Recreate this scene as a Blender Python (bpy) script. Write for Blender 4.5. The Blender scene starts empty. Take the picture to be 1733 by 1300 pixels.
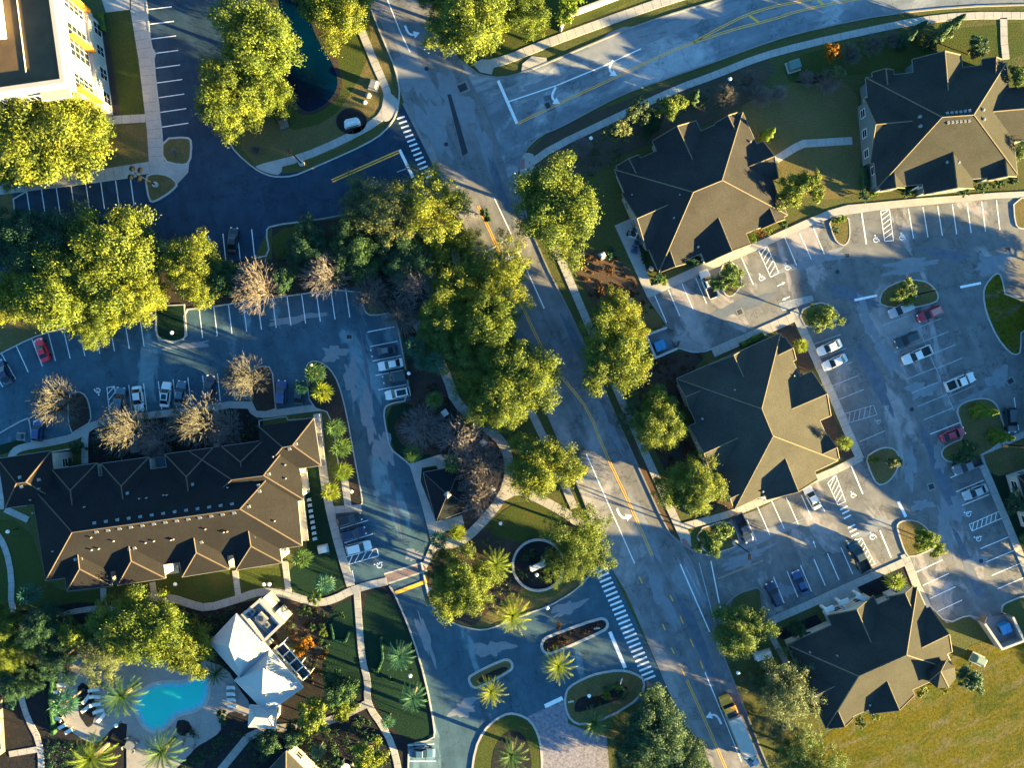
import bpy, bmesh, math, random
import numpy as np
from mathutils import Vector, Matrix

# ------------------------------------------------------------------ frame
SC = bpy.context.scene
COL = SC.collection
S = 9.02            # photo pixels per metre on the ground
H = 128.0           # flying height of the drone
CX, CY = 866.5, 650.0

def W(x, y, h=0.0):
    """ground-plan point of something seen at (x, y) in the plan survey, h metres up"""
    k = (1.0 - h / H) / S
    return Vector(((x - CX) * k, -(y - CY) * k, h))

def M(px):           # plan pixels -> metres
    return px / S

def lerp(a, b, t):
    return tuple(a[i] + (b[i] - a[i]) * t for i in range(len(a)))

# ------------------------------------------------------------------ materials
MATS = {}
def new_mat(name):
    m = bpy.data.materials.new(name)
    m.use_nodes = True
    nt = m.node_tree
    bs = nt.nodes.get('Principled BSDF')
    MATS[name] = m
    return m, nt, bs

def N(nt, typ, **kw):
    n = nt.nodes.new(typ)
    for k, v in kw.items():
        setattr(n, k, v)
    return n

def ramp(nt, stops):
    r = nt.nodes.new('ShaderNodeValToRGB')
    el = r.color_ramp.elements
    while len(el) < len(stops):
        el.new(0.5)
    for e, (p, c) in zip(el, stops):
        e.position = p
        e.color = (*c, 1) if len(c) == 3 else c
    return r

def pos(nt, scale=1.0, rot=0.0, stretch=(1, 1, 1)):
    g = N(nt, 'ShaderNodeNewGeometry')
    mp = N(nt, 'ShaderNodeMapping', vector_type='TEXTURE')
    mp.inputs['Scale'].default_value = (1 / (scale * stretch[0]), 1 / (scale * stretch[1]), 1 / (scale * stretch[2]))
    mp.inputs['Rotation'].default_value = (0, 0, rot)
    nt.links.new(g.outputs['Position'], mp.inputs['Vector'])
    return mp.outputs['Vector']

def noise(nt, vec, scale, detail=4.0, rough=0.55, dist=0.0):
    n = N(nt, 'ShaderNodeTexNoise')
    n.inputs['Scale'].default_value = scale
    n.inputs['Detail'].default_value = detail
    n.inputs['Roughness'].default_value = rough
    n.inputs['Distortion'].default_value = dist
    nt.links.new(vec, n.inputs['Vector'])
    return n.outputs['Fac']

def mixc(nt, fac, a, b, mode='MIX'):
    m = N(nt, 'ShaderNodeMix', data_type='RGBA', blend_type=mode)
    for sock, v in ((m.inputs[0], fac), (m.inputs[6], a), (m.inputs[7], b)):
        if hasattr(v, 'is_output') or hasattr(v, 'links'):
            nt.links.new(v, sock)
        elif isinstance(v, (int, float)):
            sock.default_value = v
        else:
            sock.default_value = (*v, 1)
    return m.outputs[2]

def bump(nt, bs, h, strength=0.3, dist=0.05):
    b = N(nt, 'ShaderNodeBump')
    b.inputs['Strength'].default_value = strength
    b.inputs['Distance'].default_value = dist
    nt.links.new(h, b.inputs['Height'])
    nt.links.new(b.outputs['Normal'], bs.inputs['Normal'])

def mat_plain(name, col, rough=0.6, metal=0.0, var=0.12, scale=1.5, coat=0.0):
    m, nt, bs = new_mat(name)
    v = pos(nt)
    f = noise(nt, v, scale, 5)
    lo = tuple(c * (1 - var) for c in col); hi = tuple(min(1, c * (1 + var)) for c in col)
    r = ramp(nt, [(0.3, lo), (0.7, hi)])
    nt.links.new(f, r.inputs[0])
    nt.links.new(r.outputs[0], bs.inputs['Base Color'])
    bs.inputs['Roughness'].default_value = rough
    bs.inputs['Metallic'].default_value = metal
    if coat:
        bs.inputs['Coat Weight'].default_value = coat
        bs.inputs['Coat Roughness'].default_value = 0.08
    return m

def mat_asphalt(name, dark, mid, pale, lo=0.5, hi=0.62, rot=0.0, streak=1.0, pscale=0.045, streakamt=0.35):
    m, nt, bs = new_mat(name)
    v = pos(nt)
    vs = pos(nt, 1.0, rot, (1.0, 0.09, 1.0))
    vb = pos(nt, 1.0, rot, (1.0, 0.38, 1.0))
    big = noise(nt, vb, pscale * 1.5, 6, 0.62, 0.6)
    r1 = ramp(nt, [(lo, (0, 0, 0)), (hi, (1, 1, 1))])
    nt.links.new(big, r1.inputs[0])
    st = noise(nt, vs, 0.55 * streak, 4, 0.6)
    r2 = ramp(nt, [(0.35, (0, 0, 0)), (0.7, (1, 1, 1))])
    nt.links.new(st, r2.inputs[0])
    c = mixc(nt, r2.outputs[0], dark, mid)
    md = noise(nt, v, 0.35, 6, 0.65)
    r3 = ramp(nt, [(0.38, (0.80, 0.80, 0.80)), (0.66, (1.14, 1.14, 1.14))])
    nt.links.new(md, r3.inputs[0])
    c2 = mixc(nt, r1.outputs[0], c, pale)
    # narrow tyre polishing along the drive direction
    c3 = mixc(nt, 1.0, c2, r3.outputs[0], 'MULTIPLY')
    fine = noise(nt, v, 9.0, 2)
    r4 = ramp(nt, [(0.3, (0.88, 0.88, 0.88)), (0.7, (1.1, 1.1, 1.1))])
    nt.links.new(fine, r4.inputs[0])
    c4 = mixc(nt, 1.0, c3, r4.outputs[0], 'MULTIPLY')
    # fine meandering cracks
    vo = N(nt, 'ShaderNodeTexVoronoi', feature='DISTANCE_TO_EDGE')
    vo.inputs['Scale'].default_value = 0.11
    nz = N(nt, 'ShaderNodeTexNoise')
    nz.inputs['Scale'].default_value = 0.5
    nt.links.new(v, nz.inputs['Vector'])
    va = N(nt, 'ShaderNodeVectorMath', operation='MULTIPLY_ADD')
    nt.links.new(nz.outputs['Color'], va.inputs[0])
    va.inputs[1].default_value = (5, 5, 5)
    nt.links.new(v, va.inputs[2])
    nt.links.new(va.outputs[0], vo.inputs['Vector'])
    r5 = ramp(nt, [(0.004, (0.68, 0.68, 0.68)), (0.016, (1, 1, 1))])
    nt.links.new(vo.outputs['Distance'], r5.inputs[0])
    c5 = mixc(nt, 1.0, c4, r5.outputs[0], 'MULTIPLY')
    nt.links.new(c5, bs.inputs['Base Color'])
    bs.inputs['Roughness'].default_value = 0.85
    bs.inputs['Specular IOR Level'].default_value = 0.25
    bump(nt, bs, fine, 0.15, 0.02)
    return m

def mat_ground(name, c1, c2, c3, s1=0.06, s2=0.9, bare=(0.5, 0.7)):
    m, nt, bs = new_mat(name)
    v = pos(nt)
    a = noise(nt, v, s1, 6, 0.65, 0.8)
    r = ramp(nt, [(0.32, c1), (0.66, c2)])
    nt.links.new(a, r.inputs[0])
    b = noise(nt, v, s1 * 3.3 + 0.05, 6, 0.7, 0.5)
    rb = ramp(nt, [(bare[0], (0, 0, 0)), (bare[1], (1, 1, 1))])
    nt.links.new(b, rb.inputs[0])
    c = mixc(nt, rb.outputs[0], r.outputs[0], c3)
    f = noise(nt, v, s2 * 3, 5, 0.75)
    rf = ramp(nt, [(0.3, (0.6, 0.6, 0.6)), (0.72, (1.35, 1.35, 1.35))])
    nt.links.new(f, rf.inputs[0])
    c2_ = mixc(nt, 1.0, c, rf.outputs[0], 'MULTIPLY')
    nt.links.new(c2_, bs.inputs['Base Color'])
    bs.inputs['Roughness'].default_value = 0.95
    bs.inputs['Specular IOR Level'].default_value = 0.1
    bump(nt, bs, f, 0.6, 0.12)
    return m

def mat_field(name, c1, c2, c3):
    m, nt, bs = new_mat(name)
    v = pos(nt); vs = pos(nt, 1.0, math.radians(24), (0.22, 1.0, 1.0))
    a = noise(nt, v, 0.10, 6, 0.7, 1.2)
    r = ramp(nt, [(0.38, c1), (0.50, c2), (0.62, (0.055, 0.070, 0.009))])
    nt.links.new(a, r.inputs[0])
    s = noise(nt, vs, 0.5, 6, 0.7, 0.6)
    rs = ramp(nt, [(0.50, (0, 0, 0)), (0.68, (1, 1, 1))])
    nt.links.new(s, rs.inputs[0])
    c = mixc(nt, rs.outputs[0], r.outputs[0], c3)
    f = noise(nt, v, 1.6, 6, 0.8)
    rf = ramp(nt, [(0.32, (0.45, 0.48, 0.4)), (0.5, (1, 1, 1)), (0.70, (1.5, 1.45, 1.3))])
    nt.links.new(f, rf.inputs[0])
    c2_ = mixc(nt, 1.0, c, rf.outputs[0], 'MULTIPLY')
    nt.links.new(c2_, bs.inputs['Base Color'])
    bs.inputs['Roughness'].default_value = 0.95
    bs.inputs['Specular IOR Level'].default_value = 0.05
    bump(nt, bs, f, 0.7, 0.15)
    return m

def mat_concrete(name, col, joint=1.6):
    m, nt, bs = new_mat(name)
    v = pos(nt)
    a = noise(nt, v, 0.25, 6, 0.65)
    r = ramp(nt, [(0.3, tuple(c * 0.82 for c in col)), (0.7, tuple(c * 1.08 for c in col))])
    nt.links.new(a, r.inputs[0])
    f = noise(nt, v, 2.2, 5, 0.7)
    rf = ramp(nt, [(0.35, (0.86, 0.86, 0.86)), (0.65, (1.06, 1.06, 1.06))])
    nt.links.new(f, rf.inputs[0])
    c = mixc(nt, 1.0, r.outputs[0], rf.outputs[0], 'MULTIPLY')
    nt.links.new(c, bs.inputs['Base Color'])
    bs.inputs['Roughness'].default_value = 0.85
    return m

def mat_roof(name, col, rows=5.5, var=0.16):
    m, nt, bs = new_mat(name)
    v = pos(nt)
    a = noise(nt, v, 0.22, 5, 0.6)
    r = ramp(nt, [(0.3, tuple(c * (1 - var) for c in col)), (0.7, tuple(c * (1 + var) for c in col))])
    nt.links.new(a, r.inputs[0])
    br = N(nt, 'ShaderNodeTexNoise')
    br.inputs['Scale'].default_value = 4.5
    br.inputs['Detail'].default_value = 3
    nt.links.new(v, br.inputs['Vector'])
    rf = ramp(nt, [(0.33, (0.80, 0.80, 0.80)), (0.67, (1.15, 1.15, 1.15))])
    nt.links.new(br.outputs['Fac'], rf.inputs[0])
    c = mixc(nt, 1.0, r.outputs[0], rf.outputs[0], 'MULTIPLY')
    # shingle courses follow the height of the slope
    sx = N(nt, 'ShaderNodeSeparateXYZ'); nt.links.new(v, sx.inputs[0])
    mul = N(nt, 'ShaderNodeMath', operation='MULTIPLY'); mul.inputs[1].default_value = rows
    nt.links.new(sx.outputs['Z'], mul.inputs[0])
    fr = N(nt, 'ShaderNodeMath', operation='FRACT'); nt.links.new(mul.outputs[0], fr.inputs[0])
    rr = ramp(nt, [(0.0, (0.78, 0.78, 0.78)), (0.22, (1, 1, 1))])
    nt.links.new(fr.outputs[0], rr.inputs[0])
    c2 = mixc(nt, 1.0, c, rr.outputs[0], 'MULTIPLY')
    nt.links.new(c2, bs.inputs['Base Color'])
    bs.inputs['Roughness'].default_value = 0.95
    bs.inputs['Specular IOR Level'].default_value = 0.08
    bump(nt, bs, br.outputs['Fac'], 0.3, 0.03)
    return m

def mat_leaf(name, c1, c2, c3, trans=0.25, scale=0.45):
    m, nt, bs = new_mat(name)
    tc = N(nt, 'ShaderNodeTexCoord')
    n1 = N(nt, 'ShaderNodeTexNoise'); n1.inputs['Scale'].default_value = scale; n1.inputs['Detail'].default_value = 3
    nt.links.new(tc.outputs['Object'], n1.inputs['Vector'])
    r = ramp(nt, [(0.32, c1), (0.55, c2), (0.75, c3)])
    nt.links.new(n1.outputs['Fac'], r.inputs[0])
    oi = N(nt, 'ShaderNodeObjectInfo')
    rv = ramp(nt, [(0.0, (0.78, 0.86, 0.9)), (0.5, (1, 1, 1)), (1.0, (1.22, 1.08, 0.85))])
    nt.links.new(oi.outputs['Random'], rv.inputs[0])
    c = mixc(nt, 1.0, r.outputs[0], rv.outputs[0], 'MULTIPLY')
    nt.links.new(c, bs.inputs['Base Color'])
    bs.inputs['Roughness'].default_value = 0.6
    bs.inputs['Specular IOR Level'].default_value = 0.2
    tr = N(nt, 'ShaderNodeBsdfTranslucent')
    nt.links.new(c, tr.inputs['Color'])
    mx = N(nt, 'ShaderNodeMixShader'); mx.inputs[0].default_value = trans
    nt.links.new(bs.outputs[0], mx.inputs[1]); nt.links.new(tr.outputs[0], mx.inputs[2])
    out = nt.nodes['Material Output']
    nt.links.new(mx.outputs[0], out.inputs['Surface'])
    return m

def mat_water(name, col, rough=0.05, var=0.2, sc=0.3):
    m, nt, bs = new_mat(name)
    v = pos(nt)
    f = noise(nt, v, sc, 3)
    r = ramp(nt, [(0.3, tuple(c * (1 - var) for c in col)), (0.7, tuple(c * (1 + var) for c in col))])
    nt.links.new(f, r.inputs[0]); nt.links.new(r.outputs[0], bs.inputs['Base Color'])
    bs.inputs['Roughness'].default_value = rough
    bs.inputs['IOR'].default_value = 1.33
    w = noise(nt, v, 2.5, 3)
    bump(nt, bs, w, 0.12, 0.03)
    return m

def build_materials():
    mat_asphalt('road_asphalt', (0.127, 0.134, 0.146), (0.191, 0.193, 0.205), (0.308, 0.300, 0.305), 0.50, 0.60, math.radians(24), 1.0, 0.05)
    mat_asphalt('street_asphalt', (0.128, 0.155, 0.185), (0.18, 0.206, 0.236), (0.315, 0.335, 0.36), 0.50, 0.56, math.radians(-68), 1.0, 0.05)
    mat_asphalt('lot_asphalt', (0.115, 0.125, 0.133), (0.164, 0.167, 0.170), (0.291, 0.271, 0.273), 0.555, 0.60, math.radians(24), 0.8, 0.06)
    mat_asphalt('drive_asphalt', (0.035, 0.081, 0.116), (0.052, 0.109, 0.150), (0.122, 0.209, 0.252), 0.57, 0.615, math.radians(10), 0.8, 0.06)  # blue of the shade is put into the grey asphalt's colour
    mat_asphalt('fresh_asphalt', (0.012, 0.036, 0.066), (0.017, 0.043, 0.076), (0.026, 0.055, 0.09), 0.5, 0.8, 0.2, 1.0, 0.05)  # neutral dark asphalt, with the blue of the shade in its colour
    mat_plain('tar_patch', (0.018, 0.024, 0.034), 0.8, 0, 0.25, 1.2)
    mat_plain('asphalt_worn', (0.171, 0.191, 0.218), 0.9, 0, 0.12, 0.9)
    mat_plain('asphalt_dark', (0.083, 0.108, 0.147), 0.9, 0, 0.18, 0.8)
    mat_concrete('concrete', (0.330, 0.325, 0.315))
    mat_concrete('kerb_concrete', (0.36, 0.36, 0.35))
    mat_concrete('kerb_old', (0.20, 0.205, 0.21))
    mat_concrete('pool_deck', (0.257, 0.247, 0.237))
    mat_plain('joint', (0.12, 0.12, 0.125), 0.9)
    mat_plain('tactile_pink', (0.30, 0.12, 0.13), 0.8)
    mat_plain('white_paint', (0.744, 0.768, 0.792), 0.7, 0, 0.12, 2.5)
    mat_plain('faded_paint', (0.32, 0.36, 0.40), 0.8, 0, 0.3, 2.0)
    mat_plain('yellow_paint', (0.907, 0.391, 0.035), 0.7, 0, 0.2, 2.5)
    mat_plain('faded_yellow', (0.24, 0.19, 0.14), 0.8, 0, 0.3, 2)
    mat_plain('brick_paving', (0.15, 0.115, 0.12), 0.9, 0, 0.35, 6)
    m, nt, bs = new_mat('paver')
    v = pos(nt)
    f = noise(nt, v, 1.6, 6, 0.8)
    r = ramp(nt, [(0.36, (0.07, 0.075, 0.11)), (0.55, (0.21, 0.20, 0.235)), (0.7, (0.27, 0.26, 0.28))])
    nt.links.new(f, r.inputs[0]); nt.links.new(r.outputs[0], bs.inputs['Base Color']); bs.inputs['Roughness'].default_value = 0.9
    mat_ground('grass', (0.056, 0.069, 0.024), (0.077, 0.088, 0.030), (0.095, 0.075, 0.039))
    mat_ground('lawn_dark', (0.007, 0.024, 0.014), (0.009, 0.030, 0.018), (0.009, 0.025, 0.014), 0.05, 1.2, (0.6, 0.8))  # darkened to carry the shade that does not fully fall on these lawns
    mat_ground('lawn_green', (0.035, 0.055, 0.015), (0.053, 0.069, 0.017), (0.072, 0.056, 0.020), 0.08, 1.2, (0.52, 0.7))
    mat_ground('lawn_olive', (0.087, 0.082, 0.034), (0.116, 0.100, 0.039), (0.141, 0.097, 0.052), 0.08, 1.2, (0.5, 0.7))
    mat_field('field_grass', (0.044, 0.057, 0.007), (0.086, 0.076, 0.008), (0.105, 0.096, 0.055))
    mat_ground('mulch', (0.026, 0.026, 0.026), (0.041, 0.036, 0.032), (0.061, 0.043, 0.032), 0.15, 1.4)
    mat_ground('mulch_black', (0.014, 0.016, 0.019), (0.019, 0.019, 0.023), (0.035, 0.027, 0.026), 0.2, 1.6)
    mat_ground('leaf_litter', (0.062, 0.050, 0.038), (0.091, 0.060, 0.038), (0.107, 0.055, 0.031), 0.12, 1.5)
    mat_ground('bed_brown', (0.036, 0.031, 0.029), (0.056, 0.047, 0.041), (0.087, 0.047, 0.032), 0.12, 1.4)
    mat_ground('bare_soil', (0.055, 0.05, 0.04), (0.075, 0.06, 0.045), (0.05, 0.055, 0.03), 0.1, 1.2)
    mat_roof('shingle_tan', (0.030, 0.030, 0.031))
    mat_roof('shingle_olive', (0.031, 0.033, 0.031))
    mat_roof('shingle_gold', (0.046, 0.047, 0.043))
    mat_roof('shingle_brown', (0.015, 0.015, 0.017))
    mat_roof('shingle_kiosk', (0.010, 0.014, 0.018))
    mat_plain('ridge_tan', (0.127, 0.103, 0.065), 0.9, 0, 0.15, 2)
    mat_plain('ridge_brown', (0.072, 0.055, 0.043), 0.9, 0, 0.15, 2)
    mat_plain('gutter', (0.153, 0.148, 0.138), 0.5, 0, 0.1, 1)
    mat_plain('gutter_grey', (0.13, 0.135, 0.14), 0.5, 0, 0.1, 1)
    mat_plain('wall_cream', (0.357, 0.340, 0.297), 0.85, 0, 0.08, 1)
    mat_plain('wall_teal', (0.077, 0.119, 0.133), 0.85, 0, 0.1, 1)
    mat_plain('wall_white', (0.321, 0.317, 0.294), 0.8, 0, 0.05, 0.8)
    mat_plain('wall_dark', (0.10, 0.09, 0.08), 0.85)
    mat_plain('white_trim', (0.527, 0.527, 0.510), 0.6, 0, 0.05)
    mat_plain('metal_roof_white', (0.283, 0.305, 0.315), 0.4, 0.0, 0.05, 0.7)
    mat_plain('flat_roof', (0.045, 0.042, 0.044), 0.9, 0, 0.45, 0.12)
    mat_plain('flat_roof_rust', (0.069, 0.043, 0.019), 0.9, 0, 0.3, 0.3)
    mat_plain('awning_orange', (0.720, 0.259, 0.020), 0.7, 0, 0.08)
    m, nt, bs = new_mat('glass'); bs.inputs['Base Color'].default_value = (0.012, 0.02, 0.028, 1); bs.inputs['Roughness'].default_value = 0.08
    m, nt, bs = new_mat('car_glass'); bs.inputs['Base Color'].default_value = (0.008, 0.016, 0.024, 1); bs.inputs['Roughness'].default_value = 0.06
    mat_plain('tyre', (0.012, 0.012, 0.013), 0.9)
    mat_plain('rim', (0.35, 0.35, 0.36), 0.35, 0.8)
    mat_plain('head_lamp', (0.7, 0.7, 0.7), 0.2)
    mat_plain('tail_lamp', (0.35, 0.012, 0.01), 0.3)
    mat_plain('black_trim', (0.015, 0.016, 0.018), 0.6)
    for k, c in dict(white=(0.66, 0.67, 0.67), silver=(0.34, 0.36, 0.38), grey=(0.11, 0.13, 0.15), red=(0.80, 0.006, 0.03),
                     dark_red=(0.34, 0.012, 0.035), black=(0.007, 0.009, 0.014), navy=(0.008, 0.018, 0.055), blue=(0.010, 0.045, 0.16),
                     steel=(0.05, 0.11, 0.17), teal=(0.012, 0.035, 0.045), yellow=(0.95, 0.34, 0.008), pink=(0.42, 0.19, 0.17)).items():
        mat_plain('paint_' + k, c, 0.32, 0.0, 0.03, 0.5, 0.6)
    mat_plain('dumpster_blue', (0.02, 0.20, 0.42), 0.5)
    mat_plain('masonry', (0.24, 0.23, 0.22), 0.9)
    mat_plain('galv', (0.210, 0.220, 0.225), 0.45, 0.3)
    mat_plain('utility_green', (0.06, 0.14, 0.13), 0.6)
    MATS_POLE = mat_plain('pole_dark', (0.008, 0.010, 0.011), 0.5)
    MATS_POLE.node_tree.nodes['Principled BSDF'].inputs['Specular IOR Level'].default_value = 0.05
    mat_plain('stone_white', (0.60, 0.61, 0.60), 0.8)
    mat_plain('bark', (0.065, 0.052, 0.042), 0.95, 0, 0.3, 3)
    mat_plain('bark_pale', (0.100, 0.083, 0.060), 0.95, 0, 0.25, 3)
    mat_plain('twig_tan', (0.091, 0.092, 0.083), 0.95, 0, 0.2, 1)
    mat_plain('twig_grey', (0.157, 0.145, 0.147), 0.95, 0, 0.2, 1)
    mat_plain('twig_pink', (0.137, 0.122, 0.117), 0.95, 0, 0.2, 1)
    mat_leaf('leaf_oak', (0.049, 0.100, 0.031), (0.091, 0.149, 0.035), (0.138, 0.183, 0.031))
    mat_leaf('leaf_yellow', (0.069, 0.112, 0.026), (0.129, 0.172, 0.024), (0.178, 0.206, 0.024))
    mat_leaf('leaf_dusty', (0.062, 0.097, 0.054), (0.101, 0.138, 0.063), (0.150, 0.175, 0.068))
    mat_leaf('leaf_dark', (0.020, 0.059, 0.036), (0.033, 0.083, 0.040), (0.054, 0.106, 0.036))
    mat_leaf('leaf_green', (0.021, 0.060, 0.028), (0.035, 0.083, 0.031), (0.058, 0.111, 0.031))
    mat_leaf('leaf_bright', (0.069, 0.138, 0.018), (0.111, 0.175, 0.018), (0.152, 0.193, 0.018))
    mat_leaf('leaf_orange', (0.234, 0.099, 0.011), (0.360, 0.144, 0.009), (0.405, 0.180, 0.018))
    mat_leaf('leaf_teal', (0.02, 0.08, 0.06), (0.035, 0.11, 0.08), (0.06, 0.14, 0.09))
    mat_leaf('leaf_rust', (0.055, 0.028, 0.011), (0.088, 0.041, 0.012), (0.055, 0.050, 0.017))
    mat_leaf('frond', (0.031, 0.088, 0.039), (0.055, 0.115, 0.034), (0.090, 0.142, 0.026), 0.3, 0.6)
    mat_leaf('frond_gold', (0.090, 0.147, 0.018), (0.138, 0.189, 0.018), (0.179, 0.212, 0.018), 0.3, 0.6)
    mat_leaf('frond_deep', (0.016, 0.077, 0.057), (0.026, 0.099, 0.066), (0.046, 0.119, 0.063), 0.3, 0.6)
    mat_leaf('hedge_dark', (0.014, 0.067, 0.035), (0.024, 0.086, 0.044), (0.035, 0.103, 0.044))
    mat_water('pool_water', (0.02, 0.53, 0.47), 0.06, 0.06, 0.15)
    mat_water('pond_water', (0.0, 0.010, 0.028), 0.05, 0.4, 0.1)
    MATS['pond_water'].node_tree.nodes['Principled BSDF'].inputs['Specular IOR Level'].default_value = 0.15
    mat_plain('pool_tile', (0.10, 0.40, 0.52), 0.4)
    mat_plain('sling', (0.55, 0.57, 0.56), 0.8)
    mat_plain('lamp_globe', (0.85, 0.86, 0.84), 0.3)
    mat_plain('brick_red', (0.16, 0.055, 0.035), 0.9)

# ------------------------------------------------------------------ mesh helpers
class MB:
    def __init__(self):
        self.v = []; self.f = []
    def add(self, vs, fs):
        o = len(self.v)
        self.v += [tuple(x) for x in vs]
        self.f += [tuple(i + o for i in f) for f in fs]
    def quad(self, a, b, c, d): self.add([a, b, c, d], [(0, 1, 2, 3)])
    def tri(self, a, b, c): self.add([a, b, c], [(0, 1, 2)])
    def box(self, c, size, rz=0.0, tilt=0.0):
        hx, hy, hz = size[0] / 2, size[1] / 2, size[2] / 2
        m = Matrix.Rotation(rz, 3, 'Z') @ Matrix.Rotation(tilt, 3, 'Y')
        vs = [Vector(c) + m @ Vector((sx * hx, sy * hy, sz * hz)) for sz in (-1, 1) for sx, sy in ((-1, -1), (1, -1), (1, 1), (-1, 1))]
        self.add(vs, [(3, 2, 1, 0), (4, 5, 6, 7), (0, 1, 5, 4), (1, 2, 6, 5), (2, 3, 7, 6), (3, 0, 4, 7)])
    def tube(self, pts, radii, n=6, cap=True):
        rings = []
        for i, p in enumerate(pts):
            p = Vector(p)
            d = (Vector(pts[min(i + 1, len(pts) - 1)]) - Vector(pts[max(i - 1, 0)])).normalized()
            u = d.cross(Vector((0.0, 0.0, 1.0)))
            if u.length < 1e-4: u = Vector((1, 0, 0))
            u.normalize(); w = u.cross(d)
            r = radii[i] if isinstance(radii, (list, tuple)) else radii
            rings.append([p + (u * math.cos(2 * math.pi * k / n) + w * math.sin(2 * math.pi * k / n)) * r for k in range(n)])
        vs = [q for r in rings for q in r]
        fs = [(i * n + k, i * n + (k + 1) % n, (i + 1) * n + (k + 1) % n, (i + 1) * n + k) for i in range(len(pts) - 1) for k in range(n)]
        if cap:
            fs.append(tuple(range(n - 1, -1, -1))); fs.append(tuple((len(pts) - 1) * n + k for k in range(n)))
        self.add(vs, fs)
    def prism(self, pts, z0, z1, bottom=False):
        n = len(pts)
        a = sum(pts[i][0] * pts[(i + 1) % n][1] - pts[(i + 1) % n][0] * pts[i][1] for i in range(n))
        if a < 0: pts = pts[::-1]
        vs = [(p[0], p[1], z0) for p in pts] + [(p[0], p[1], z1) for p in pts]
        fs = [tuple(range(n, 2 * n))] + [(i, (i + 1) % n, n + (i + 1) % n, n + i) for i in range(n)]
        if bottom: fs.append(tuple(range(n - 1, -1, -1)))
        self.add(vs, fs)
    def lathe(self, prof, c=(0, 0, 0), n=12):
        vs = [(c[0] + r * math.cos(2 * math.pi * k / n), c[1] + r * math.sin(2 * math.pi * k / n), c[2] + z) for r, z in prof for k in range(n)]
        fs = [(i * n + k, i * n + (k + 1) % n, (i + 1) * n + (k + 1) % n, (i + 1) * n + k) for i in range(len(prof) - 1) for k in range(n)]
        fs.append(tuple((len(prof) - 1) * n + k for k in range(n)))
        self.add(vs, fs)
    def mesh(self, name, mat, smooth=False):
        me = bpy.data.meshes.new(name)
        me.from_pydata(self.v, [], self.f)
        me.materials.append(MATS[mat])
        if smooth:
            me.polygons.foreach_set('use_smooth', [True] * len(me.polygons))
        me.update()
        return me
    def build(self, name, mat, parent=None, smooth=False):
        o = bpy.data.objects.new(name, self.mesh(name, mat, smooth))
        COL.objects.link(o)
        if parent: o.parent = parent
        return o

def offset_poly(pts, d):
    """inset (d>0) a counter-clockwise or clockwise polygon of 2-D points"""
    n = len(pts)
    a = sum(pts[i][0] * pts[(i + 1) % n][1] - pts[(i + 1) % n][0] * pts[i][1] for i in range(n))
    s = 1 if a > 0 else -1
    out = []
    for i in range(n):
        p0, p1, p2 = Vector(pts[i - 1][:2]), Vector(pts[i][:2]), Vector(pts[(i + 1) % n][:2])
        e1 = (p1 - p0).normalized(); e2 = (p2 - p1).normalized()
        n1 = Vector((-e1.y, e1.x)) * s; n2 = Vector((-e2.y, e2.x)) * s
        b = n1 + n2
        if b.length < 1e-5: b = n1
        b.normalize()
        k = d / max(0.35, b.dot(n1))
        out.append((p1.x + b.x * k, p1.y + b.y * k))
    return out

def sweep(mb, pts, w, z0, z1, closed=False):
    """rectangular bar of width w along a 2-D polyline"""
    n = len(pts)
    L, R = [], []
    for i in range(n):
        p = Vector(pts[i][:2])
        a = Vector(pts[(i - 1) % n][:2]) if (closed or i > 0) else None
        b = Vector(pts[(i + 1) % n][:2]) if (closed or i < n - 1) else None
        d1 = (p - a).normalized() if a is not None and (p - a).length > 1e-6 else None
        d2 = (b - p).normalized() if b is not None and (b - p).length > 1e-6 else None
        if d1 is None: d1 = d2
        if d2 is None: d2 = d1
        n1 = Vector((-d1.y, d1.x)); n2 = Vector((-d2.y, d2.x))
        m = n1 + n2
        if m.length < 1e-4: m = n1
        m.normalize()
        k = (w / 2) / max(0.5, m.dot(n1))
        L.append(p + m * k); R.append(p - m * k)
    m = n if closed else n - 1
    vs = [(q.x, q.y, z) for z in (z0, z1) for q in L + R]
    fs = []
    for i in range(m):
        j = (i + 1) % n
        l0, l1, r0, r1 = i, j, n + i, n + j
        t = 2 * n
        fs += [(t + r0, t + r1, t + l1, t + l0), (l0, t + l0, t + l1, l1), (r1, t + r1, t + r0, r0)]
    if not closed:
        t = 2 * n
        fs += [(0, n, t + n, t), (n - 1, t + n - 1, t + 2 * n - 1, 2 * n - 1)]
    mb.add(vs, fs)

def chaikin(pts, it=1, closed=True):
    for _ in range(it):
        out = []
        n = len(pts)
        rng = range(n) if closed else range(n - 1)
        if not closed: out.append(pts[0])
        for i in rng:
            a, b = pts[i], pts[(i + 1) % n]
            out.append((a[0] * .75 + b[0] * .25, a[1] * .75 + b[1] * .25))
            out.append((a[0] * .25 + b[0] * .75, a[1] * .25 + b[1] * .75))
        if not closed: out.append(pts[-1])
        pts = out
    return pts

def PW(pts): return [W(*p)[:2] for p in pts]

def tag(o, label=None, cat=None, group=None, kind=None):
    if label: o['label'] = label
    if cat: o['category'] = cat
    if group: o['group'] = group
    if kind: o['kind'] = kind
    return o

def empty(name, loc, label, cat, group=None, rz=0.0):
    o = bpy.data.objects.new(name, None)
    o.empty_display_size = 0.5
    o.location = loc; o.rotation_euler = (0, 0, rz)
    COL.objects.link(o)
    return tag(o, label, cat, group)

def struct(o): return tag(o, kind='structure')

def sheet(name, pts, z, mat, smooth=0, thick=0.0):
    p = PW(chaikin(pts, smooth) if smooth else pts)
    mb = MB()
    mb.prism(p, z - max(thick, 0.003), z)
    return struct(mb.build(name, mat))

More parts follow.
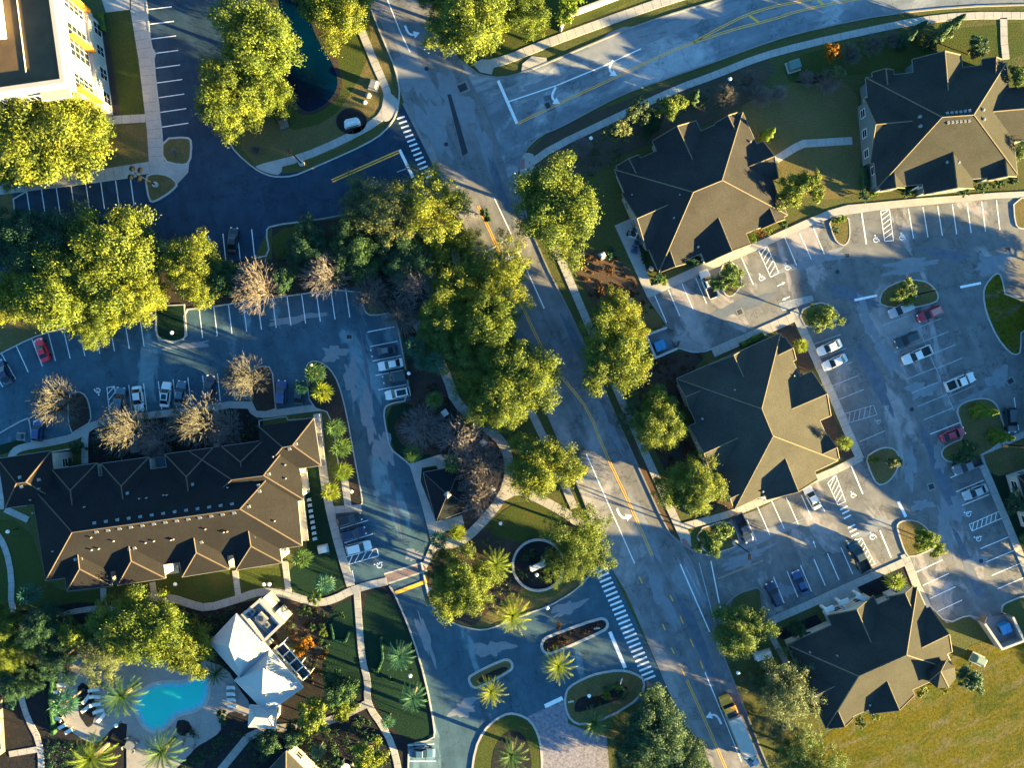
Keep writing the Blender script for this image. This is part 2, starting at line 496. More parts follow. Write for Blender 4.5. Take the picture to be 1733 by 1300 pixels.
def path(name, pts, wpx, mat='concrete', z=0.10, smooth=1, thick=0.12, joints=True):
    pts = chaikin(pts, smooth, False) if smooth else pts
    mb = MB(); p = PW(pts)
    sweep(mb, p, M(wpx), z - thick, z)
    o = struct(mb.build(name, mat))
    if joints:
        jb = MB(); acc = 0.0; step = 1.7
        for i in range(len(p) - 1):
            a, b = Vector(p[i]), Vector(p[i + 1]); L = (b - a).length
            if L < 1e-4: continue
            d = (b - a) / L; nn = Vector((-d.y, d.x)) * M(wpx) * 0.5
            t = step - acc
            while t < L:
                q = a + d * t
                jb.add([(*(q - nn - d * .03), z + .004), (*(q - nn + d * .03), z + .004), (*(q + nn + d * .03), z + .004), (*(q + nn - d * .03), z + .004)], [(0, 1, 2, 3)])
                t += step
            acc = (acc + L) % step
        if jb.f: struct(jb.build('pavement_joint', 'joint'))
    return o

def kerb(pts, closed=False, smooth=0, w=0.26, z=0.15, mat='kerb_concrete'):
    p = chaikin(pts, smooth, closed) if smooth else pts
    mb = MB(); sweep(mb, PW(p), w, 0.0, z, closed)
    return struct(mb.build('kerb', mat))

def island(pts, mat='lawn_olive', smooth=1, w=0.34, kmat='kerb_concrete', name='traffic_island'):
    p = PW(chaikin(pts, smooth)) if smooth else PW(pts)
    mb = MB(); sweep(mb, p, w, 0.0, 0.16, True)
    struct(mb.build('kerb', kmat))
    mb = MB(); mb.prism(offset_poly(p, 0.1), 0.02, 0.135)
    return struct(mb.build(name, mat))

def lines(segs, wpx=1.35, mat='white_paint', z=0.034, name='parking_lines'):
    mb = MB()
    for a, b in segs:
        p, q = W(*a), W(*b)
        d = (q - p).to_2d()
        if d.length < 1e-4: continue
        d.normalize(); n = Vector((-d.y, d.x)) * M(wpx) / 2
        mb.add([(p.x - n.x, p.y - n.y, z), (q.x - n.x, q.y - n.y, z), (q.x + n.x, q.y + n.y, z), (p.x + n.x, p.y + n.y, z)], [(0, 1, 2, 3)])
    return struct(mb.build(name, mat))

def stalls(a0, b0, a1, b1, n, **kw):
    return lines([(lerp(a0, a1, i / (n - 1)), lerp(b0, b1, i / (n - 1))) for i in range(n)], **kw)

def pline(pts, wpx=1.35, mat='white_paint', z=0.036, name='lane_line', smooth=0):
    p = PW(chaikin(pts, smooth, False) if smooth else pts)
    mb = MB(); sweep(mb, p, M(wpx), z - 0.003, z)
    return struct(mb.build(name, mat))

def double(pts, gap=3.0, wpx=1.3, mat='yellow_paint', smooth=1):
    pts = chaikin(pts, smooth, False) if smooth else pts
    L, R = [], []
    for i, p in enumerate(pts):
        a = pts[max(i - 1, 0)]; b = pts[min(i + 1, len(pts) - 1)]
        d = Vector((b[0] - a[0], b[1] - a[1])).normalized()
        L.append((p[0] - d.y * gap / 2, p[1] + d.x * gap / 2)); R.append((p[0] + d.y * gap / 2, p[1] - d.x * gap / 2))
    mb = MB()
    for q in (L, R): sweep(mb, PW(q), M(wpx), 0.033, 0.036)
    return struct(mb.build('centre_line', mat))

def hatch(a0, a1, b0, b1, n=6, wpx=1.2, mat='white_paint'):
    """striped no-parking box between edge a0-a1 and edge b0-b1"""
    segs = [(a0, a1), (b0, b1), (a0, b0), (a1, b1)]
    for i in range(1, n + 1):
        t = i / (n + 0.5)
        segs.append((lerp(a0, a1, t), lerp(b0, b1, max(0, t - 1.0 / n))))
    return lines(segs, wpx, mat, name='hatch_lines')

def disabled_mark(x, y, ang=0.0, s=1.0, mat='white_paint'):
    c = W(x, y); mb = MB(); z = 0.038
    def bar(p, q, w=0.16):
        d = (Vector(q) - Vector(p)).normalized(); n = Vector((-d.y, d.x)) * w / 2
        mb.add([(*(Vector(p) - n), z), (*(Vector(q) - n), z), (*(Vector(q) + n), z), (*(Vector(p) + n), z)], [(0, 1, 2, 3)])
    pr = None
    for k in range(13):
        a = math.radians(80 + k * 20); p = (0.36 * math.cos(a), 0.36 * math.sin(a) - 0.1)
        if pr: bar(pr, p, 0.13)
        pr = p
    bar((-0.02, 0.45), (0.02, 0.0)); bar((0.0, 0.02), (0.42, 0.0)); bar((0.40, 0.02), (0.55, -0.42)); bar((0.0, 0.26), (0.34, 0.24), 0.12)
    mb.lathe([(0.13, 0.0), (0.0, 0.001)], (-0.04, 0.64, z - .001), 10)
    o = mb.build('disabled_bay_mark', mat); o.location = (c.x, c.y, 0); o.rotation_euler[2] = ang; o.scale = (s * 1.15, s * 1.15, 1)
    return struct(o)

def turn_arrow(x, y, ang, s=1.0, mirror=False, straight=False, mat='white_paint'):
    """painted arrow: heads along local +Y, bending to the left"""
    c = W(x, y); mb = MB(); z = 0.038
    if straight:
        pts = [(-.12, -1.2), (.12, -1.2), (.12, .3), (.4, .3), (0, 1.2), (-.4, .3), (-.12, .3)]
        mb.add([(a, b, z) for a, b in pts], [tuple(range(len(pts)))])
    else:
        arc = [(0.45, -1.3), (0.45, -0.5), (0.35, -0.05), (0.1, 0.28), (-0.3, 0.42)]
        q = []
        for i in range(len(arc)):
            a = Vector(arc[max(i - 1, 0)]); b = Vector(arc[min(i + 1, len(arc) - 1)]); d = (b - a).normalized(); n = Vector((-d.y, d.x)) * 0.15
            q.append((Vector(arc[i]) + n, Vector(arc[i]) - n))
        for i in range(len(q) - 1):
            mb.add([(*q[i][0], z), (*q[i][1], z), (*q[i + 1][1], z), (*q[i + 1][0], z)], [(0, 1, 2, 3)])
        mb.add([(-0.2, 0.95, z), (-1.15, 0.45, z), (-0.3, -0.12, z)], [(0, 1, 2)])
    o = mb.build('turn_arrow', mat); o.location = (c.x, c.y, 0); o.rotation_euler[2] = ang
    o.scale = (-s if mirror else s, s, 1)
    return struct(o)

def blob(x, y, rx, ry, ang, seed, n=22, rough=0.35):
    rnd = random.Random(seed); out = []
    ph = [rnd.uniform(0, 6.28) for _ in range(4)]
    for k in range(n):
        t = 2 * math.pi * k / n
        r = 1 + rough * (0.5 * math.sin(2 * t + ph[0]) + 0.4 * math.sin(3 * t + ph[1]) + 0.35 * math.sin(5 * t + ph[2]) + 0.3 * math.sin(9 * t + ph[3]))
        a, b = rx * r * math.cos(t), ry * r * math.sin(t)
        out.append((x + a * math.cos(ang) - b * math.sin(ang), y + a * math.sin(ang) + b * math.cos(ang)))
    return out
# ------------------------------------------------------------------ ground, roads, lots, paths
def build_ground():
    mb = MB(); R = 2500.0; n = 40
    # one sheet to the horizon
    mb.add([(-R, -R, 0), (R, -R, 0), (R, R, 0), (-R, R, 0)], [(0, 1, 2, 3)])
    struct(mb.build('ground', 'grass'))

    # ---- planting and lawn patches laid on the ground
    Z = 0.012
    sheet('field', [(1400, 1240), (1450, 1215), (1500, 1200), (1560, 1160), (1610, 1110), (1660, 1085), (1733, 1075), (1900, 1070), (1900, 1500), (1300, 1500), (1330, 1320)], Z, 'field_grass', 1)
    sheet('lawn', [(1240, 190), (1300, 150), (1450, 110), (1460, 320), (1420, 340), (1340, 330), (1310, 270)], Z, 'lawn_olive', 1)
    sheet('lawn', [(1320, 100), (1480, 62), (1700, 40), (1733, 38), (1733, 110), (1470, 120), (1340, 150)], Z, 'lawn_green', 1)
    sheet('lawn', [(880, 345), (890, 240), (1040, 175), (1200, 120), (1330, 90), (1260, 190), (1050, 260), (1000, 300)], Z + .004, 'bare_soil', 1)
    sheet('leaf_bed', [(960, 430), (1030, 420), (1060, 450), (1110, 520), (1120, 550), (1060, 545), (1010, 530)], Z + .004, 'leaf_litter', 1)
    sheet('lawn', [(1085, 520), (1110, 505), (1130, 550), (1085, 560), (1060, 545)], Z + .006, 'lawn_olive', 1)
    sheet('leaf_bed', [(1060, 745), (1082, 735), (1140, 850), (1160, 905), (1150, 915), (1133, 900), (1096, 825)], Z + .004, 'leaf_litter', 1)
    sheet('leaf_bed', [(1095, 600), (1205, 592), (1150, 650), (1160, 720), (1200, 820), (1225, 860), (1165, 885), (1125, 800), (1075, 680)], Z + .006, 'bed_brown', 1)
    sheet('lawn', [(400, 240), (430, 0), (640, 0), (668, 120), (650, 200), (560, 262), (440, 290)], Z, 'lawn_olive', 1)
    sheet('lawn', [(440, 0), (620, 0), (630, 80), (600, 150), (560, 205), (480, 225), (430, 160)], Z + .003, 'lawn_green', 1)
    sheet('pond_bank', [(470, -10), (550, 30), (572, 105), (582, 145), (566, 175), (520, 200), (485, 180), (465, 100)], Z + .006, 'mulch', 2)
    sheet('lawn', [(178, 22), (221, 16), (245, 193), (205, 197)], Z + .03, 'lawn_green')
    sheet('mulch_bed', [(166, 24), (178, 22), (205, 197), (192, 199)], Z + .03, 'bed_brown')
    sheet('lawn', [(185, 214), (247, 208), (255, 274), (175, 288), (160, 240)], Z + .03, 'lawn_olive')
    sheet('lawn', [(0, 330), (22, 326), (27, 372), (0, 375)], Z + .03, 'lawn_olive')
    sheet('lawn', [(845, -20), (1120, -20), (1000, 30), (880, 92), (830, 100), (815, 80)], Z, 'lawn_green', 1)
    # shade planting between the lots
    sheet('mulch_bed', [(-30, 520), (0, 470), (430, 437), (460, 440), (460, 385), (560, 372), (770, 350), (800, 430), (860, 510), (930, 690), (700, 690), (680, 560), (610, 488), (300, 525), (130, 550)], Z, 'mulch', 0)
    sheet('lawn', [(-30, 540), (0, 530), (60, 535), (85, 560), (54, 572), (0, 599), (-30, 615)], Z + .004, 'lawn_olive', 1)
    sheet('lawn', [(460, 390), (535, 376), (545, 420), (490, 440), (462, 436)], Z + .006, 'lawn_green', 1)
    # kiosk garden and circle garden
    sheet('mulch_bed', [(657, 690), (696, 677), (740, 590), (765, 640), (800, 705), (845, 740), (862, 800), (850, 842), (805, 897), (770, 922), (735, 905), (700, 800), (655, 740)], Z + .008, 'bed_brown', 1)
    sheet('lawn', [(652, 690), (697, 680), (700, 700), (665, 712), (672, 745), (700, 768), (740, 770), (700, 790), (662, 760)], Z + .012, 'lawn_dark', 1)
    sheet('lawn', [(815, 900), (865, 852), (900, 850), (935, 862), (945, 905), (900, 915), (880, 920)], Z + .012, 'lawn_green', 1)
    sheet('mulch_bed', [(720, 925), (800, 900), (845, 890), (905, 920), (880, 1010), (850, 1055), (770, 1060), (728, 1020)], Z + .008, 'bed_brown', 1)
    sheet('lawn', [(930, 1015), (860, 1010), (820, 1040), (800, 1064), (850, 1060), (900, 1035), (968, 1002), (1005, 960), (985, 950), (960, 990)], Z + .012, 'lawn_olive', 1)
    # around the long clubhouse
    sheet('lawn', [(-40, 880), (45, 880), (80, 985), (110, 1003), (180, 1000), (175, 1030), (60, 1050), (-40, 1050)], Z, 'lawn_green', 1)
    sheet('lawn', [(105, 1003), (480, 950), (490, 1000), (430, 1006), (350, 1028), (250, 1008), (180, 1026)], Z + .005, 'lawn_green', 1)
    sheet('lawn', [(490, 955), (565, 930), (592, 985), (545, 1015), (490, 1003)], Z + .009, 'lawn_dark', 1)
    sheet('mulch_bed', [(150, 722), (420, 684), (445, 706), (445, 750), (360, 762), (150, 790)], Z + .002, 'mulch_black', 0)
    sheet('mulch_bed', [(-20, 735), (50, 710), (55, 750), (20, 765), (-20, 775)], Z + .002, 'lawn_dark', 1)
    sheet('mulch_bed', [(515, 790), (548, 790), (570, 920), (575, 985), (555, 930), (520, 950)], Z + .010, 'lawn_dark', 0)
    # the dark garden south of it
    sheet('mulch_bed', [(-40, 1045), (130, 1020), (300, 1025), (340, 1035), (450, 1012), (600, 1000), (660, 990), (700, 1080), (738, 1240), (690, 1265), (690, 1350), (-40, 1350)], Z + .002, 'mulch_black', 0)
    sheet('mulch_bed', [(435, 1015), (490, 1012), (560, 1025), (565, 1060), (555, 1130), (510, 1150), (480, 1100), (440, 1020)], Z + .005, 'bed_brown', 1)
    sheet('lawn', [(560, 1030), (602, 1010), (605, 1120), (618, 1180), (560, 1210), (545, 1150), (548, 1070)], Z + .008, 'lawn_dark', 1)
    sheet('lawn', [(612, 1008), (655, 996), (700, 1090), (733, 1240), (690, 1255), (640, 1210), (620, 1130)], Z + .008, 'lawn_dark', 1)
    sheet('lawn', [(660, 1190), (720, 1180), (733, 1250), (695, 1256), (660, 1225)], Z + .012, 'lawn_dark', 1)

    # ---- asphalt
    A = 0.020
    road = [(600, -60), (622, 0), (640, 46), (655, 82), (670, 118), (677, 151), (683, 172), (748, 302), (770, 350), (802, 420), (850, 515), (890, 612), (925, 698), (955, 770), (987, 844), (1010, 905), (1033, 960), (1060, 1004), (1129, 1165), (1153, 1219), (1191, 1268), (1215, 1330), (1240, 1390),
            (1345, 1390), (1318, 1340), (1300, 1300), (1253, 1182), (1245, 1160), (1218, 1095), (1213, 1079), (1175, 960), (1150, 915), (1129, 898), (1070, 768), (1019, 650), (973, 545), (914, 430), (880, 331), (873, 318), (875, 291), (868, 250), (850, 150), (790, 110), (777, 100), (750, 50), (728, 0), (705, -60)]
    sheet('road', road, A, 'road_asphalt')
    up = [(777, 100), (800, 118), (812, 127), (850, 132), (887, 122), (927, 106), (1011, 70), (1075, 44), (1156, 17), (1210, 2), (1260, -14), (1420, -45), (1800, -70), (1800, 6), (1733, 8), (1628, 11), (1498, 24), (1391, 46), (1310, 67), (1210, 104), (1108, 140), (1054, 159), (989, 193), (949, 215), (914, 229), (887, 256), (875, 291), (860, 300), (830, 200)]
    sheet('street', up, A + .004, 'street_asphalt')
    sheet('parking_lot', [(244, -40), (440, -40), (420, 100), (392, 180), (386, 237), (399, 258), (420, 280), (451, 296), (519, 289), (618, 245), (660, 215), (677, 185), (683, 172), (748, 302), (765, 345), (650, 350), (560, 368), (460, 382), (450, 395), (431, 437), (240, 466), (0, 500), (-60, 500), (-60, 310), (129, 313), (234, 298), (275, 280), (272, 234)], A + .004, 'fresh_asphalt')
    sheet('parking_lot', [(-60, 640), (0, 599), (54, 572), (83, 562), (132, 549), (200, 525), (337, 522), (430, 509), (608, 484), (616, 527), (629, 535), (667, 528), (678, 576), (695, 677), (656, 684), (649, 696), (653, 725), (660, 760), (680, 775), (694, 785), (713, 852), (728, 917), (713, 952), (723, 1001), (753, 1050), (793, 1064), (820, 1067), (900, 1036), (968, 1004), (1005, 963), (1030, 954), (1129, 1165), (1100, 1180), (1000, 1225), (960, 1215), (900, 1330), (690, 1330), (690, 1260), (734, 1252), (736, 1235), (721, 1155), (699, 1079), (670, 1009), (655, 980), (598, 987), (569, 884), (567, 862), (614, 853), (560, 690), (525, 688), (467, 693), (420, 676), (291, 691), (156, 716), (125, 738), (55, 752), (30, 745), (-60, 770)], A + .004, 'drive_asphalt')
    sheet('parking_lot', [(1150, 915), (1170, 930), (1191, 941), (1236, 880), (1283, 862), (1342, 833), (1391, 806), (1440, 775), (1463, 771), (1434, 717), (1399, 629), (1364, 556), (1345, 528), (1264, 562), (1206, 590), (1175, 597), (1145, 588), (1120, 552), (1130, 548), (1096, 502), (1180, 466), (1284, 420), (1372, 380), (1436, 361), (1498, 352), (1579, 344), (1687, 334), (1733, 332), (1860, 325), (1860, 1000), (1733, 1008), (1703, 1020), (1695, 1036), (1690, 1050), (1660, 1056), (1636, 1041), (1603, 1056), (1574, 1025), (1541, 945), (1523, 950), (1383, 1009), (1291, 1050), (1285, 996), (1245, 1007), (1213, 1079), (1175, 960)], A + .004, 'lot_asphalt')
    sheet('paver_drive', [(892, 1214), (954, 1184), (962, 1225), (1000, 1240), (1027, 1248), (1034, 1340), (915, 1340), (900, 1240)], A + .012, 'paver')
    # seam between the old road and the newer lots, worn and patched places
    pline([(683, 174), (748, 304)], 5, 'kerb_old', 0.034, 'road_seam')
    sheet('road_patch', [(757, 160), (763, 159), (792, 258), (783, 264)], 0.034, 'tar_patch')
    sheet('road_patch', [(919, 163), (933, 160), (940, 184), (927, 190)], 0.034, 'asphalt_dark')
    worn = [(700, 120, 26, 80, -.35, 1), (770, 170, 30, 55, -.3, 2), (735, 215, 22, 70, -.4, 3), (820, 245, 10, 60, -.3, 4), (910, 150, 70, 13, -.35, 5), (1040, 75, 110, 18, -.33, 6), (1180, 30, 80, 16, -.28, 7), (1330, 18, 60, 10, -.2, 8),
            (500, 540, 55, 8, -.14, 9), (565, 598, 24, 16, .2, 10), (595, 640, 14, 40, -.2, 11), (623, 700, 13, 60, -.18, 12), (650, 760, 16, 40, -.25, 13), (320, 585, 40, 7, -.15, 14), (700, 940, 18, 12, -.3, 15), (830, 1098, 36, 17, 0, 16), (785, 1200, 26, 17, -.2, 17), (720, 1080, 8, 60, -.3, 18),
            (1090, 900, 16, 60, -.4, 19), (1120, 1010, 14, 60, -.42, 20), (1165, 985, 18, 60, -.42, 21), (960, 1030, 35, 12, -.5, 22), (1030, 720, 8, 60, -.42, 23), (1000, 800, 20, 26, -.4, 24),
            (1380, 440, 60, 14, -.25, 25), (1540, 450, 60, 13, -.18, 26), (1470, 545, 12, 50, -.45, 27), (1500, 600, 14, 50, -.45, 28), (1680, 445, 40, 17, -.2, 29), (1540, 790, 13, 38, -.15, 30), (1590, 775, 12, 30, 0, 31), (1560, 660, 28, 18, -.3, 32), (1640, 680, 40, 12, -.35, 33), (1600, 890, 14, 50, -.3, 34),
            (1620, 860, 22, 26, -.3, 35), (1480, 890, 30, 16, -.4, 36), (1300, 905, 90, 9, -.38, 37), (1260, 945, 60, 9, -.35, 38), (1330, 1000, 15, 16, 0, 39), (1655, 950, 20, 12, .2, 40), (1560, 855, 20, 12, 0, 41), (1690, 640, 24, 20, .3, 42), (540, 330, 20, 8, 0, 43)]
    mats = {43: 'fresh_asphalt'}
    for x, y, rx, ry, an, sd in worn:
        if sd == 43: continue
        sheet('worn_asphalt', blob(x, y, rx * .8, ry * .8, an, sd, 40, 0.5), 0.028 + 0.0001 * sd, 'asphalt_worn')
    for x, y, rx, ry, an, sd in [(1480, 640, 14, 90, -.45, 51), (1590, 800, 14, 90, -.35, 52), (1640, 960, 12, 70, -.4, 53), (1440, 500, 70, 12, .3, 54), (1250, 520, 80, 14, -.42, 55), (1600, 430, 60, 9, .12, 56), (985, 600, 10, 100, -.42, 57), (1180, 1080, 14, 90, -.42, 58), (850, 330, 9, 90, -.3, 59), (620, 620, 4, 80, -.18, 60), (670, 860, 5, 60, -.2, 61)]:
        sheet('tyre_track', blob(x, y, rx * .7, ry * .8, an, sd, 30, 0.3), 0.0285 + 0.0001 * (sd - 40), 'asphalt_dark')
    # drains and manholes
    for x, y, w, h, a in [(591, 570, 12, 9, 0), (1252, 528, 12, 12, .4), (1705, 422, 14, 10, .1), (1576, 824, 13, 13, .3), (1710, 645, 14, 12, .6), (783, 148, 22, 18, .4), (927, 178, 12, 14, .4), (1434, 432, 10, 10, 0)]:
        c = W(x, y); mb = MB(); mb.box((0, 0, 0), (M(w), M(h), 0.012)); mb2 = MB(); mb2.box((0, 0, 0.008), (M(w) * .68, M(h) * .68, 0.012))
        o = mb.build('drain_surround', 'kerb_old'); o.location = (c.x, c.y, .04); o.rotation_euler[2] = a; struct(o)
        o = mb2.build('drain_grate', 'tar_patch'); o.location = (c.x, c.y, .04); o.rotation_euler[2] = a; struct(o)
    for x, y in [(755, 244), (722, 116), (1543, 693), (1417, 460), (897, 101), (1660, 950)]:
        c = W(x, y); mb = MB(); mb.lathe([(0.42, 0), (0.42, 0.006), (0.36, 0.008)], (c.x, c.y, 0.036), 14); struct(mb.build('manhole_cover', 'tar_patch'))

    # ---- kerbs along the roads and lots
    for pts, mt in [([(600, -60), (622, 0), (640, 46), (655, 82), (670, 118), (676, 151), (676, 162), (672, 194), (651, 224), (618, 245), (565, 269), (519, 289), (497, 298), (470, 300), (451, 296), (430, 285), (399, 258), (386, 237), (389, 190)], 'kerb_concrete'),
                ([(777, 100), (800, 118), (812, 127), (850, 132), (887, 122), (927, 106), (1011, 70), (1075, 44), (1156, 17), (1210, 2), (1260, -14), (1420, -45)], 'kerb_old'),
                ([(1800, 6), (1733, 8), (1628, 11), (1498, 24), (1391, 46), (1310, 67), (1210, 104), (1108, 140), (1054, 159), (989, 193), (949, 215), (914, 229), (887, 256), (875, 291), (873, 318), (880, 331), (914, 430), (973, 545), (1019, 650), (1070, 768), (1129, 898), (1148, 918), (1170, 930), (1191, 941), (1221, 937), (1250, 927), (1254, 915), (1245, 898), (1236, 880)], 'kerb_old'),
                ([(1345, 1400), (1300, 1300), (1253, 1182), (1218, 1095), (1213, 1079), (1221, 1039), (1229, 1023), (1245, 1007), (1275, 994), (1285, 996), (1296, 1012), (1307, 1036), (1303, 1048)], 'kerb_old'),
                ([(535, 372), (560, 368), (650, 350), (720, 345), (765, 350), (802, 420), (850, 515), (890, 612), (925, 698), (955, 770), (987, 844), (1010, 905), (1027, 954)], 'kerb_old'),
                ([(244, -40), (248, 8), (256, 80), (264, 90), (260, 102), (275, 234)], 'kerb_concrete'),
                ([(27, 373), (22, 325), (129, 313), (236, 298)], 'kerb_concrete'),
                ([(431, 437), (457, 432), (450, 392), (457, 382), (535, 372)], 'kerb_concrete'),
                ([(-40, 622), (0, 599), (54, 572), (83, 562), (132, 549), (200, 530), (265, 528), (265, 559), (269, 574), (291, 579), (310, 575), (315, 567), (311, 524), (337, 522), (430, 509), (608, 484), (616, 527), (629, 535), (667, 528), (678, 576), (695, 677), (656, 684), (649, 696), (653, 725), (660, 760), (680, 775), (694, 787)], 'kerb_concrete'),
                ([(713, 952), (723, 1001), (732, 1028), (753, 1050), (793, 1064), (820, 1067), (845, 1059), (900, 1036), (926, 1028), (968, 1004), (992, 982), (1005, 963), (1028, 953)], 'kerb_concrete'),
                ([(659, 992), (670, 1009), (699, 1079), (721, 1155), (736, 1235), (734, 1252), (692, 1260), (690, 1330)], 'kerb_concrete'),
                ([(-30, 752), (0, 733), (46, 707), (51, 712), (55, 751)], 'kerb_concrete'),
                ([(1129, 551), (1096, 503)], 'kerb_old'), ([(1206, 590), (1190, 596), (1170, 596), (1158, 592), (1145, 588)], 'kerb_concrete'),
                ([(1574, 1025), (1603, 1056), (1636, 1041), (1655, 1046)], 'kerb_concrete'), ([(1695, 1038), (1695, 1025), (1703, 1020), (1733, 1008), (1860, 990)], 'kerb_concrete')]:
        kerb(pts, mat=mt, smooth=1)

    # ---- islands
    island([(276, 235), (318, 232), (325, 240), (322, 276), (306, 280), (275, 272)], 'lawn_olive', 1)
    island([(246, 299), (262, 293), (286, 297), (302, 311), (291, 324), (262, 342), (253, 340)], 'lawn_olive', 1)
    island([(264, 518), (312, 516), (316, 567), (310, 575), (291, 580), (269, 575), (264, 559)], 'lawn_dark', 0, 0.2)
    island([(115, 668), (132, 662), (146, 669), (153, 690), (155, 714), (138, 724), (118, 736)], 'mulch', 1, 0.22)
    island([(424, 676), (420, 632), (441, 620), (456, 621), (462, 634), (467, 692), (450, 697), (434, 696)], 'mulch', 0, 0.2)
    island([(525, 688), (519, 640), (518, 621), (524, 612), (540, 611), (559, 624), (573, 648), (586, 696), (602, 785), (614, 849), (610, 857), (593, 861), (572, 790), (563, 700)], 'mulch', 1, 0.2, name='planting_island')
    island([(916, 1096), (918, 1085), (926, 1078), (1014, 1046), (1026, 1049), (1029, 1059), (1022, 1068), (934, 1107), (922, 1105)], 'mulch_black', 1, 0.5)
    island([(793, 1152), (796, 1143), (850, 1117), (862, 1117), (868, 1126), (864, 1136), (812, 1163), (800, 1164)], 'lawn_olive', 1, 0.45)
    island([(962, 1163), (987, 1149), (1011, 1140), (1048, 1134), (1073, 1139), (1092, 1152), (1085, 1180), (1030, 1215), (985, 1228), (966, 1220), (957, 1200), (956, 1180)], 'lawn_olive', 1, 0.4)
    island([(797, 1320), (804, 1268), (818, 1238), (839, 1217), (861, 1207), (880, 1210), (898, 1220), (911, 1243), (917, 1275), (917, 1320)], 'lawn_green', 1, 0.4)
    island([(1490, 518), (1488, 505), (1496, 489), (1520, 477), (1544, 473), (1568, 477), (1582, 489), (1588, 502), (1584, 512), (1540, 522)], 'lawn_olive', 1, 0.25)
    island([(1465, 774), (1482, 762), (1498, 757), (1514, 760), (1522, 775), (1519, 792), (1510, 808), (1498, 819), (1484, 821), (1473, 800)], 'lawn_olive', 1, 0.25)
    island([(1618, 693), (1630, 681), (1657, 674), (1676, 676), (1688, 688), (1693, 706), (1705, 738), (1668, 768), (1630, 778), (1606, 783), (1594, 774), (1593, 762), (1605, 752), (1632, 741), (1625, 714)], 'lawn_olive', 1, 0.25)
    island([(1517, 890), (1523, 883), (1539, 880), (1556, 884), (1570, 896), (1584, 920), (1577, 930), (1539, 945), (1530, 933), (1521, 905)], 'lawn_olive', 1, 0.25)
    island([(1684, 462), (1668, 481), (1663, 497), (1668, 529), (1687, 572), (1708, 597), (1720, 601), (1727, 595), (1727, 553), (1800, 550), (1800, 508), (1702, 508), (1694, 465)], 'field_grass', 1, 0.25)  # golden grass colour stands in for sunlight missing on this island
    island([(1401, 370), (1412, 405), (1420, 413), (1429, 416), (1437, 406), (1438, 390), (1435, 364)], 'lawn_olive', 1, 0.22)
    island([(1714, 336), (1717, 378), (1725, 388), (1770, 388), (1770, 333)], 'lawn_olive', 1, 0.22)
    island([(1350, 528), (1385, 511), (1402, 516), (1420, 530), (1418, 541), (1366, 559)], 'lawn_olive', 1, 0.25)
    island([(1217, 452), (1243, 441), (1258, 478), (1242, 500), (1230, 502), (1222, 490)], 'lawn_olive', 1, 0.25)
    island([(1175, 898), (1232, 880), (1247, 900), (1251, 916), (1246, 925), (1220, 934), (1193, 938)], 'lawn_olive', 1, 0.25)
    # the ring wall garden
    ring = [(911 + 43 * math.cos(t * math.pi / 18), 956 + 43 * math.sin(t * math.pi / 18)) for t in range(36)]
    o = sheet('garden_ring_bed', ring, 0.14, 'mulch_black')
    mb = MB(); sweep(mb, PW(ring), 0.42, 0.0, 0.55, True)
    tag(mb.build('garden_ring_wall', 'kerb_concrete'), 'low pale circular wall ringing the dark sign garden by the driveway', 'wall')
    c = [(595 + 26 * math.cos(t * math.pi / 14), 205 + 22 * math.sin(t * math.pi / 14)) for t in range(28)]
    sheet('sign_bed', c, 0.10, 'mulch_black')
    for bx, pts in enumerate([[(970, 1205), (975, 1185), (990, 1177), (1010, 1180), (1030, 1170), (1062, 1158), (1060, 1180), (1030, 1190), (985, 1205)],
                [(830, 1300), (838, 1260), (860, 1235), (885, 1240), (900, 1275), (898, 1320), (835, 1320)]]):
        sheet('mulch_bed', pts, 0.15, 'mulch_black', 1)
    sheet('mulch_bed', [(805, 1150), (845, 1130), (858, 1128), (860, 1134), (812, 1158)], 0.15, 'mulch_black', 1)
    # dark bed islands with hedged lawn ovals
    for pts in [[(560, 1050), (575, 1040), (590, 1050), (590, 1075), (572, 1085), (558, 1070)], [(621, 1075), (632, 1068), (643, 1076), (645, 1115), (635, 1132), (624, 1128)]]:
        sheet('lawn', pts, 0.10, 'lawn_dark', 2)

    # ---- sidewalks and paths
    path('sidewalk', [(233, -40), (233, 10), (248, 100), (262, 220), (266, 285)], 26, smooth=0)
    sheet('paved_apron', [(162, -30), (222, -30), (222, 16), (180, 21)], 0.10, 'concrete')
    sheet('sidewalk_ramp', [(255, 80), (266, 90), (258, 105), (252, 100)], 0.105, 'concrete')
    path('sidewalk', [(176, 204), (246, 200)], 14, z=0.104, smooth=0)
    path('sidewalk', [(-20, 322), (60, 312), (150, 300), (262, 282)], 20, z=0.096, smooth=0)
    sheet('sidewalk', [(262, 270), (306, 279), (321, 275), (319, 292), (301, 311), (285, 297), (262, 293)], 0.108, 'concrete')
    path('sidewalk', [(600, 20), (616, 62), (635, 108), (648, 137), (657, 160), (654, 182), (640, 205), (581, 237), (511, 267), (446, 283)], 13)
    sheet('corner_ramp', [(651, 150), (672, 166), (675, 176), (668, 194), (655, 208), (644, 200)], 0.106, 'concrete', 1)
    sheet('corner_ramp', [(440, 278), (480, 270), (476, 297), (456, 294), (430, 283)], 0.106, 'concrete', 1)
    path('sidewalk', [(815, 112), (860, 100), (900, 83), (968, 57), (1049, 28), (1129, 0), (1200, -20)], 15)
    sheet('corner_ramp', [(800, 108), (815, 100), (840, 102), (832, 126), (812, 122)], 0.106, 'concrete')
    sheet('drain_apron', [(884, 108), (900, 95), (925, 98), (926, 106), (900, 118), (882, 124)], 0.107, 'concrete')
    path('sidewalk', [(900, 275), (935, 250), (1040, 200), (1143, 151), (1210, 127), (1283, 97), (1364, 75), (1472, 51), (1552, 35), (1633, 26), (1733, 26), (1800, 26)], 12, 'concrete')
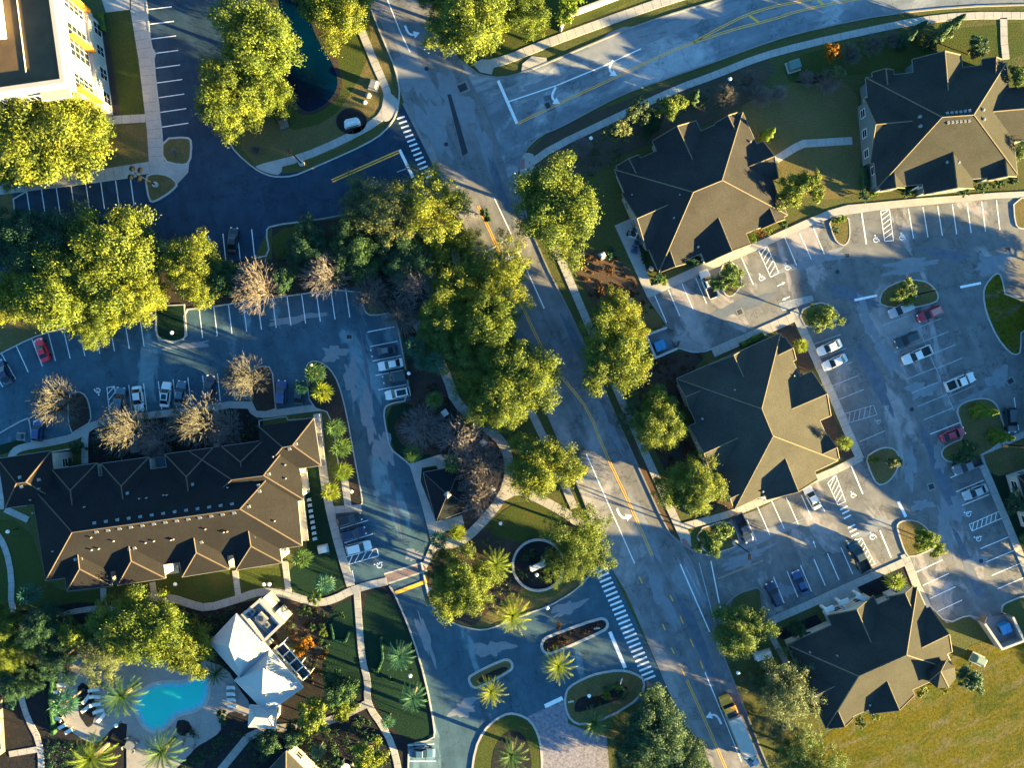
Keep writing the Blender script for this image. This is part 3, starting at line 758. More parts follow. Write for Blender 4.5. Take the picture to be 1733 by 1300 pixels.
    sheet('corner_ramp', [(882, 260), (900, 258), (908, 270), (898, 300), (878, 300)], 0.106, 'concrete', 1)
    sheet('tactile_paving', [(880, 268), (888, 268), (888, 285), (880, 287)], 0.112, 'tactile_pink')
    path('path', [(1698, 30), (1699, 70), (1702, 100)], 12, smooth=0)
    path('path', [(1313, 270), (1345, 250), (1360, 243), (1442, 238)], 13, smooth=0)
    path('sidewalk', [(936, 412), (949, 438), (987, 529), (1040, 650), (1097, 779), (1129, 849), (1156, 908)], 13, 'concrete')
    sheet('corner_ramp', [(1147, 900), (1160, 890), (1168, 905), (1170, 926), (1152, 918)], 0.107, 'concrete')
    sheet('tactile_paving', [(1152, 914), (1158, 911), (1169, 925), (1166, 931)], 0.113, 'tactile_pink')
    sheet('tactile_paving', [(1092, 1150), (1102, 1157), (1106, 1166), (1096, 1166)], 0.17, 'tactile_pink')
    path('path', [(700, 540), (735, 592), (758, 640), (770, 680), (808, 712), (842, 739), (858, 763), (864, 800), (850, 844), (807, 895), (775, 920), (735, 922)], 16)
    path('path', [(852, 840), (875, 828), (900, 838), (935, 856), (968, 876), (985, 890)], 16, z=0.096)
    path('sidewalk', [(770, 420), (775, 470), (830, 560), (911, 720), (950, 810), (972, 860)], 13, z=0.092)
    path('sidewalk', [(19, 776), (24, 764), (38, 757), (81, 750), (124, 741), (146, 728), (162, 717), (229, 706), (296, 698), (420, 681), (431, 700), (450, 702), (532, 690), (556, 690), (563, 700)], 12, joints=False)
    path('path', [(146, 728), (143, 752), (144, 785)], 11, z=0.096)
    path('path', [(242, 706), (238, 722), (228, 740), (226, 765)], 10, z=0.096)
    path('path', [(365, 690), (367, 760)], 10, z=0.096, smooth=0)
    path('sidewalk', [(537, 700), (547, 798), (552, 830), (560, 870), (575, 930), (594, 992)], 14, z=0.104)
    path('path', [(583, 808), (590, 862)], 12, z=0.15, smooth=0)
    path('path', [(553, 864), (612, 860)], 12, z=0.152, smooth=0)
    path('path', [(655, 984), (619, 992), (592, 1001), (570, 1013), (543, 1021), (519, 1017), (489, 1007), (457, 1001), (430, 1004), (404, 1014), (350, 1030), (323, 1023), (291, 1012), (259, 1011), (237, 1022)], 13)
    for a, b in [((175, 996), (176, 1023)), ((258, 986), (262, 1012)), ((398, 966), (404, 1012)), ((482, 950), (489, 1006))]:
        path('path', [a, b], 10, z=0.096, smooth=0)
    path('path', [(604, 1000), (608, 1058), (613, 1117), (623, 1155), (621, 1182), (628, 1202), (645, 1225), (664, 1260), (674, 1300), (678, 1340)], 11, z=0.096)
    path('path', [(620, 1192), (565, 1219), (511, 1230), (430, 1235), (385, 1290), (360, 1320)], 13, z=0.092, mat='pool_deck')
    path('path', [(-30, 880), (0, 908), (12, 935), (20, 975), (19, 1030), (40, 1075), (34, 1130), (35, 1179), (48, 1219), (67, 1254), (71, 1300), (66, 1340)], 10)
    path('path', [(9, 862), (48, 880)], 11, z=0.104, smooth=0)
    path('path', [(0, 862), (0, 800)], 14, z=0.104, smooth=0)
    path('path', [(16, 1277), (68, 1268)], 10, z=0.104, smooth=0)
    path('path', [(40, 1070), (85, 1048), (140, 1031), (200, 1030), (240, 1022)], 9, z=0.094)
    # kiosk surround
    sheet('sidewalk', [(690, 785), (704, 782), (748, 768), (782, 776), (780, 800), (745, 800), (738, 788), (714, 792), (712, 815), (726, 850), (738, 884), (782, 872), (786, 888), (748, 902), (742, 925), (722, 962), (715, 955), (730, 918), (713, 852), (694, 790)], 0.098, 'concrete')
    sheet('lawn', [(714, 794), (737, 789), (742, 800), (738, 810), (720, 815), (713, 806)], 0.104, 'lawn_dark', 1)
    # shops' sidewalks
    sheet('sidewalk', [(1040, 382), (1066, 370), (1102, 484), (1130, 473), (1184, 448), (1190, 440), (1284, 408), (1357, 375), (1399, 357), (1434, 347), (1480, 343), (1552, 336), (1687, 326), (1860, 318), (1860, 330), (1687, 336), (1579, 346), (1498, 354), (1436, 363), (1401, 371), (1372, 382), (1284, 422), (1180, 467), (1096, 505)], 0.12, 'concrete')
    path('sidewalk', [(1206, 597), (1312, 551), (1347, 535)], 16, z=0.12, smooth=0)
    path('sidewalk', [(1343, 525), (1372, 588), (1412, 677), (1434, 729), (1456, 778)], 14, z=0.116, smooth=0)
    path('sidewalk', [(1458, 774), (1412, 797), (1342, 827), (1242, 868), (1200, 880), (1153, 892)], 12, z=0.112, smooth=0)
    sheet('mulch_bed', [(1344, 590), (1365, 582), (1378, 622), (1354, 634)], 0.06, 'bed_brown')
    sheet('mulch_bed', [(1310, 560), (1340, 545), (1362, 585), (1340, 595)], 0.05, 'bed_brown')
    sheet('mulch_bed', [(1388, 714), (1408, 700), (1446, 772), (1420, 780)], 0.06, 'bed_brown')
    sheet('leaf_bed', [(1212, 850), (1228, 838), (1242, 862), (1222, 868)], 0.06, 'leaf_litter')
    path('sidewalk', [(1292, 1057), (1383, 1017), (1533, 950)], 13, z=0.12, smooth=0)
    sheet('entrance_walk', [(1382, 1018), (1448, 990), (1462, 1014), (1400, 1040)], 0.124, 'concrete')
    path('sidewalk', [(1530, 938), (1553, 996), (1580, 1050)], 14, z=0.116, smooth=0)
    path('sidewalk', [(1296, 1056), (1310, 1085), (1335, 1130)], 10, z=0.116, smooth=0)
    sheet('mulch_bed', [(1305, 1072), (1382, 1040), (1396, 1064), (1340, 1090)], 0.05, 'mulch_black')
    sheet('mulch_bed', [(1448, 992), (1535, 954), (1545, 990), (1470, 1012)], 0.05, 'mulch_black')
    path('sidewalk', [(1652, 765), (1668, 800), (1700, 875), (1745, 985)], 12, z=0.12, smooth=0)
    path('sidewalk', [(1655, 768), (1740, 732), (1800, 722)], 11, z=0.116, smooth=0)
    sheet('lawn', [(1664, 770), (1740, 738), (1860, 725), (1860, 940), (1740, 960)], 0.05, 'lawn_dark')
    sheet('lawn', [(1664, 770), (1740, 740), (1750, 790), (1690, 806), (1674, 800)], 0.06, 'lawn_olive')

    # ---- paint
    stalls((248, 16), (291, 11), (273, 215), (319, 208), 9)
    stalls((45, 322), (52, 368), (221, 303), (227, 348), 8)
    stalls((280, 410), (285, 455), (426, 388), (431, 435), 7)
    stalls((368, 22), (412, 16), (392, 166), (430, 161), 7)
    stalls((337, 521), (343, 572), (585, 488), (592, 537), 11)
    stalls((82, 564), (94, 611), (238, 545), (244, 586), 7)
    lines([((3, 599), (27, 642)), ((28, 586), (48, 630)), ((54, 574), (72, 620)), ((-20, 612), (5, 655))])
    stalls((218, 652), (224, 700), (393, 629), (398, 676), 8)
    hatch((181, 656), (186, 706), (194, 654), (200, 704), 4)
    disabled_mark(166, 662, math.radians(190))
    stalls((622, 562), (668, 553), (640, 660), (688, 651), 5)
    lines([((576, 895), (623, 881)), ((583, 919), (631, 904))])
    hatch((585, 943), (638, 929), (590, 956), (641, 941), 4)
    disabled_mark(641, 957, math.radians(75), 1.1)
    lines([((596, 966), (600, 985)), ((690, 1289), (738, 1289)), ((690, 1262), (735, 1260))])
    stalls((1108, 500), (1128, 546), (1177, 470), (1196, 514), 4)
    lines([((1255, 436), (1275, 482)), ((1328, 402), (1348, 449)), ((1353, 395), (1373, 439)), ((1376, 385), (1395, 430))])
    hatch((1284, 424), (1304, 469), (1298, 416), (1318, 462), 5)
    disabled_mark(1288, 470, .35); disabled_mark(1332, 452, .35)
    lines([((1458, 360), (1466, 413))], 2)
    hatch((1490, 357), (1497, 408), (1505, 354), (1512, 407), 6)
    stalls((1537, 353), (1546, 404), (1686, 338), (1692, 389), 7)
    disabled_mark(1482, 405, .12); disabled_mark(1526, 401, .12)
    hatch((1318, 514), (1324, 526), (1374, 499), (1376, 509), 7, 1.0, 'faded_paint')
    lines([((1625, 486), (1660, 479)), ((1446, 508), (1484, 500))], 4, name='stop_bar')
    lines([((1520, 849), (1533, 875))], 5, name='stop_bar')
    turn_arrow(1322, 481, math.radians(-65), .7, straight=True); turn_arrow(1330, 505, math.radians(115), .7, straight=True)
    stalls((1376, 583), (1423, 566), (1418, 677), (1462, 659), 5, mat='faded_paint')
    hatch((1430, 700), (1478, 686), (1436, 716), (1484, 702), 5, 1.1, 'faded_paint')
    lines([((1454, 748), (1498, 729))], mat='faded_paint'); disabled_mark(1486, 714, math.radians(65), .8, 'faded_paint'); disabled_mark(1500, 690, math.radians(65), .7, 'faded_paint')
    stalls((1493, 551), (1544, 532), (1563, 711), (1613, 690), 8, mat='faded_paint')
    stalls((1552, 555), (1593, 539), (1593, 648), (1641, 628), 5, mat='faded_paint')
    lines([((1544, 533), (1614, 694)), ((1604, 672), (1650, 652))], 1.1, 'faded_paint')
    lines([((1574, 735), (1625, 715)), ((1716, 673), (1724, 728))])
    stalls((1608, 809), (1655, 789), (1628, 856), (1674, 837), 3)
    hatch((1640, 888), (1690, 866), (1645, 899), (1696, 877), 6)
    stalls((1659, 929), (1707, 909), (1688, 997), (1735, 977), 4)
    disabled_mark(1638, 870, math.radians(65)); disabled_mark(1655, 912, math.radians(65))
    stalls((1264, 880), (1280, 916), (1281, 856), (1303, 906), 2); stalls((1305, 846), (1327, 895), (1356, 838), (1374, 878), 3)
    lines([((1390, 856), (1396, 866))])
    hatch((1401, 818), (1418, 855), (1414, 804), (1431, 849), 5); lines([((1440, 788), (1460, 836))], 2)
    disabled_mark(1443, 838, .4, .9)
    lines([((x - 6, y + 3), (x + 6, y - 3)) for x, y in [(1428, 860), (1431, 867), (1434, 875), (1441, 891), (1444, 898), (1447, 905)]], 2.6, name='crosswalk')
    stalls((1309, 977), (1327, 1021), (1423, 927), (1443, 972), 6)
    hatch((1447, 915), (1472, 958), (1458, 911), (1481, 955), 6); lines([((1489, 898), (1508, 944))], 2)
    disabled_mark(1476, 908, .4, 1.1); turn_arrow(1378, 921, math.radians(20), .6, straight=True)
    stalls((1550, 969), (1595, 948), (1585, 1036), (1628, 1016), 4)
    # lane paint of the roads
    double([(809, 348), (837, 408), (879, 508), (922, 599), (941, 628), (962, 651), (997, 696), (1024, 766), (1065, 852), (1104, 941)])
    double([(1162, 1151), (1195, 1224), (1228, 1300), (1262, 1380)])
    double([(876, 209), (952, 172), (1032, 135), (1129, 89), (1178, 70)])
    double([(1174, 71), (1220, 46), (1264, 24), (1310, 10), (1364, 0), (1430, -14)]); double([(1174, 72), (1238, 50), (1310, 32), (1350, 18), (1436, 0), (1500, -10)])
    lines([((1268, 26), (1285, 38)), ((1384, 0), (1393, 8))], 4, 'yellow_paint', 0.037, 'median_bar')
    double([(562, 306), (676, 256)], 4, 2.0, smooth=0)
    lines([((676, 253), (699, 300))], 5, name='stop_bar'); lines([((843, 136), (875, 209))], 5, name='stop_bar')
    lines([((672, 291), (688, 285)), ((588, 330), (640, 306))], 1.4, 'faded_paint')
    pline([(860, 172), (940, 145), (1020, 112), (1085, 82)], 2); lines([((1032, 1070), (1058, 1131))], 6, name='stop_bar'); lines([((922, 1196), (952, 1182))], 7, name='stop_bar')
    pline([(876, 424), (903, 482), (921, 522)], 1.8); pline([(836, 334), (866, 398)], 1.8); pline([(992, 768), (1035, 866), (1074, 954)], 1.8)
    pline([(656, 0), (676, 50), (694, 88)], 1.6); lines([((803, 438), (866, 400))], 3, 'faded_paint')
    pline([(1193, 1138), (1222, 1209), (1255, 1290)], 1.8); pline([(1151, 955), (1201, 1070)], 2.0); pline([(1183, 953), (1209, 1053)], 1.6, 'faded_paint'); pline([(1203, 950), (1219, 1030)], 1.8); pline([(1160, 960), (1185, 1010)], 1.2, 'faded_paint')
    pline([(1215, 980), (1291, 949)], 3, 'faded_yellow')
    lines([((1134, 1008), (1139, 1018)), ((1151, 1043), (1156, 1056)), ((1168, 1082), (1174, 1096)), ((1185, 1119), (1190, 1132)), ((1082, 977), (1087, 988)), ((1121, 1057), (1126, 1067)), ((1136, 1097), (1141, 1107)), ((1153, 1132), (1159, 1144))], 2, 'yellow_paint', 0.037, 'lane_dashes')
    turn_arrow(938, 164, math.radians(152), 1.35); turn_arrow(1035, 117, math.radians(152), 1.3); turn_arrow(696, 55, math.radians(-158), 1.3)
    turn_arrow(868, 438, math.radians(25), 1.3); turn_arrow(1055, 873, math.radians(-157), 1.35); turn_arrow(1209, 1214, math.radians(25), 1.35)
    lines([(lerp((672, 201), (717, 302), i / 13), lerp((685, 197), (731, 296), i / 13)) for i in range(14)], 3.0, name='crosswalk')
    lines([(lerp((1008, 970), (1089, 1152), i / 23), lerp((1027, 962), (1109, 1144), i / 23)) for i in range(24)], 3.4, name='crosswalk')
    sheet('brick_crossing', [(650, 972), (718, 952), (723, 966), (657, 988)], 0.04, 'brick_paving')
    lines([((650, 972), (718, 952)), ((657, 988), (723, 966))], 3, 'kerb_concrete', 0.044, 'crossing_band')
    mb = MB(); sweep(mb, PW([(669, 1004), (722, 984)]), M(6), 0.03, 0.10); struct(mb.build('speed_hump', 'yellow_paint'))
    # pond and pool
    sheet('pond_water', [(490, -20), (520, 20), (538, 70), (563, 105), (574, 140), (562, 166), (540, 183), (521, 191), (503, 178), (490, 150), (476, 90), (470, -20)], 0.022, 'pond_water', 2)
    deck = [(140, 1105), (205, 1100), (269, 1112), (340, 1115), (384, 1130), (404, 1165), (425, 1192), (421, 1214), (388, 1207), (378, 1222), (372, 1241), (350, 1256), (323, 1275), (300, 1300), (270, 1330), (215, 1330), (214, 1240), (205, 1226), (190, 1232), (165, 1262), (129, 1246), (113, 1230), (100, 1205), (96, 1150), (110, 1115)]
    sheet('pool_deck', deck, 0.09, 'pool_deck', 1)
    wat = [(226, 1190), (248, 1163), (283, 1155), (310, 1158), (345, 1140), (353, 1152), (351, 1187), (329, 1203), (304, 1207), (291, 1217), (277, 1234), (259, 1238), (243, 1227), (234, 1209)]
    mb = MB(); p = PW(chaikin(wat, 2)); sweep(mb, offset_poly(p, -0.25), 0.62, 0.05, 0.115, True); struct(mb.build('pool_coping', 'kerb_concrete'))
    mb = MB(); sweep(mb, offset_poly(p, 0.42), 0.5, 0.09, 0.103, True); struct(mb.build('pool_step', 'pool_tile'))
    sheet('pool_water', wat, 0.10, 'pool_water', 2)
    for x, y, rx, ry, a in [(147, 1193, 15, 36, -.2), (198, 1265, 14, 45, .25), (311, 1232, 14, 13, 0), (395, 1225, 18, 22, .5), (360, 1262, 52, 12, -.6), (110, 1290, 30, 30, 0)]:
        sheet('mulch_bed', blob(x, y, rx, ry, a, int(x), 30, 0.12), 0.105 + x * 1e-5, 'mulch_black')
# ------------------------------------------------------------------ plants
def cards_mesh(name, P, Nrm, size, seed, mat, aspect=0.62, radial=False):
    """many small leaf-spray faces, each bent once across its middle"""
    rng = np.random.default_rng(seed)
    n = len(P)
    Nrm = Nrm / np.maximum(1e-6, np.linalg.norm(Nrm, axis=1, keepdims=True))
    r = rng.normal(size=(n, 3)) * 0.75
    if radial:
        c0 = P.mean(axis=0); c0[2] = P[:, 2].min()
        d = P - c0; d /= np.maximum(1e-6, np.linalg.norm(d, axis=1, keepdims=True))
        r = np.cross(d + rng.normal(size=(n, 3)) * 0.45, Nrm)
        r = np.where(np.linalg.norm(r, axis=1, keepdims=True) < 1e-3, 1.0, r)
    T = np.cross(Nrm, r); T /= np.maximum(1e-6, np.linalg.norm(T, axis=1, keepdims=True))
    B = np.cross(Nrm, T)
    s = (size * rng.uniform(0.6, 1.35, n))[:, None]
    a = T * s * 0.5; b = B * s * 0.5 * aspect
    droop = Nrm * s * 0.16
    V = np.empty((n, 4, 3))
    V[:, 0] = P - a - droop; V[:, 1] = P - b * 1.1; V[:, 2] = P + a - droop; V[:, 3] = P + b * 1.1
    return quads(name, V.reshape(-1, 3), n, mat)

def quads(name, V, n, mat):
    me = bpy.data.meshes.new(name)
    me.vertices.add(len(V)); me.vertices.foreach_set('co', V.astype(np.float32).ravel())
    me.loops.add(4 * n); me.loops.foreach_set('vertex_index', np.arange(4 * n, dtype=np.int32))
    me.polygons.add(n); me.polygons.foreach_set('loop_start', np.arange(0, 4 * n, 4, dtype=np.int32))
    me.materials.append(MATS[mat])
    me.update(); me.validate()
    return me

def crown_points(seed, R, hgt, clumps, leaves, low=-0.25, flat=0.75, spread=1.0, lobes=0.28, csz=(0.13, 0.27)):
    """leaf positions in clumps over an uneven dome of radius R; z from 0 (crown base) up"""
    rng = np.random.default_rng(seed)
    P, Q, C = [], [], []
    ph = rng.uniform(0, 6.28, 4)
    for i in range(clumps):
        while True:
            d = rng.normal(size=3); d /= np.linalg.norm(d)
            if d[2] > low: break
        az = math.atan2(d[1], d[0])
        lob = 1 + lobes * (0.6 * math.sin(2 * az + ph[0]) + 0.5 * math.sin(3 * az + ph[1]) + 0.4 * math.sin(5 * az + ph[2]))
        k = rng.uniform(0.45, 0.92) if i % 4 else rng.uniform(0.1, 0.6)
        c = np.array([d[0] * R * lob * k * spread, d[1] * R * lob * k * spread, hgt * 0.42 + d[2] * hgt * 0.50 * k])
        cr = R * rng.uniform(csz[0], csz[1])
        m = int(leaves * (cr / (R * 0.2)) ** 2)
        u = rng.normal(size=(m, 3)); u /= np.linalg.norm(u, axis=1, keepdims=True)
        u[:, 2] = np.where(rng.random(m) < 0.62, np.abs(u[:, 2]), u[:, 2])
        rad = cr * np.abs(rng.normal(0.80, 0.30, m))[:, None]
        p = c + u * rad * np.array([1, 1, flat])
        nn = u * 0.6 + np.array([0, 0, 0.45]) + rng.normal(size=(m, 3)) * 0.45
        P.append(p); Q.append(nn); C.append((c, cr))
    return np.concatenate(P), np.concatenate(Q), C

def trunk_mesh(name, seed, h, r, C, nl=7, mat='bark'):
    rng = random.Random(seed); mb = MB()
    top = Vector((rng.uniform(-.3, .3), rng.uniform(-.3, .3), h * 0.45))
    mb.tube([(0, 0, -0.1), (0.05, 0, h * 0.12), tuple(top * 0.6), tuple(top)], [r * 1.35, r, r * 0.85, r * 0.7], 8)
    cs = sorted(C, key=lambda c: rng.random())[:nl]
    for c, cr in cs:
        c = Vector(c); mid = top.lerp(c, 0.5) + Vector((0, 0, -0.06 * h))
        mb.tube([tuple(top * rng.uniform(.75, 1)), tuple(mid), tuple(c)], [r * 0.5, r * 0.3, r * 0.1], 5)
        for _ in range(3):
            e = c + Vector((rng.uniform(-1, 1), rng.uniform(-1, 1), rng.uniform(-.2, .7))) * cr * 1.1
            mb.tube([tuple(mid.lerp(c, .6)), tuple(e)], [r * 0.14, r * 0.03], 3, False)
    return mb.mesh(name, mat, True)

LIB = {}
def make_library():
    """proto meshes in metres; (crown mesh, trunk mesh, radius, crown-centre height)"""
    # broad live oaks
    for k in range(5):
        R, hg = 8.0, 10.4
        P, Q, C = crown_points(100 + k, R, hg, 225, 350, low=-0.6, csz=(0.07, 0.21))
        P[:, 2] += 1.3; C = [(c + np.array([0, 0, 1.3]), r) for c, r in C]
        LIB['oak', k] = (P, Q, 0.36, trunk_mesh('trunk', k, 7.0, 0.36, C, 9), R, 6.8)
    # sparse oak: branches and ground show through
    for k in range(3):
        R, hg = 8.0, 9.8
        P, Q, C = crown_points(140 + k, R, hg, 190, 240, low=-0.6, lobes=0.4, csz=(0.06, 0.17))
        P[:, 2] += 1.3; C = [(c + np.array([0, 0, 1.3]), r) for c, r in C]
        LIB['thin', k] = (P, Q, 0.33, trunk_mesh('trunk', 20 + k, 7.0, 0.34, C, 14), R, 6.4)
    # small street tree
    for k in range(3):
        R, hg = 3.0, 5.0
        P, Q, C = crown_points(160 + k, R, hg, 52, 150, csz=(0.09, 0.24))
        P[:, 2] += 1.4; C = [(c + np.array([0, 0, 1.4]), r) for c, r in C]
        LIB['small', k] = (P, Q, 0.32, trunk_mesh('trunk', 40 + k, 4.2, 0.13, C, 6), R, 4.0)
    # upright conifer
    for k in range(2):
        rng = np.random.default_rng(180 + k); n = 4200
        z = 0.4 + 6.2 * rng.random(n) ** 1.35
        a = rng.uniform(0, 6.283, n)
        rr = 1.9 * (1 - (z / 7.0)) ** 0.75 * (0.80 + 0.2 * np.sin(a * 5 + z * 2.3)) * rng.uniform(0.6, 1.08, n)
        P = np.stack([rr * np.cos(a), rr * np.sin(a), z], 1)
        Q = np.stack([np.cos(a), np.sin(a), np.full(n, 0.8)], 1) + rng.normal(size=(n, 3)) * 0.4
        mb = MB(); mb.tube([(0, 0, -.1), (0, 0, 6.0)], [0.14, 0.03], 6)
        LIB['conifer', k] = (P, Q, 0.30, mb.mesh('trunk', 'bark'), 1.9, 3.0)
    # shrub
    for k in range(3):
        R, hg = 1.3, 1.7
        P, Q, C = crown_points(200 + k, R, hg, 14, 90, low=-0.1)
        mb = MB(); mb.tube([(0, 0, -.05), (0, 0, 0.5)], [0.06, 0.04], 5)
        for c, r in C[:6]: mb.tube([(0, 0, .3), tuple(c)], [0.035, 0.012], 4)
        LIB['shrub', k] = (P, Q, 0.24, mb.mesh('stem', 'bark'), R, 0.9)

_crown_cache = {}
def crown_mesh(kind, k, mat):
    key = (kind, k, mat)
    if key not in _crown_cache:
        P, Q, s, _, _, _ = LIB[kind, k]
        _crown_cache[key] = cards_mesh('crown', P, Q, s, 7 * k + len(kind), mat, 0.40, kind in ('oak', 'thin', 'small'))
    return _crown_cache[key]

GROUPS = dict(oak='broad leafy trees', thin='broad leafy trees', small='small street trees', conifer='upright conifers', shrub='clipped and loose shrubs')
NAMES = dict(oak='broad_tree', thin='broad_tree', small='small_tree', conifer='conifer', shrub='shrub')
def tree(kind, k, x, y, rpx, mat, label, hs=1.0, seed=None):
    P, Q, s, tm, R, zc = LIB[kind, k]
    f = M(rpx) / R
    zc_ = zc * f * hs
    p = W(x, y, zc_); p.z = 0
    rnd = random.Random(seed if seed is not None else int(x * 7 + y * 13))
    root = empty(NAMES[kind], p, label, 'tree' if kind != 'shrub' else 'shrub', GROUPS[kind], rnd.uniform(0, 6.28))
    root.scale = (f, f, f * hs)
    c = bpy.data.objects.new('crown' if kind != 'shrub' else 'foliage', crown_mesh(kind, k, mat)); COL.objects.link(c); c.parent = root
    t = bpy.data.objects.new('trunk' if kind != 'shrub' else 'stem', tm); COL.objects.link(t); t.parent = root
    return root

# ---- leafless crape myrtles: fans of bare twigs
def bare_mesh(seed, mat, R=4.0, h=6.0, stems=9, twigs=50):
    rng = random.Random(seed); mb = MB(); tb = MB()
    for s in range(stems):
        a = 2 * math.pi * s / stems + rng.uniform(-.3, .3); sp = rng.uniform(0.16, 0.42)
        b = Vector((math.cos(a) * R * sp, math.sin(a) * R * sp, h * rng.uniform(0.35, 0.5)))
        tb.tube([(math.cos(a) * .15, math.sin(a) * .15, -0.05), tuple(b * 0.5 + Vector((0, 0, .2))), tuple(b)], [0.09, 0.07, 0.05], 5)
        for t in range(twigs):
            aa = a + rng.gauss(0, 0.55); rr = R * rng.uniform(0.04, 1.05); zz = h * (1.02 - 0.42 * (rr / R) ** 2) * rng.uniform(0.86, 1.05)
            e = Vector((math.cos(aa) * rr, math.sin(aa) * rr, zz))
            m1 = b.lerp(e, 0.45) + Vector((rng.uniform(-.2, .2), rng.uniform(-.2, .2), 0.25))
            mb.tube([tuple(b * rng.uniform(.8, 1)), tuple(m1), tuple(e)], [0.032, 0.026, 0.014], 3, False)
            for q in range(2):
                e2 = e + Vector((rng.uniform(-.55, .55), rng.uniform(-.55, .55), rng.uniform(-.1, .5)))
                mb.tube([tuple(m1.lerp(e, rng.uniform(.4, .8))), tuple(e2)], [0.026, 0.016], 3, False)
    return mb.mesh('twigs', mat), tb.mesh('stems', mat)

BARE = {}
def bare_tree(k, x, y, rpx, mat, label, h=1.0):
    if (k, mat) not in BARE: BARE[k, mat] = bare_mesh(300 + k, mat)
    tw, st = BARE[k, mat]
    f = M(rpx) / 4.0
    p = W(x, y, 4.0 * f * h); p.z = 0
    root = empty('bare_tree', p, label, 'tree', 'leafless ornamental trees', random.Random(int(x + y)).uniform(0, 6.28)); root.scale = (f, f, f * h)
    for nme, me in (('crown', tw), ('trunk', st)):
        o = bpy.data.objects.new(nme, me); COL.objects.link(o); o.parent = root
    return root

# ---- palms
def date_palm_mesh(seed, mat, fronds=46, L=3.8, th=4.2):
    """(crown of arching feather fronds, trunk) of a stout date palm"""
    rng = random.Random(seed); V = []
    for i in range(fronds):
        a = i * 2.39996 + rng.uniform(-.12, .12)
        t = i / fronds
        e0 = math.radians(82 - 78 * t + rng.uniform(-7, 7))
        ln = L * rng.uniform(0.86, 1.08) * (0.80 + 0.2 * min(1, t * 2))
        p = Vector((0, 0, th)); el = e0; segs = 9; pts = [p]
        for s in range(segs):
            el -= math.radians(5.0 + 9.0 * t) * (0.5 + s / segs)
            p = p + Vector((math.cos(a) * math.cos(el), math.sin(a) * math.cos(el), math.sin(el))) * ln / segs
            pts.append(p)
        side = Vector((-math.sin(a), math.cos(a), 0))
        for s in range(1, segs + 1):
            A, B = pts[s - 1], pts[s]
            d = (B - A)
            prof = 0.78 * math.sin(math.pi * min(1.0, (s + 0.6) / (segs + 1.2))) ** 0.7 * ln / 3.7
            for half in (0, .5):
                q0 = A + d * half; q1 = A + d * (half + 0.24)
                for sg in (-1, 1):
                    tip = q0 + side * sg * prof * 0.36 + d.normalized() * prof * 0.80 + Vector((0, 0, rng.uniform(-.16, .10)))
                    V += [q0, q1, tip + (q1 - q0) * 0.15, tip]
        for s in range(segs):
            A, B = pts[s], pts[s + 1]; w = side * 0.045 * (1 - s / segs) + side * 0.012
            V += [A - w, B - w, B + w, A + w]
    crown = quads('crown', np.array([tuple(v) for v in V]), len(V) // 4, mat)
    mb = MB(); n = 14
    mb.tube([(0, 0, -.1)] + [(0, 0, th * i / n) for i in range(1, n + 1)], [0.42] + [0.34 + (0.05 if i % 2 else 0.0) + (0.14 * max(0, i / n - .8) * 5 if i / n > .8 else 0) for i in range(1, n + 1)], 10)
    return crown, mb.mesh('trunk', 'bark_pale')

def fan_palm_mesh(seed, mat, leaves=26, L=1.45, th=4.0):
    """(crown of round pleated fan leaves, trunk) of a cabbage palm"""
    rng = random.Random(seed); V = []
    for i in range(leaves):
        a = i * 2.39996 + rng.uniform(-.2, .2); t = i / leaves
        el = math.radians(80 - 105 * t)
        d = Vector((math.cos(a) * math.cos(el), math.sin(a) * math.cos(el), math.sin(el)))
        b = Vector((0, 0, th)); hub = b + d * L * rng.uniform(0.55, 0.75)
        side = Vector((-math.sin(a), math.cos(a), 0)); up = side.cross(d)
        V += [b - side * .03, hub - side * .02, hub + side * .02, b + side * .03]
        nb = 8
        for k in range(nb):
            an = math.radians(-115 + 230 * k / (nb - 1))
            dr = (d * math.cos(an) + side * math.sin(an)).normalized()
            ln = L * rng.uniform(0.62, 0.95) * (0.72 + 0.28 * math.cos(an))
            tip = hub + dr * ln - Vector((0, 0, ln * rng.uniform(.12, .45)))
            w = side * math.cos(an) - d * math.sin(an)
            m = hub + dr * ln * 0.5
            V += [hub, m - w * 0.085, tip, m + w * 0.085]
    crown = quads('crown', np.array([tuple(v) for v in V]), len(V) // 4, mat)
    mb = MB(); n = 10
    mb.tube([(0, 0, -.1)] + [(0.02 * math.sin(i), 0, th * i / n) for i in range(1, n + 1)], [0.22] + [0.16 + (0.03 if i % 2 else 0.0) for i in range(1, n + 1)], 8)
    return crown, mb.mesh('trunk', 'bark_pale')

PALM = {}
def palm(kind, k, x, y, rpx, mat, label, hs=1.0):
    key = (kind, k, mat)
    if key not in PALM:
        PALM[key] = date_palm_mesh(400 + k, mat) if kind == 'date' else fan_palm_mesh(440 + k, mat)
    cr, tr = PALM[key]
    R = 3.55 if kind == 'date' else 2.1
    zc = 4.2 if kind == 'date' else 4.0
    f = M(rpx) / R
    p = W(x, y, zc * f * hs); p.z = 0
    root = empty('date_palm' if kind == 'date' else 'fan_palm', p, label, 'palm', 'feathery date palms' if kind == 'date' else 'round fan palms', random.Random(int(x * 3 + y)).uniform(0, 6.28))
    root.scale = (f, f, f * hs)
    for nme, me in (('crown', cr), ('trunk', tr)):
        o = bpy.data.objects.new(nme, me); COL.objects.link(o); o.parent = root
    return root

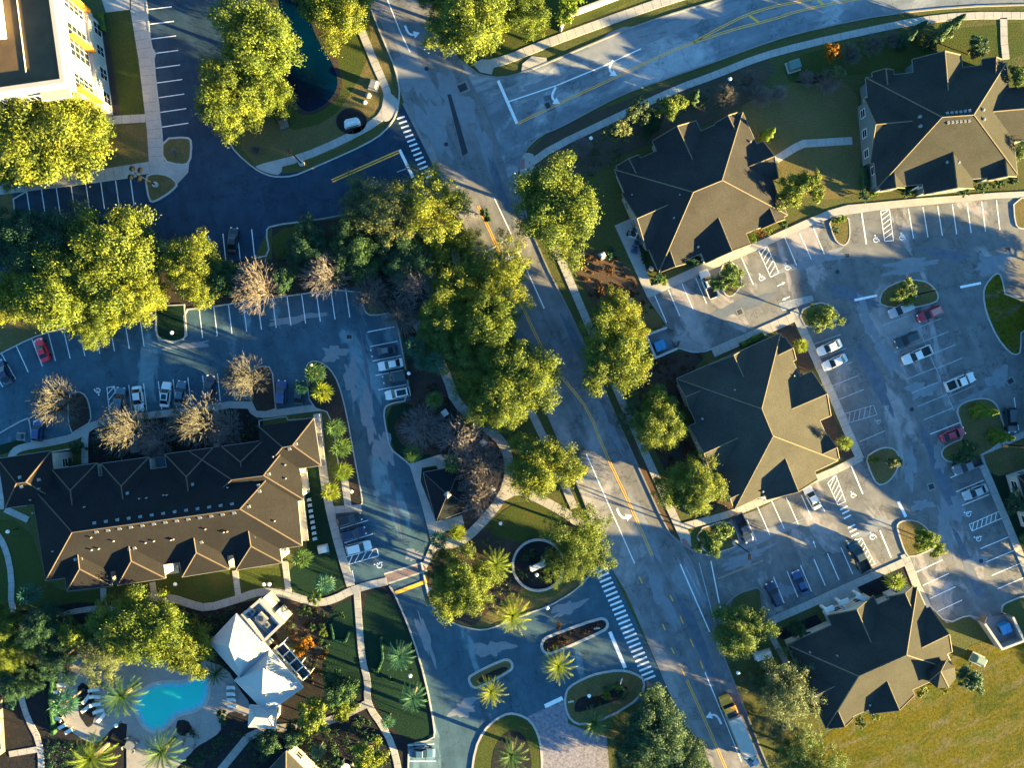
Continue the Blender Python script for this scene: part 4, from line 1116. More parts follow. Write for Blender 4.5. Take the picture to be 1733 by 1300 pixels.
# ---- hedges: leaf cards over a rounded bar
def hedge(pts, wpx, h, mat, label, seed=1, dens=55, z0=0.0):
    rng = np.random.default_rng(seed); p = [Vector(q) for q in PW(pts)]
    P, Q = [], []
    w = M(wpx)
    mb = MB(); sweep(mb, [(q.x, q.y) for q in p], w * 0.8, z0, z0 + h * 0.85)
    for i in range(len(p) - 1):
        a, b = p[i], p[i + 1]; L = (b - a).length
        n = int(L * (w + 2 * h) * dens)
        t = rng.random(n); th = rng.uniform(-0.2, math.pi + .2, n)
        d = (b - a) / max(L, 1e-6); s = np.array([-d.y, d.x, 0])
        wob = 1 + 0.12 * np.sin(t * L * 2.6 + seed)
        base = np.array([a.x, a.y, 0]) + np.outer(t * L, np.array([d.x, d.y, 0]))
        off = np.outer(np.cos(th) * w * 0.5 * wob, s) + np.outer(np.maximum(0.05, np.abs(np.sin(th)) ** 0.5 * h * wob), np.array([0, 0, 1])) + np.array([0, 0, z0])
        P.append(base + off); Q.append(np.outer(np.cos(th), s) + np.outer(np.abs(np.sin(th)) + .3, np.array([0, 0, 1])) + rng.normal(size=(n, 3)) * .4)
    me = cards_mesh('hedge', np.concatenate(P), np.concatenate(Q), 0.24, seed, mat)
    o = bpy.data.objects.new('hedge', me); COL.objects.link(o); tag(o, label, 'hedge', 'hedges')
    st = mb.build('stems', 'hedge_dark', o)
    return o

def inside(p, poly):
    r = False; n = len(poly)
    for i in range(n):
        a, b = poly[i], poly[i - 1]
        if (a[1] > p[1]) != (b[1] > p[1]) and p[0] < (b[0] - a[0]) * (p[1] - a[1]) / (b[1] - a[1]) + a[0]: r = not r
    return r

def ground_cover(poly, n, mat, seed, rmax=0.9, hmax=0.6, leaves=46):
    """low planting nobody could count: loose tufts of leaves over a bed"""
    rng = np.random.default_rng(seed)
    q = PW(poly); xs = [p[0] for p in q]; ys = [p[1] for p in q]
    P, Q = [], []; k = 0
    while k < n:
        p = (rng.uniform(min(xs), max(xs)), rng.uniform(min(ys), max(ys)))
        if not inside(p, q): continue
        k += 1
        r = rng.uniform(0.3, 1) * rmax; m = int(leaves * (r / rmax) ** 1.6) + 6
        u = rng.normal(size=(m, 3)); u /= np.linalg.norm(u, axis=1, keepdims=True); u[:, 2] = np.abs(u[:, 2])
        P.append(np.array([p[0], p[1], 0.05]) + u * np.array([r, r, hmax * r / rmax]) * np.abs(rng.normal(.8, .25, m))[:, None])
        Q.append(u + rng.normal(size=(m, 3)) * .4 + np.array([0, 0, .4]))
    me = cards_mesh('ground_cover', np.concatenate(P), np.concatenate(Q), 0.26, seed, mat, 0.45)
    o = bpy.data.objects.new('ground_cover', me); COL.objects.link(o)
    return tag(o, kind='stuff')

def build_ground_cover():
    G = ground_cover
    G([(-15, 1048), (60, 1060), (125, 1040), (105, 1110), (88, 1150), (88, 1250), (75, 1190), (40, 1120), (30, 1085)], 90, 'leaf_dark', 1)
    G([(80, 1200), (92, 1250), (130, 1262), (180, 1262), (120, 1310), (80, 1310)], 60, 'leaf_dark', 2)
    G([(395, 1240), (425, 1244), (515, 1238), (580, 1225), (615, 1205), (640, 1235), (655, 1262), (660, 1310), (520, 1310), (490, 1262), (465, 1268), (420, 1310), (392, 1300)], 120, 'leaf_dark', 3)
    G([(395, 1240), (425, 1244), (515, 1238), (580, 1225), (615, 1205), (640, 1235), (655, 1262), (660, 1310), (540, 1310)], 36, 'leaf_green', 4, .6)
    G([(455, 1030), (560, 1032), (556, 1130), (530, 1160), (512, 1120), (485, 1095), (478, 1045)], 90, 'leaf_rust', 5, .5, .4)
    G([(455, 1030), (560, 1032), (556, 1130), (530, 1160), (512, 1120), (485, 1095), (478, 1045)], 50, 'leaf_dark', 6, .6, .5)
    G([(235, 1040), (290, 1024), (345, 1042), (398, 1028), (352, 1082), (300, 1050)], 60, 'leaf_dark', 7)
    G([(155, 735), (222, 722), (235, 700), (360, 692), (440, 705), (444, 744), (360, 756), (165, 782)], 160, 'leaf_dark', 8, .9, .7)
    G([(665, 705), (700, 690), (740, 640), (765, 690), (830, 745), (852, 800), (840, 840), (800, 885), (785, 800), (740, 760), (700, 750)], 130, 'leaf_rust', 9, .6, .4)
    G([(665, 705), (700, 690), (740, 640), (765, 690), (830, 745), (852, 800), (840, 840), (800, 885), (785, 800), (740, 760), (700, 750)], 60, 'leaf_dark', 10, .8, .5)
    G([(465, 440), (560, 385), (640, 380), (760, 420), (740, 540), (690, 640), (690, 560), (612, 485), (470, 500), (330, 512), (430, 445)], 260, 'leaf_dark', 11, 1.2, .9)
    G([(465, 440), (560, 385), (640, 380), (760, 420), (740, 540), (690, 560), (612, 485), (470, 500)], 90, 'leaf_dusty', 12, .9, .7)
    G([(0, 480), (240, 460), (240, 520), (130, 540), (60, 550), (0, 540)], 120, 'leaf_dark', 13, 1.1, .8)
    G([(1105, 605), (1195, 600), (1150, 650), (1160, 720), (1195, 810), (1165, 860), (1120, 780), (1085, 680)], 120, 'leaf_rust', 14, .7, .4)
    G([(960, 260), (1040, 205), (1150, 165), (1230, 140), (1240, 175), (1100, 210), (1040, 280), (900, 345), (895, 320)], 130, 'leaf_dusty', 15, .6, .35)
    G([(970, 440), (1030, 425), (1060, 455), (1105, 525), (1060, 540), (1010, 525)], 80, 'leaf_rust', 16, .5, .3)
    G([(730, 930), (800, 910), (850, 905), (880, 1005), (850, 1048), (780, 1050), (735, 1015)], 70, 'leaf_dusty', 17, .6, .4)
    G([(885, 935), (935, 930), (945, 965), (930, 985), (890, 985), (876, 960)], 50, 'leaf_green', 18, .5, .4)
    G([(925, 1082), (1012, 1052), (1020, 1058), (930, 1100)], 40, 'leaf_rust', 19, .5, .35)
    G([(418, 10), (470, -10), (482, 120), (450, 215), (412, 200), (405, 120)], 110, 'leaf_dark', 22, 1.3, 2.0, 60)  # hidden undergrowth, added to stop low sun passing under the crowns
    G([(590, -10), (612, 0), (628, 60), (590, 60), (560, 20)], 30, 'leaf_dark', 23, 1.2, 1.6, 60)  # more hidden undergrowth, added to shade the ground behind it
    G([(355, 1255), (400, 1240), (380, 1270), (330, 1300), (300, 1310)], 50, 'leaf_dark', 20, .8, .6)

def build_plants():
    make_library()
    build_ground_cover()
    T = tree
    # -- top left
    T('oak', 0, 70, 225, 98, 'leaf_yellow', 'big yellow-green tree hugging the corner of the white office', .85)
    T('oak', 1, 118, 195, 56, 'leaf_yellow', 'smaller leafy crown beside the office lawn, at the big corner tree')
    T('oak', 2, 10, 275, 50, 'leaf_yellow', 'yellow-green crown at the left edge below the white office')
    T('oak', 3, 432, 72, 80, 'leaf_yellow', 'tall yellow tree between the blue parking lot and the pond')
    T('oak', 4, 385, 160, 66, 'leaf_yellow', 'leafy tree over the parking stalls below the tall yellow pond tree')
    T('oak', 1, 440, 150, 50, 'leaf_yellow', 'yellow crown leaning over the west bank of the pond', .95)
    T('oak', 0, 575, 2, 62, 'leaf_yellow', 'tree at the top edge between the pond and the road')
    T('oak', 2, 520, -25, 45, 'leaf_oak', 'crown cut by the top edge north of the pond')
    T('oak', 3, 795, 25, 75, 'leaf_yellow', 'big yellow-green tree at the north corner of the road junction')
    T('oak', 1, 880, 0, 52, 'leaf_yellow', 'bright tree behind the wall at the upper road')
    T('oak', 4, 755, -20, 45, 'leaf_yellow', 'crown overhanging the main road at the top edge')
    T('small', 0, 965, -6, 34, 'leaf_bright', 'low bright green crown against the white wall top')
    # -- entrance group in the middle
    T('thin', 0, 735, 352, 72, 'leaf_yellow', 'golden spreading tree over the blue entrance mouth')
    T('thin', 1, 655, 365, 66, 'leaf_dusty', 'dusty olive tree at the south kerb of the blue entrance')
    T('thin', 2, 610, 335, 42, 'leaf_dusty', 'small dusty crown overhanging the blue entrance lane')
    T('oak', 2, 600, 425, 52, 'leaf_dark', 'dark shaded tree between the two lots')
    T('oak', 3, 520, 415, 44, 'leaf_dark', 'dark tree beside the kerbed lawn corner of the blue lot')
    T('oak', 0, 690, 440, 50, 'leaf_dark', 'dark tree behind the golden entrance tree')
    T('thin', 1, 775, 405, 38, 'leaf_yellow', 'small golden crown by the sunlit strip of road')
    # -- left woodland strip
    T('oak', 1, 195, 432, 78, 'leaf_yellow', 'largest yellow-green crown in the strip between the two left lots')
    T('oak', 2, 110, 490, 80, 'leaf_yellow', 'wide yellow crown above the red sedan')
    T('oak', 3, 225, 495, 60, 'leaf_yellow', 'yellow crown left of the dark grass finger in the lot')
    T('oak', 4, 160, 540, 46, 'leaf_yellow', 'yellow crown hanging over the parking stalls near the red sedan')
    T('oak', 0, 70, 415, 66, 'leaf_dark', 'dark green crown at the upper left of the woodland strip')
    T('oak', 1, 20, 400, 48, 'leaf_dark', 'dark green crown at the left edge beside the kerb')
    T('thin', 2, 130, 405, 52, 'leaf_dusty', 'dusty thin crown between dark crowns of the strip')
    T('oak', 3, 25, 500, 48, 'leaf_yellow', 'yellow-green crown at the left edge above the lawn')
    T('oak', 4, 322, 455, 58, 'leaf_yellow', 'round yellow tree at the head of the dark grass finger')
    T('small', 1, 378, 470, 32, 'leaf_green', 'small green tree right of the round yellow tree')
    T('small', 2, 480, 470, 26, 'leaf_dark', 'small dark bush-like tree between two bare trees')
    # -- main road row, west side
    T('thin', 2, 850, 468, 62, 'leaf_yellow', 'yellow roadside tree beside the upper left-turn arrow')
    T('thin', 0, 765, 505, 62, 'leaf_yellow', 'loose tree over the footpath beside the bare thicket')
    T('oak', 3, 825, 545, 62, 'leaf_yellow', 'yellow crown in the middle of the roadside row')
    T('oak', 1, 740, 570, 40, 'leaf_oak', 'olive shaded crown next to the parked cars corner')
    T('oak', 0, 880, 635, 66, 'leaf_yellow', 'tallest golden tree beside the bend of the road')
    T('oak', 4, 840, 685, 56, 'leaf_yellow', 'golden tree over the curve of the footpath')
    T('thin', 1, 800, 640, 46, 'leaf_yellow', 'thin loose tree between footpath and golden trees')
    T('oak', 2, 916, 792, 60, 'leaf_yellow', 'round golden tree where the footpaths fork')
    T('thin', 0, 955, 790, 34, 'leaf_dusty', 'sparse dull crown between the round golden tree and the road')
    T('thin', 2, 985, 905, 60, 'leaf_yellow', 'wide loose tree beside the ring wall garden and road')
    T('thin', 1, 960, 955, 44, 'leaf_yellow', 'thin crown leaning over the ring wall garden')
    T('oak', 1, 783, 992, 58, 'leaf_yellow', 'golden bushy tree on the driveway corner beside the crossing')
    T('thin', 2, 752, 965, 36, 'leaf_green', 'green crown beside the brick crossing')
    T('thin', 2, 800, 462, 48, 'leaf_yellow', 'loose crown between the golden entrance tree and the roadside row')
    T('oak', 4, 752, 540, 46, 'leaf_oak', 'olive crown over the start of the footpath')
    T('thin', 0, 792, 600, 50, 'leaf_oak', 'olive crown beside the footpath left of the tallest golden tree')
    T('oak', 2, 700, 455, 40, 'leaf_dusty', 'dull crown above the leafless thicket by the stalls corner')
    T('oak', 1, 845, 600, 46, 'leaf_yellow', 'golden crown filling the roadside row above the tallest one')
    # -- main road row, east side
    T('oak', 0, 942, 352, 78, 'leaf_yellow', 'big round oak at the junction corner facing the dark slab')
    T('oak', 2, 1040, 600, 66, 'leaf_yellow', 'large golden oak between the road and the first dumpster pen', 1.0)
    T('oak', 3, 1050, 538, 48, 'leaf_yellow', 'upper crown of the golden pair beside the first dumpster pen')
    T('oak', 4, 1118, 712, 52, 'leaf_yellow', 'golden tree beside the west wall of the middle shop')
    T('thin', 0, 1078, 700, 36, 'leaf_dusty', 'sparse crown overhanging the east sidewalk')
    T('oak', 1, 1172, 822, 54, 'leaf_yellow', 'golden tree at the southwest corner of the middle shop')
    T('small', 0, 1203, 916, 32, 'leaf_oak', 'small round tree on the lawn by the lot entrance')
    T('oak', 2, 1255, 1070, 50, 'leaf_oak', 'oak on the corner lawn south of the lot entrance')
    T('thin', 1, 1336, 1172, 60, 'leaf_dusty', 'broad olive oak left of the lower shop')
    T('thin', 2, 1352, 1280, 50, 'leaf_oak', 'olive crown beside the white trailer', .8)
    T('thin', 0, 1395, 1318, 50, 'leaf_oak', 'olive crown at the bottom edge beside the golden field')
    T('thin', 1, 1318, 1232, 46, 'leaf_dusty', 'low spreading olive tree between the lorry and the lower shop', .42)
    T('thin', 0, 1290, 1165, 34, 'leaf_dusty', 'low olive tree beside the kerb ahead of the lorry', .5)
    T('oak', 3, 1108, 1240, 66, 'leaf_dark', 'dark oak in deep shade beside the paver drive', .75)
    T('oak', 4, 1150, 1290, 52, 'leaf_dark', 'dark oak cut by the bottom edge next to the yellow centre line', .75)
    T('oak', 1, 1075, 1285, 46, 'leaf_dark', 'dark crown at the bottom edge beside the paver drive', .8)
    # -- bottom left by the pool
    T('oak', 0, 255, 1068, 66, 'leaf_yellow', 'golden tree north of the pool')
    T('oak', 2, 312, 1100, 50, 'leaf_yellow', 'golden tree touching the north edge of the pool water')
    T('oak', 4, 200, 1062, 56, 'leaf_yellow', 'golden tree left in the clump north of the pool')
    T('thin', 1, 170, 1110, 52, 'leaf_dusty', 'thin dusty tree over the left of the pool deck')
    T('thin', 0, 100, 1115, 44, 'leaf_dark', 'dark thin tree at the loungers west of the pool')
    T('oak', 3, 75, 1060, 44, 'leaf_dark', 'dark tree where the winding paths meet')
    T('oak', 1, 8, 1062, 36, 'leaf_yellow', 'golden crown at the left edge near the winding path')
    T('oak', 2, 12, 1112, 38, 'leaf_yellow', 'golden crown at the left edge above the blue roofed house')
    T('oak', 4, 30, 1160, 34, 'leaf_dark', 'dark crown over the winding path at left')
    T('small', 1, 128, 1075, 30, 'leaf_yellow', 'small golden crown at the left of the pool clump')
    T('small', 2, 572, 1170, 32, 'leaf_green', 'green tree left of the garden path fork')
    T('small', 0, 585, 1195, 26, 'leaf_yellow', 'small yellow tree at the garden path fork')
    T('small', 1, 530, 1213, 34, 'leaf_yellow', 'yellow bushy tree beside the porch of the metal roofed pool house')
    T('small', 2, 500, 1245, 24, 'leaf_dark', 'dark small tree south of the metal roofed pool house')
    T('small', 1, 456, 1258, 26, 'leaf_dark', 'dark small tree between the porch and the bottom house')
    T('small', 0, 625, 1280, 36, 'leaf_yellow', 'yellow tree at the bottom edge near the round white table')
    # -- upper right shops' trees
    T('small', 1, 1047, 222, 22, 'leaf_dusty', 'small olive tree nearest the corner ramp of the upper road', 1.45)
    T('small', 2, 1080, 186, 24, 'leaf_dusty', 'dusty small tree in the row along the upper road', 1.45)
    T('small', 0, 1132, 182, 26, 'leaf_oak', 'bright round tree in the row along the upper road', 1.45)
    T('conifer', 0, 1175, 163, 13, 'leaf_green', 'small green cone tree north of the upper left shop')
    T('oak', 0, 1100, 205, 24, 'leaf_dark', 'dark tree behind the bright round one by the upper road')
    T('conifer', 1, 1302, 226, 13, 'leaf_bright', 'lone bright cone tree on the lawn between two shops')
    T('small', 1, 1343, 322, 31, 'leaf_yellow', 'left tree of the pair at the east end of the upper left shop')
    T('small', 0, 1372, 310, 27, 'leaf_yellow', 'yellower right tree of the pair at the upper left shop', 1.2)
    for x, y, r, l in [(1552, 50, 14, 'dark conifer beside the sidewalk, leftmost of the dark conifers'), (1588, 60, 18, 'dark conifer in front of the upper right shop'), (1612, 42, 17, 'dark conifer near the sidewalk branch'), (1536, 65, 14, 'low dark conifer beside the twiggy hedge')]:
        T('conifer', int(x) % 2, x, y, r, 'leaf_dark', l)
    T('small', 2, 1655, 78, 20, 'leaf_dark', 'blue-green dark tree north of the upper right shop')
    T('small', 0, 1722, 128, 24, 'leaf_oak', 'yellowish tree at the right edge beside the upper right shop')
    T('small', 1, 1724, 262, 14, 'leaf_oak', 'small tree at the right edge near the shop side door')
    T('small', 2, 1408, 87, 17, 'leaf_orange', 'bright orange autumn tree by the utility box')
    T('small', 1, 1415, 125, 17, 'leaf_dusty', 'faded small tree below the orange autumn tree')
    # -- lot trees
    T('small', 0, 1236, 468, 29, 'leaf_oak', 'round tree on the lot island beside the white pickup', .8)
    T('small', 1, 1392, 537, 29, 'leaf_oak', 'round tree on the lawn tip north of the middle shop', .8)
    T('small', 2, 1532, 494, 24, 'leaf_oak', 'round tree on the oval island above the silver car', .8)
    T('conifer', 1, 1668, 697, 16, 'leaf_bright', 'bright young tree on the island above the maroon sedan')
    T('small', 0, 1638, 764, 25, 'leaf_green', 'green tree on the lower lobe of the maroon sedan island', .8)
    T('conifer', 0, 1696, 740, 15, 'leaf_bright', 'slim bright tree at the right tip of the maroon sedan island')
    T('small', 1, 1514, 782, 14, 'leaf_dusty', 'thin small tree on the shield shaped lot island')
    T('small', 2, 1568, 914, 22, 'leaf_bright', 'bright tree on the island beside the stop bar')
    T('small', 0, 1590, 930, 15, 'leaf_bright', 'smaller bright tree leaning off the island beside the stop bar')
    T('small', 1, 1350, 1065, 19, 'leaf_green', 'light green tree left of the lower shop entrance')
    T('small', 1, 1643, 1149, 25, 'hedge_dark', 'dark round tree beside the turret of the lower shop', .85)
    T('small', 2, 1722, 850, 22, 'leaf_dark', 'dark tree in front of the small white house at the right edge')
    # unseen trees added past the right edge so their shade lies on the lot
    for x, y, r in [(1795, 500, 50), (1822, 600, 66), (1835, 690, 70), (1840, 780, 66), (1830, 870, 60), (1838, 935, 52), (1800, 968, 46), (1790, 905, 44), (1815, 1075, 40), (1900, 640, 70), (1890, 1130, 40), (1790, 452, 40), (1895, 820, 70)]:
        T('oak', int(x + y) % 5, x, y, r, 'leaf_oak', 'unseen tree added beyond the right edge to shade the shops lot', .6)
    # -- leafless trees
    B = bare_tree
    B(0, 92, 680, 44, 'twig_tan', 'golden leafless fan tree on the island beside the blue hatchback')
    B(1, 413, 640, 40, 'twig_tan', 'golden leafless fan tree on the island left of the blue van')
    B(2, 208, 726, 48, 'twig_tan', 'golden leafless fan tree between two clubhouse paths')
    B(3, 330, 712, 48, 'twig_tan', 'golden leafless fan tree in front of the clubhouse entry')
    B(0, 378, 728, 34, 'twig_grey', 'grey leafless tree right of the clubhouse entry path')
    B(1, 262, 745, 34, 'twig_grey', 'grey leafless tree in the dark bed before the clubhouse')
    B(2, 432, 484, 46, 'twig_pink', 'pinkish leafless tree above the empty stalls')
    B(3, 550, 462, 42, 'twig_grey', 'leafless tree around the white lamp above the stalls')
    B(0, 627, 500, 34, 'twig_pink', 'leafless tree at the corner of the upper stalls')
    B(1, 676, 535, 34, 'twig_pink', 'leafless tree above the four parked cars')
    B(2, 700, 480, 42, 'twig_grey', 'grey leafless thicket tree behind the stalls corner')
    B(3, 785, 742, 44, 'twig_grey', 'leafless tree in the brown garden north of the kiosk')
    B(0, 815, 790, 44, 'twig_pink', 'leafless tree right of the kiosk')
    B(1, 812, 838, 40, 'twig_pink', 'leafless tree at the southeast of the kiosk')
    B(2, 715, 720, 38, 'twig_grey', 'low leafless shrubbery left in the brown kiosk garden', .6)
    B(3, 1230, 160, 22, 'twig_tan', 'tan leafless shrub tree north of the upper left shop', .8)
    B(0, 1265, 135, 20, 'twig_tan', 'small leafless tree beside the upper sidewalk', .8)
    B(1, 1288, 163, 20, 'twig_pink', 'leafless tree on the lawn east of the tan one', .8)
    B(2, 1318, 158, 16, 'twig_grey', 'grey leafless shrub below the green utility box', .8)
    B(3, 1440, 90, 20, 'twig_tan', 'leafless shrub right of the orange tree', .8)
    B(0, 1365, 132, 15, 'twig_pink', 'pale leafless tree below the utility box', .8)
    B(1, 1402, 137, 22, 'twig_pink', 'pinkish leafless tree on the lawn under the orange tree', .8)
    B(2, 1478, 75, 20, 'twig_tan', 'low twiggy shrub by the bend of the sidewalk', .7)
    B(3, 1510, 65, 16, 'twig_tan', 'twiggy shrub left of the dark conifers', .7)
    B(0, 985, 248, 18, 'twig_grey', 'dark leafless tree inside the junction corner', .8)
    B(1, 432, 255, 12, 'twig_tan', 'tiny leafless tree on the pond lawn kerb', .8)
    B(2, 293, 258, 8, 'twig_grey', 'tiny leafless sapling on the kerbed lawn square', .8)
    # -- palms
    D = palm
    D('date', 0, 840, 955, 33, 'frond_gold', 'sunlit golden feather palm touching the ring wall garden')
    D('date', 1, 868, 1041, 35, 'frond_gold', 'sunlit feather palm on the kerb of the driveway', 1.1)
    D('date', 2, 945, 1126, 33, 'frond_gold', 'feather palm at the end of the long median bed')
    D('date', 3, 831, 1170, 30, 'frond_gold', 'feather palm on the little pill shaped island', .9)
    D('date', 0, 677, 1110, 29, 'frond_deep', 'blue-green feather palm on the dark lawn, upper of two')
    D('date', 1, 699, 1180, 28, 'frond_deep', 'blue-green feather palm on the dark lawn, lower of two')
    D('date', 2, 1006, 1222, 30, 'frond', 'green feather palm overhanging the paver drive')
    D('date', 3, 865, 1278, 32, 'frond', 'green feather palm on the round bottom island')
    D('date', 0, 207, 1178, 42, 'frond', 'large feather palm between loungers and pool water', 0.8)
    D('date', 1, 155, 1284, 46, 'frond_gold', 'large golden feather palm at the bottom left', 0.8)
    D('date', 2, 275, 1272, 42, 'frond', 'large feather palm south of the pool', 0.8)
    D('date', 3, 366, 1140, 24, 'frond', 'small feather palm between the pool and the metal roof', .8)
    F = lambda x, y, r, l, m='frond', k=0, hs=1.0: palm('fan', k, x, y, r, m, l, hs)
    F(533, 632, 22, 'fan palm at the tip of the planted island beside the lamp'); F(546, 664, 22, 'brightest fan palm on the planted island beside the dark car', 'frond_gold', 1)
    F(510, 655, 15, 'dull fan palm over the dark car', 'frond_deep', 2)
    F(568, 725, 21, 'uppermost fan palm in the column beside the clubhouse end', 'frond', 1); F(577, 758, 21, 'second fan palm down the column beside the clubhouse end', 'frond', 2)
    F(580, 798, 20, 'fan palm above the striped walk beside the clubhouse end', 'frond_gold', 0); F(560, 832, 20, 'yellow fan palm nearest the chairs of the clubhouse terrace', 'frond_gold', 1)
    F(735, 677, 18, 'fan palm beside the curved footpath above the kiosk garden', 'frond', 2); F(699, 768, 19, 'fan palm at the driveway end of the kiosk walk', 'frond', 0); F(766, 785, 20, 'fan palm overhanging the kiosk roof', 'frond', 1)
    F(742, 914, 19, 'fan palm beside the path mouth at the driveway', 'frond_deep', 2); F(774, 902, 18, 'yellower fan palm on the path south of the kiosk', 'frond_gold', 0); F(752, 938, 15, 'low fan palm under the path mouth palms', 'frond', 1)
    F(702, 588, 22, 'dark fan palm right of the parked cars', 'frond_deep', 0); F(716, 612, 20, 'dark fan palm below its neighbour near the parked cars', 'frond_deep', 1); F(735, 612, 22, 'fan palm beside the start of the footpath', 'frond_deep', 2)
    F(512, 945, 21, 'fan palm at the lower right corner of the clubhouse roof', 'frond', 1)
    F(550, 988, 20, 'bluish fan palm on the dark lawn by the winding path', 'leaf_teal', 2); F(656, 1222, 14, 'small bluish palm beside the garden path', 'leaf_teal', 0)
    F(538, 1272, 15, 'bluish palm near the chairs of the bottom house', 'leaf_teal', 1); F(110, 1190, 26, 'dark palm over the loungers west of the pool', 'frond_deep', 2)
    F(1430, 750, 15, 'golden palm in the bed east of the middle shop', 'frond_gold', 0, 1.3); F(1356, 585, 16, 'golden palm beside the two white sedans', 'frond_gold', 1); F(1516, 985, 20, 'golden palm right of the lower shop entrance', 'frond_gold', 2)
    F(50, 1005, 22, 'shadowed palm on the lawn left of the clubhouse', 'frond_deep', 0); F(605, 320, 14, 'pale palm on the blue entrance lane edge', 'frond_deep', 1)
    F(1736, 250, 18, 'palm at the right edge by the upper right shop', 'frond', 2)
    # -- shrubs and hedges
    Sh = lambda x, y, r, m, l, k=0, hs=1.0: tree('shrub', k, x, y, r, m, l, hs)
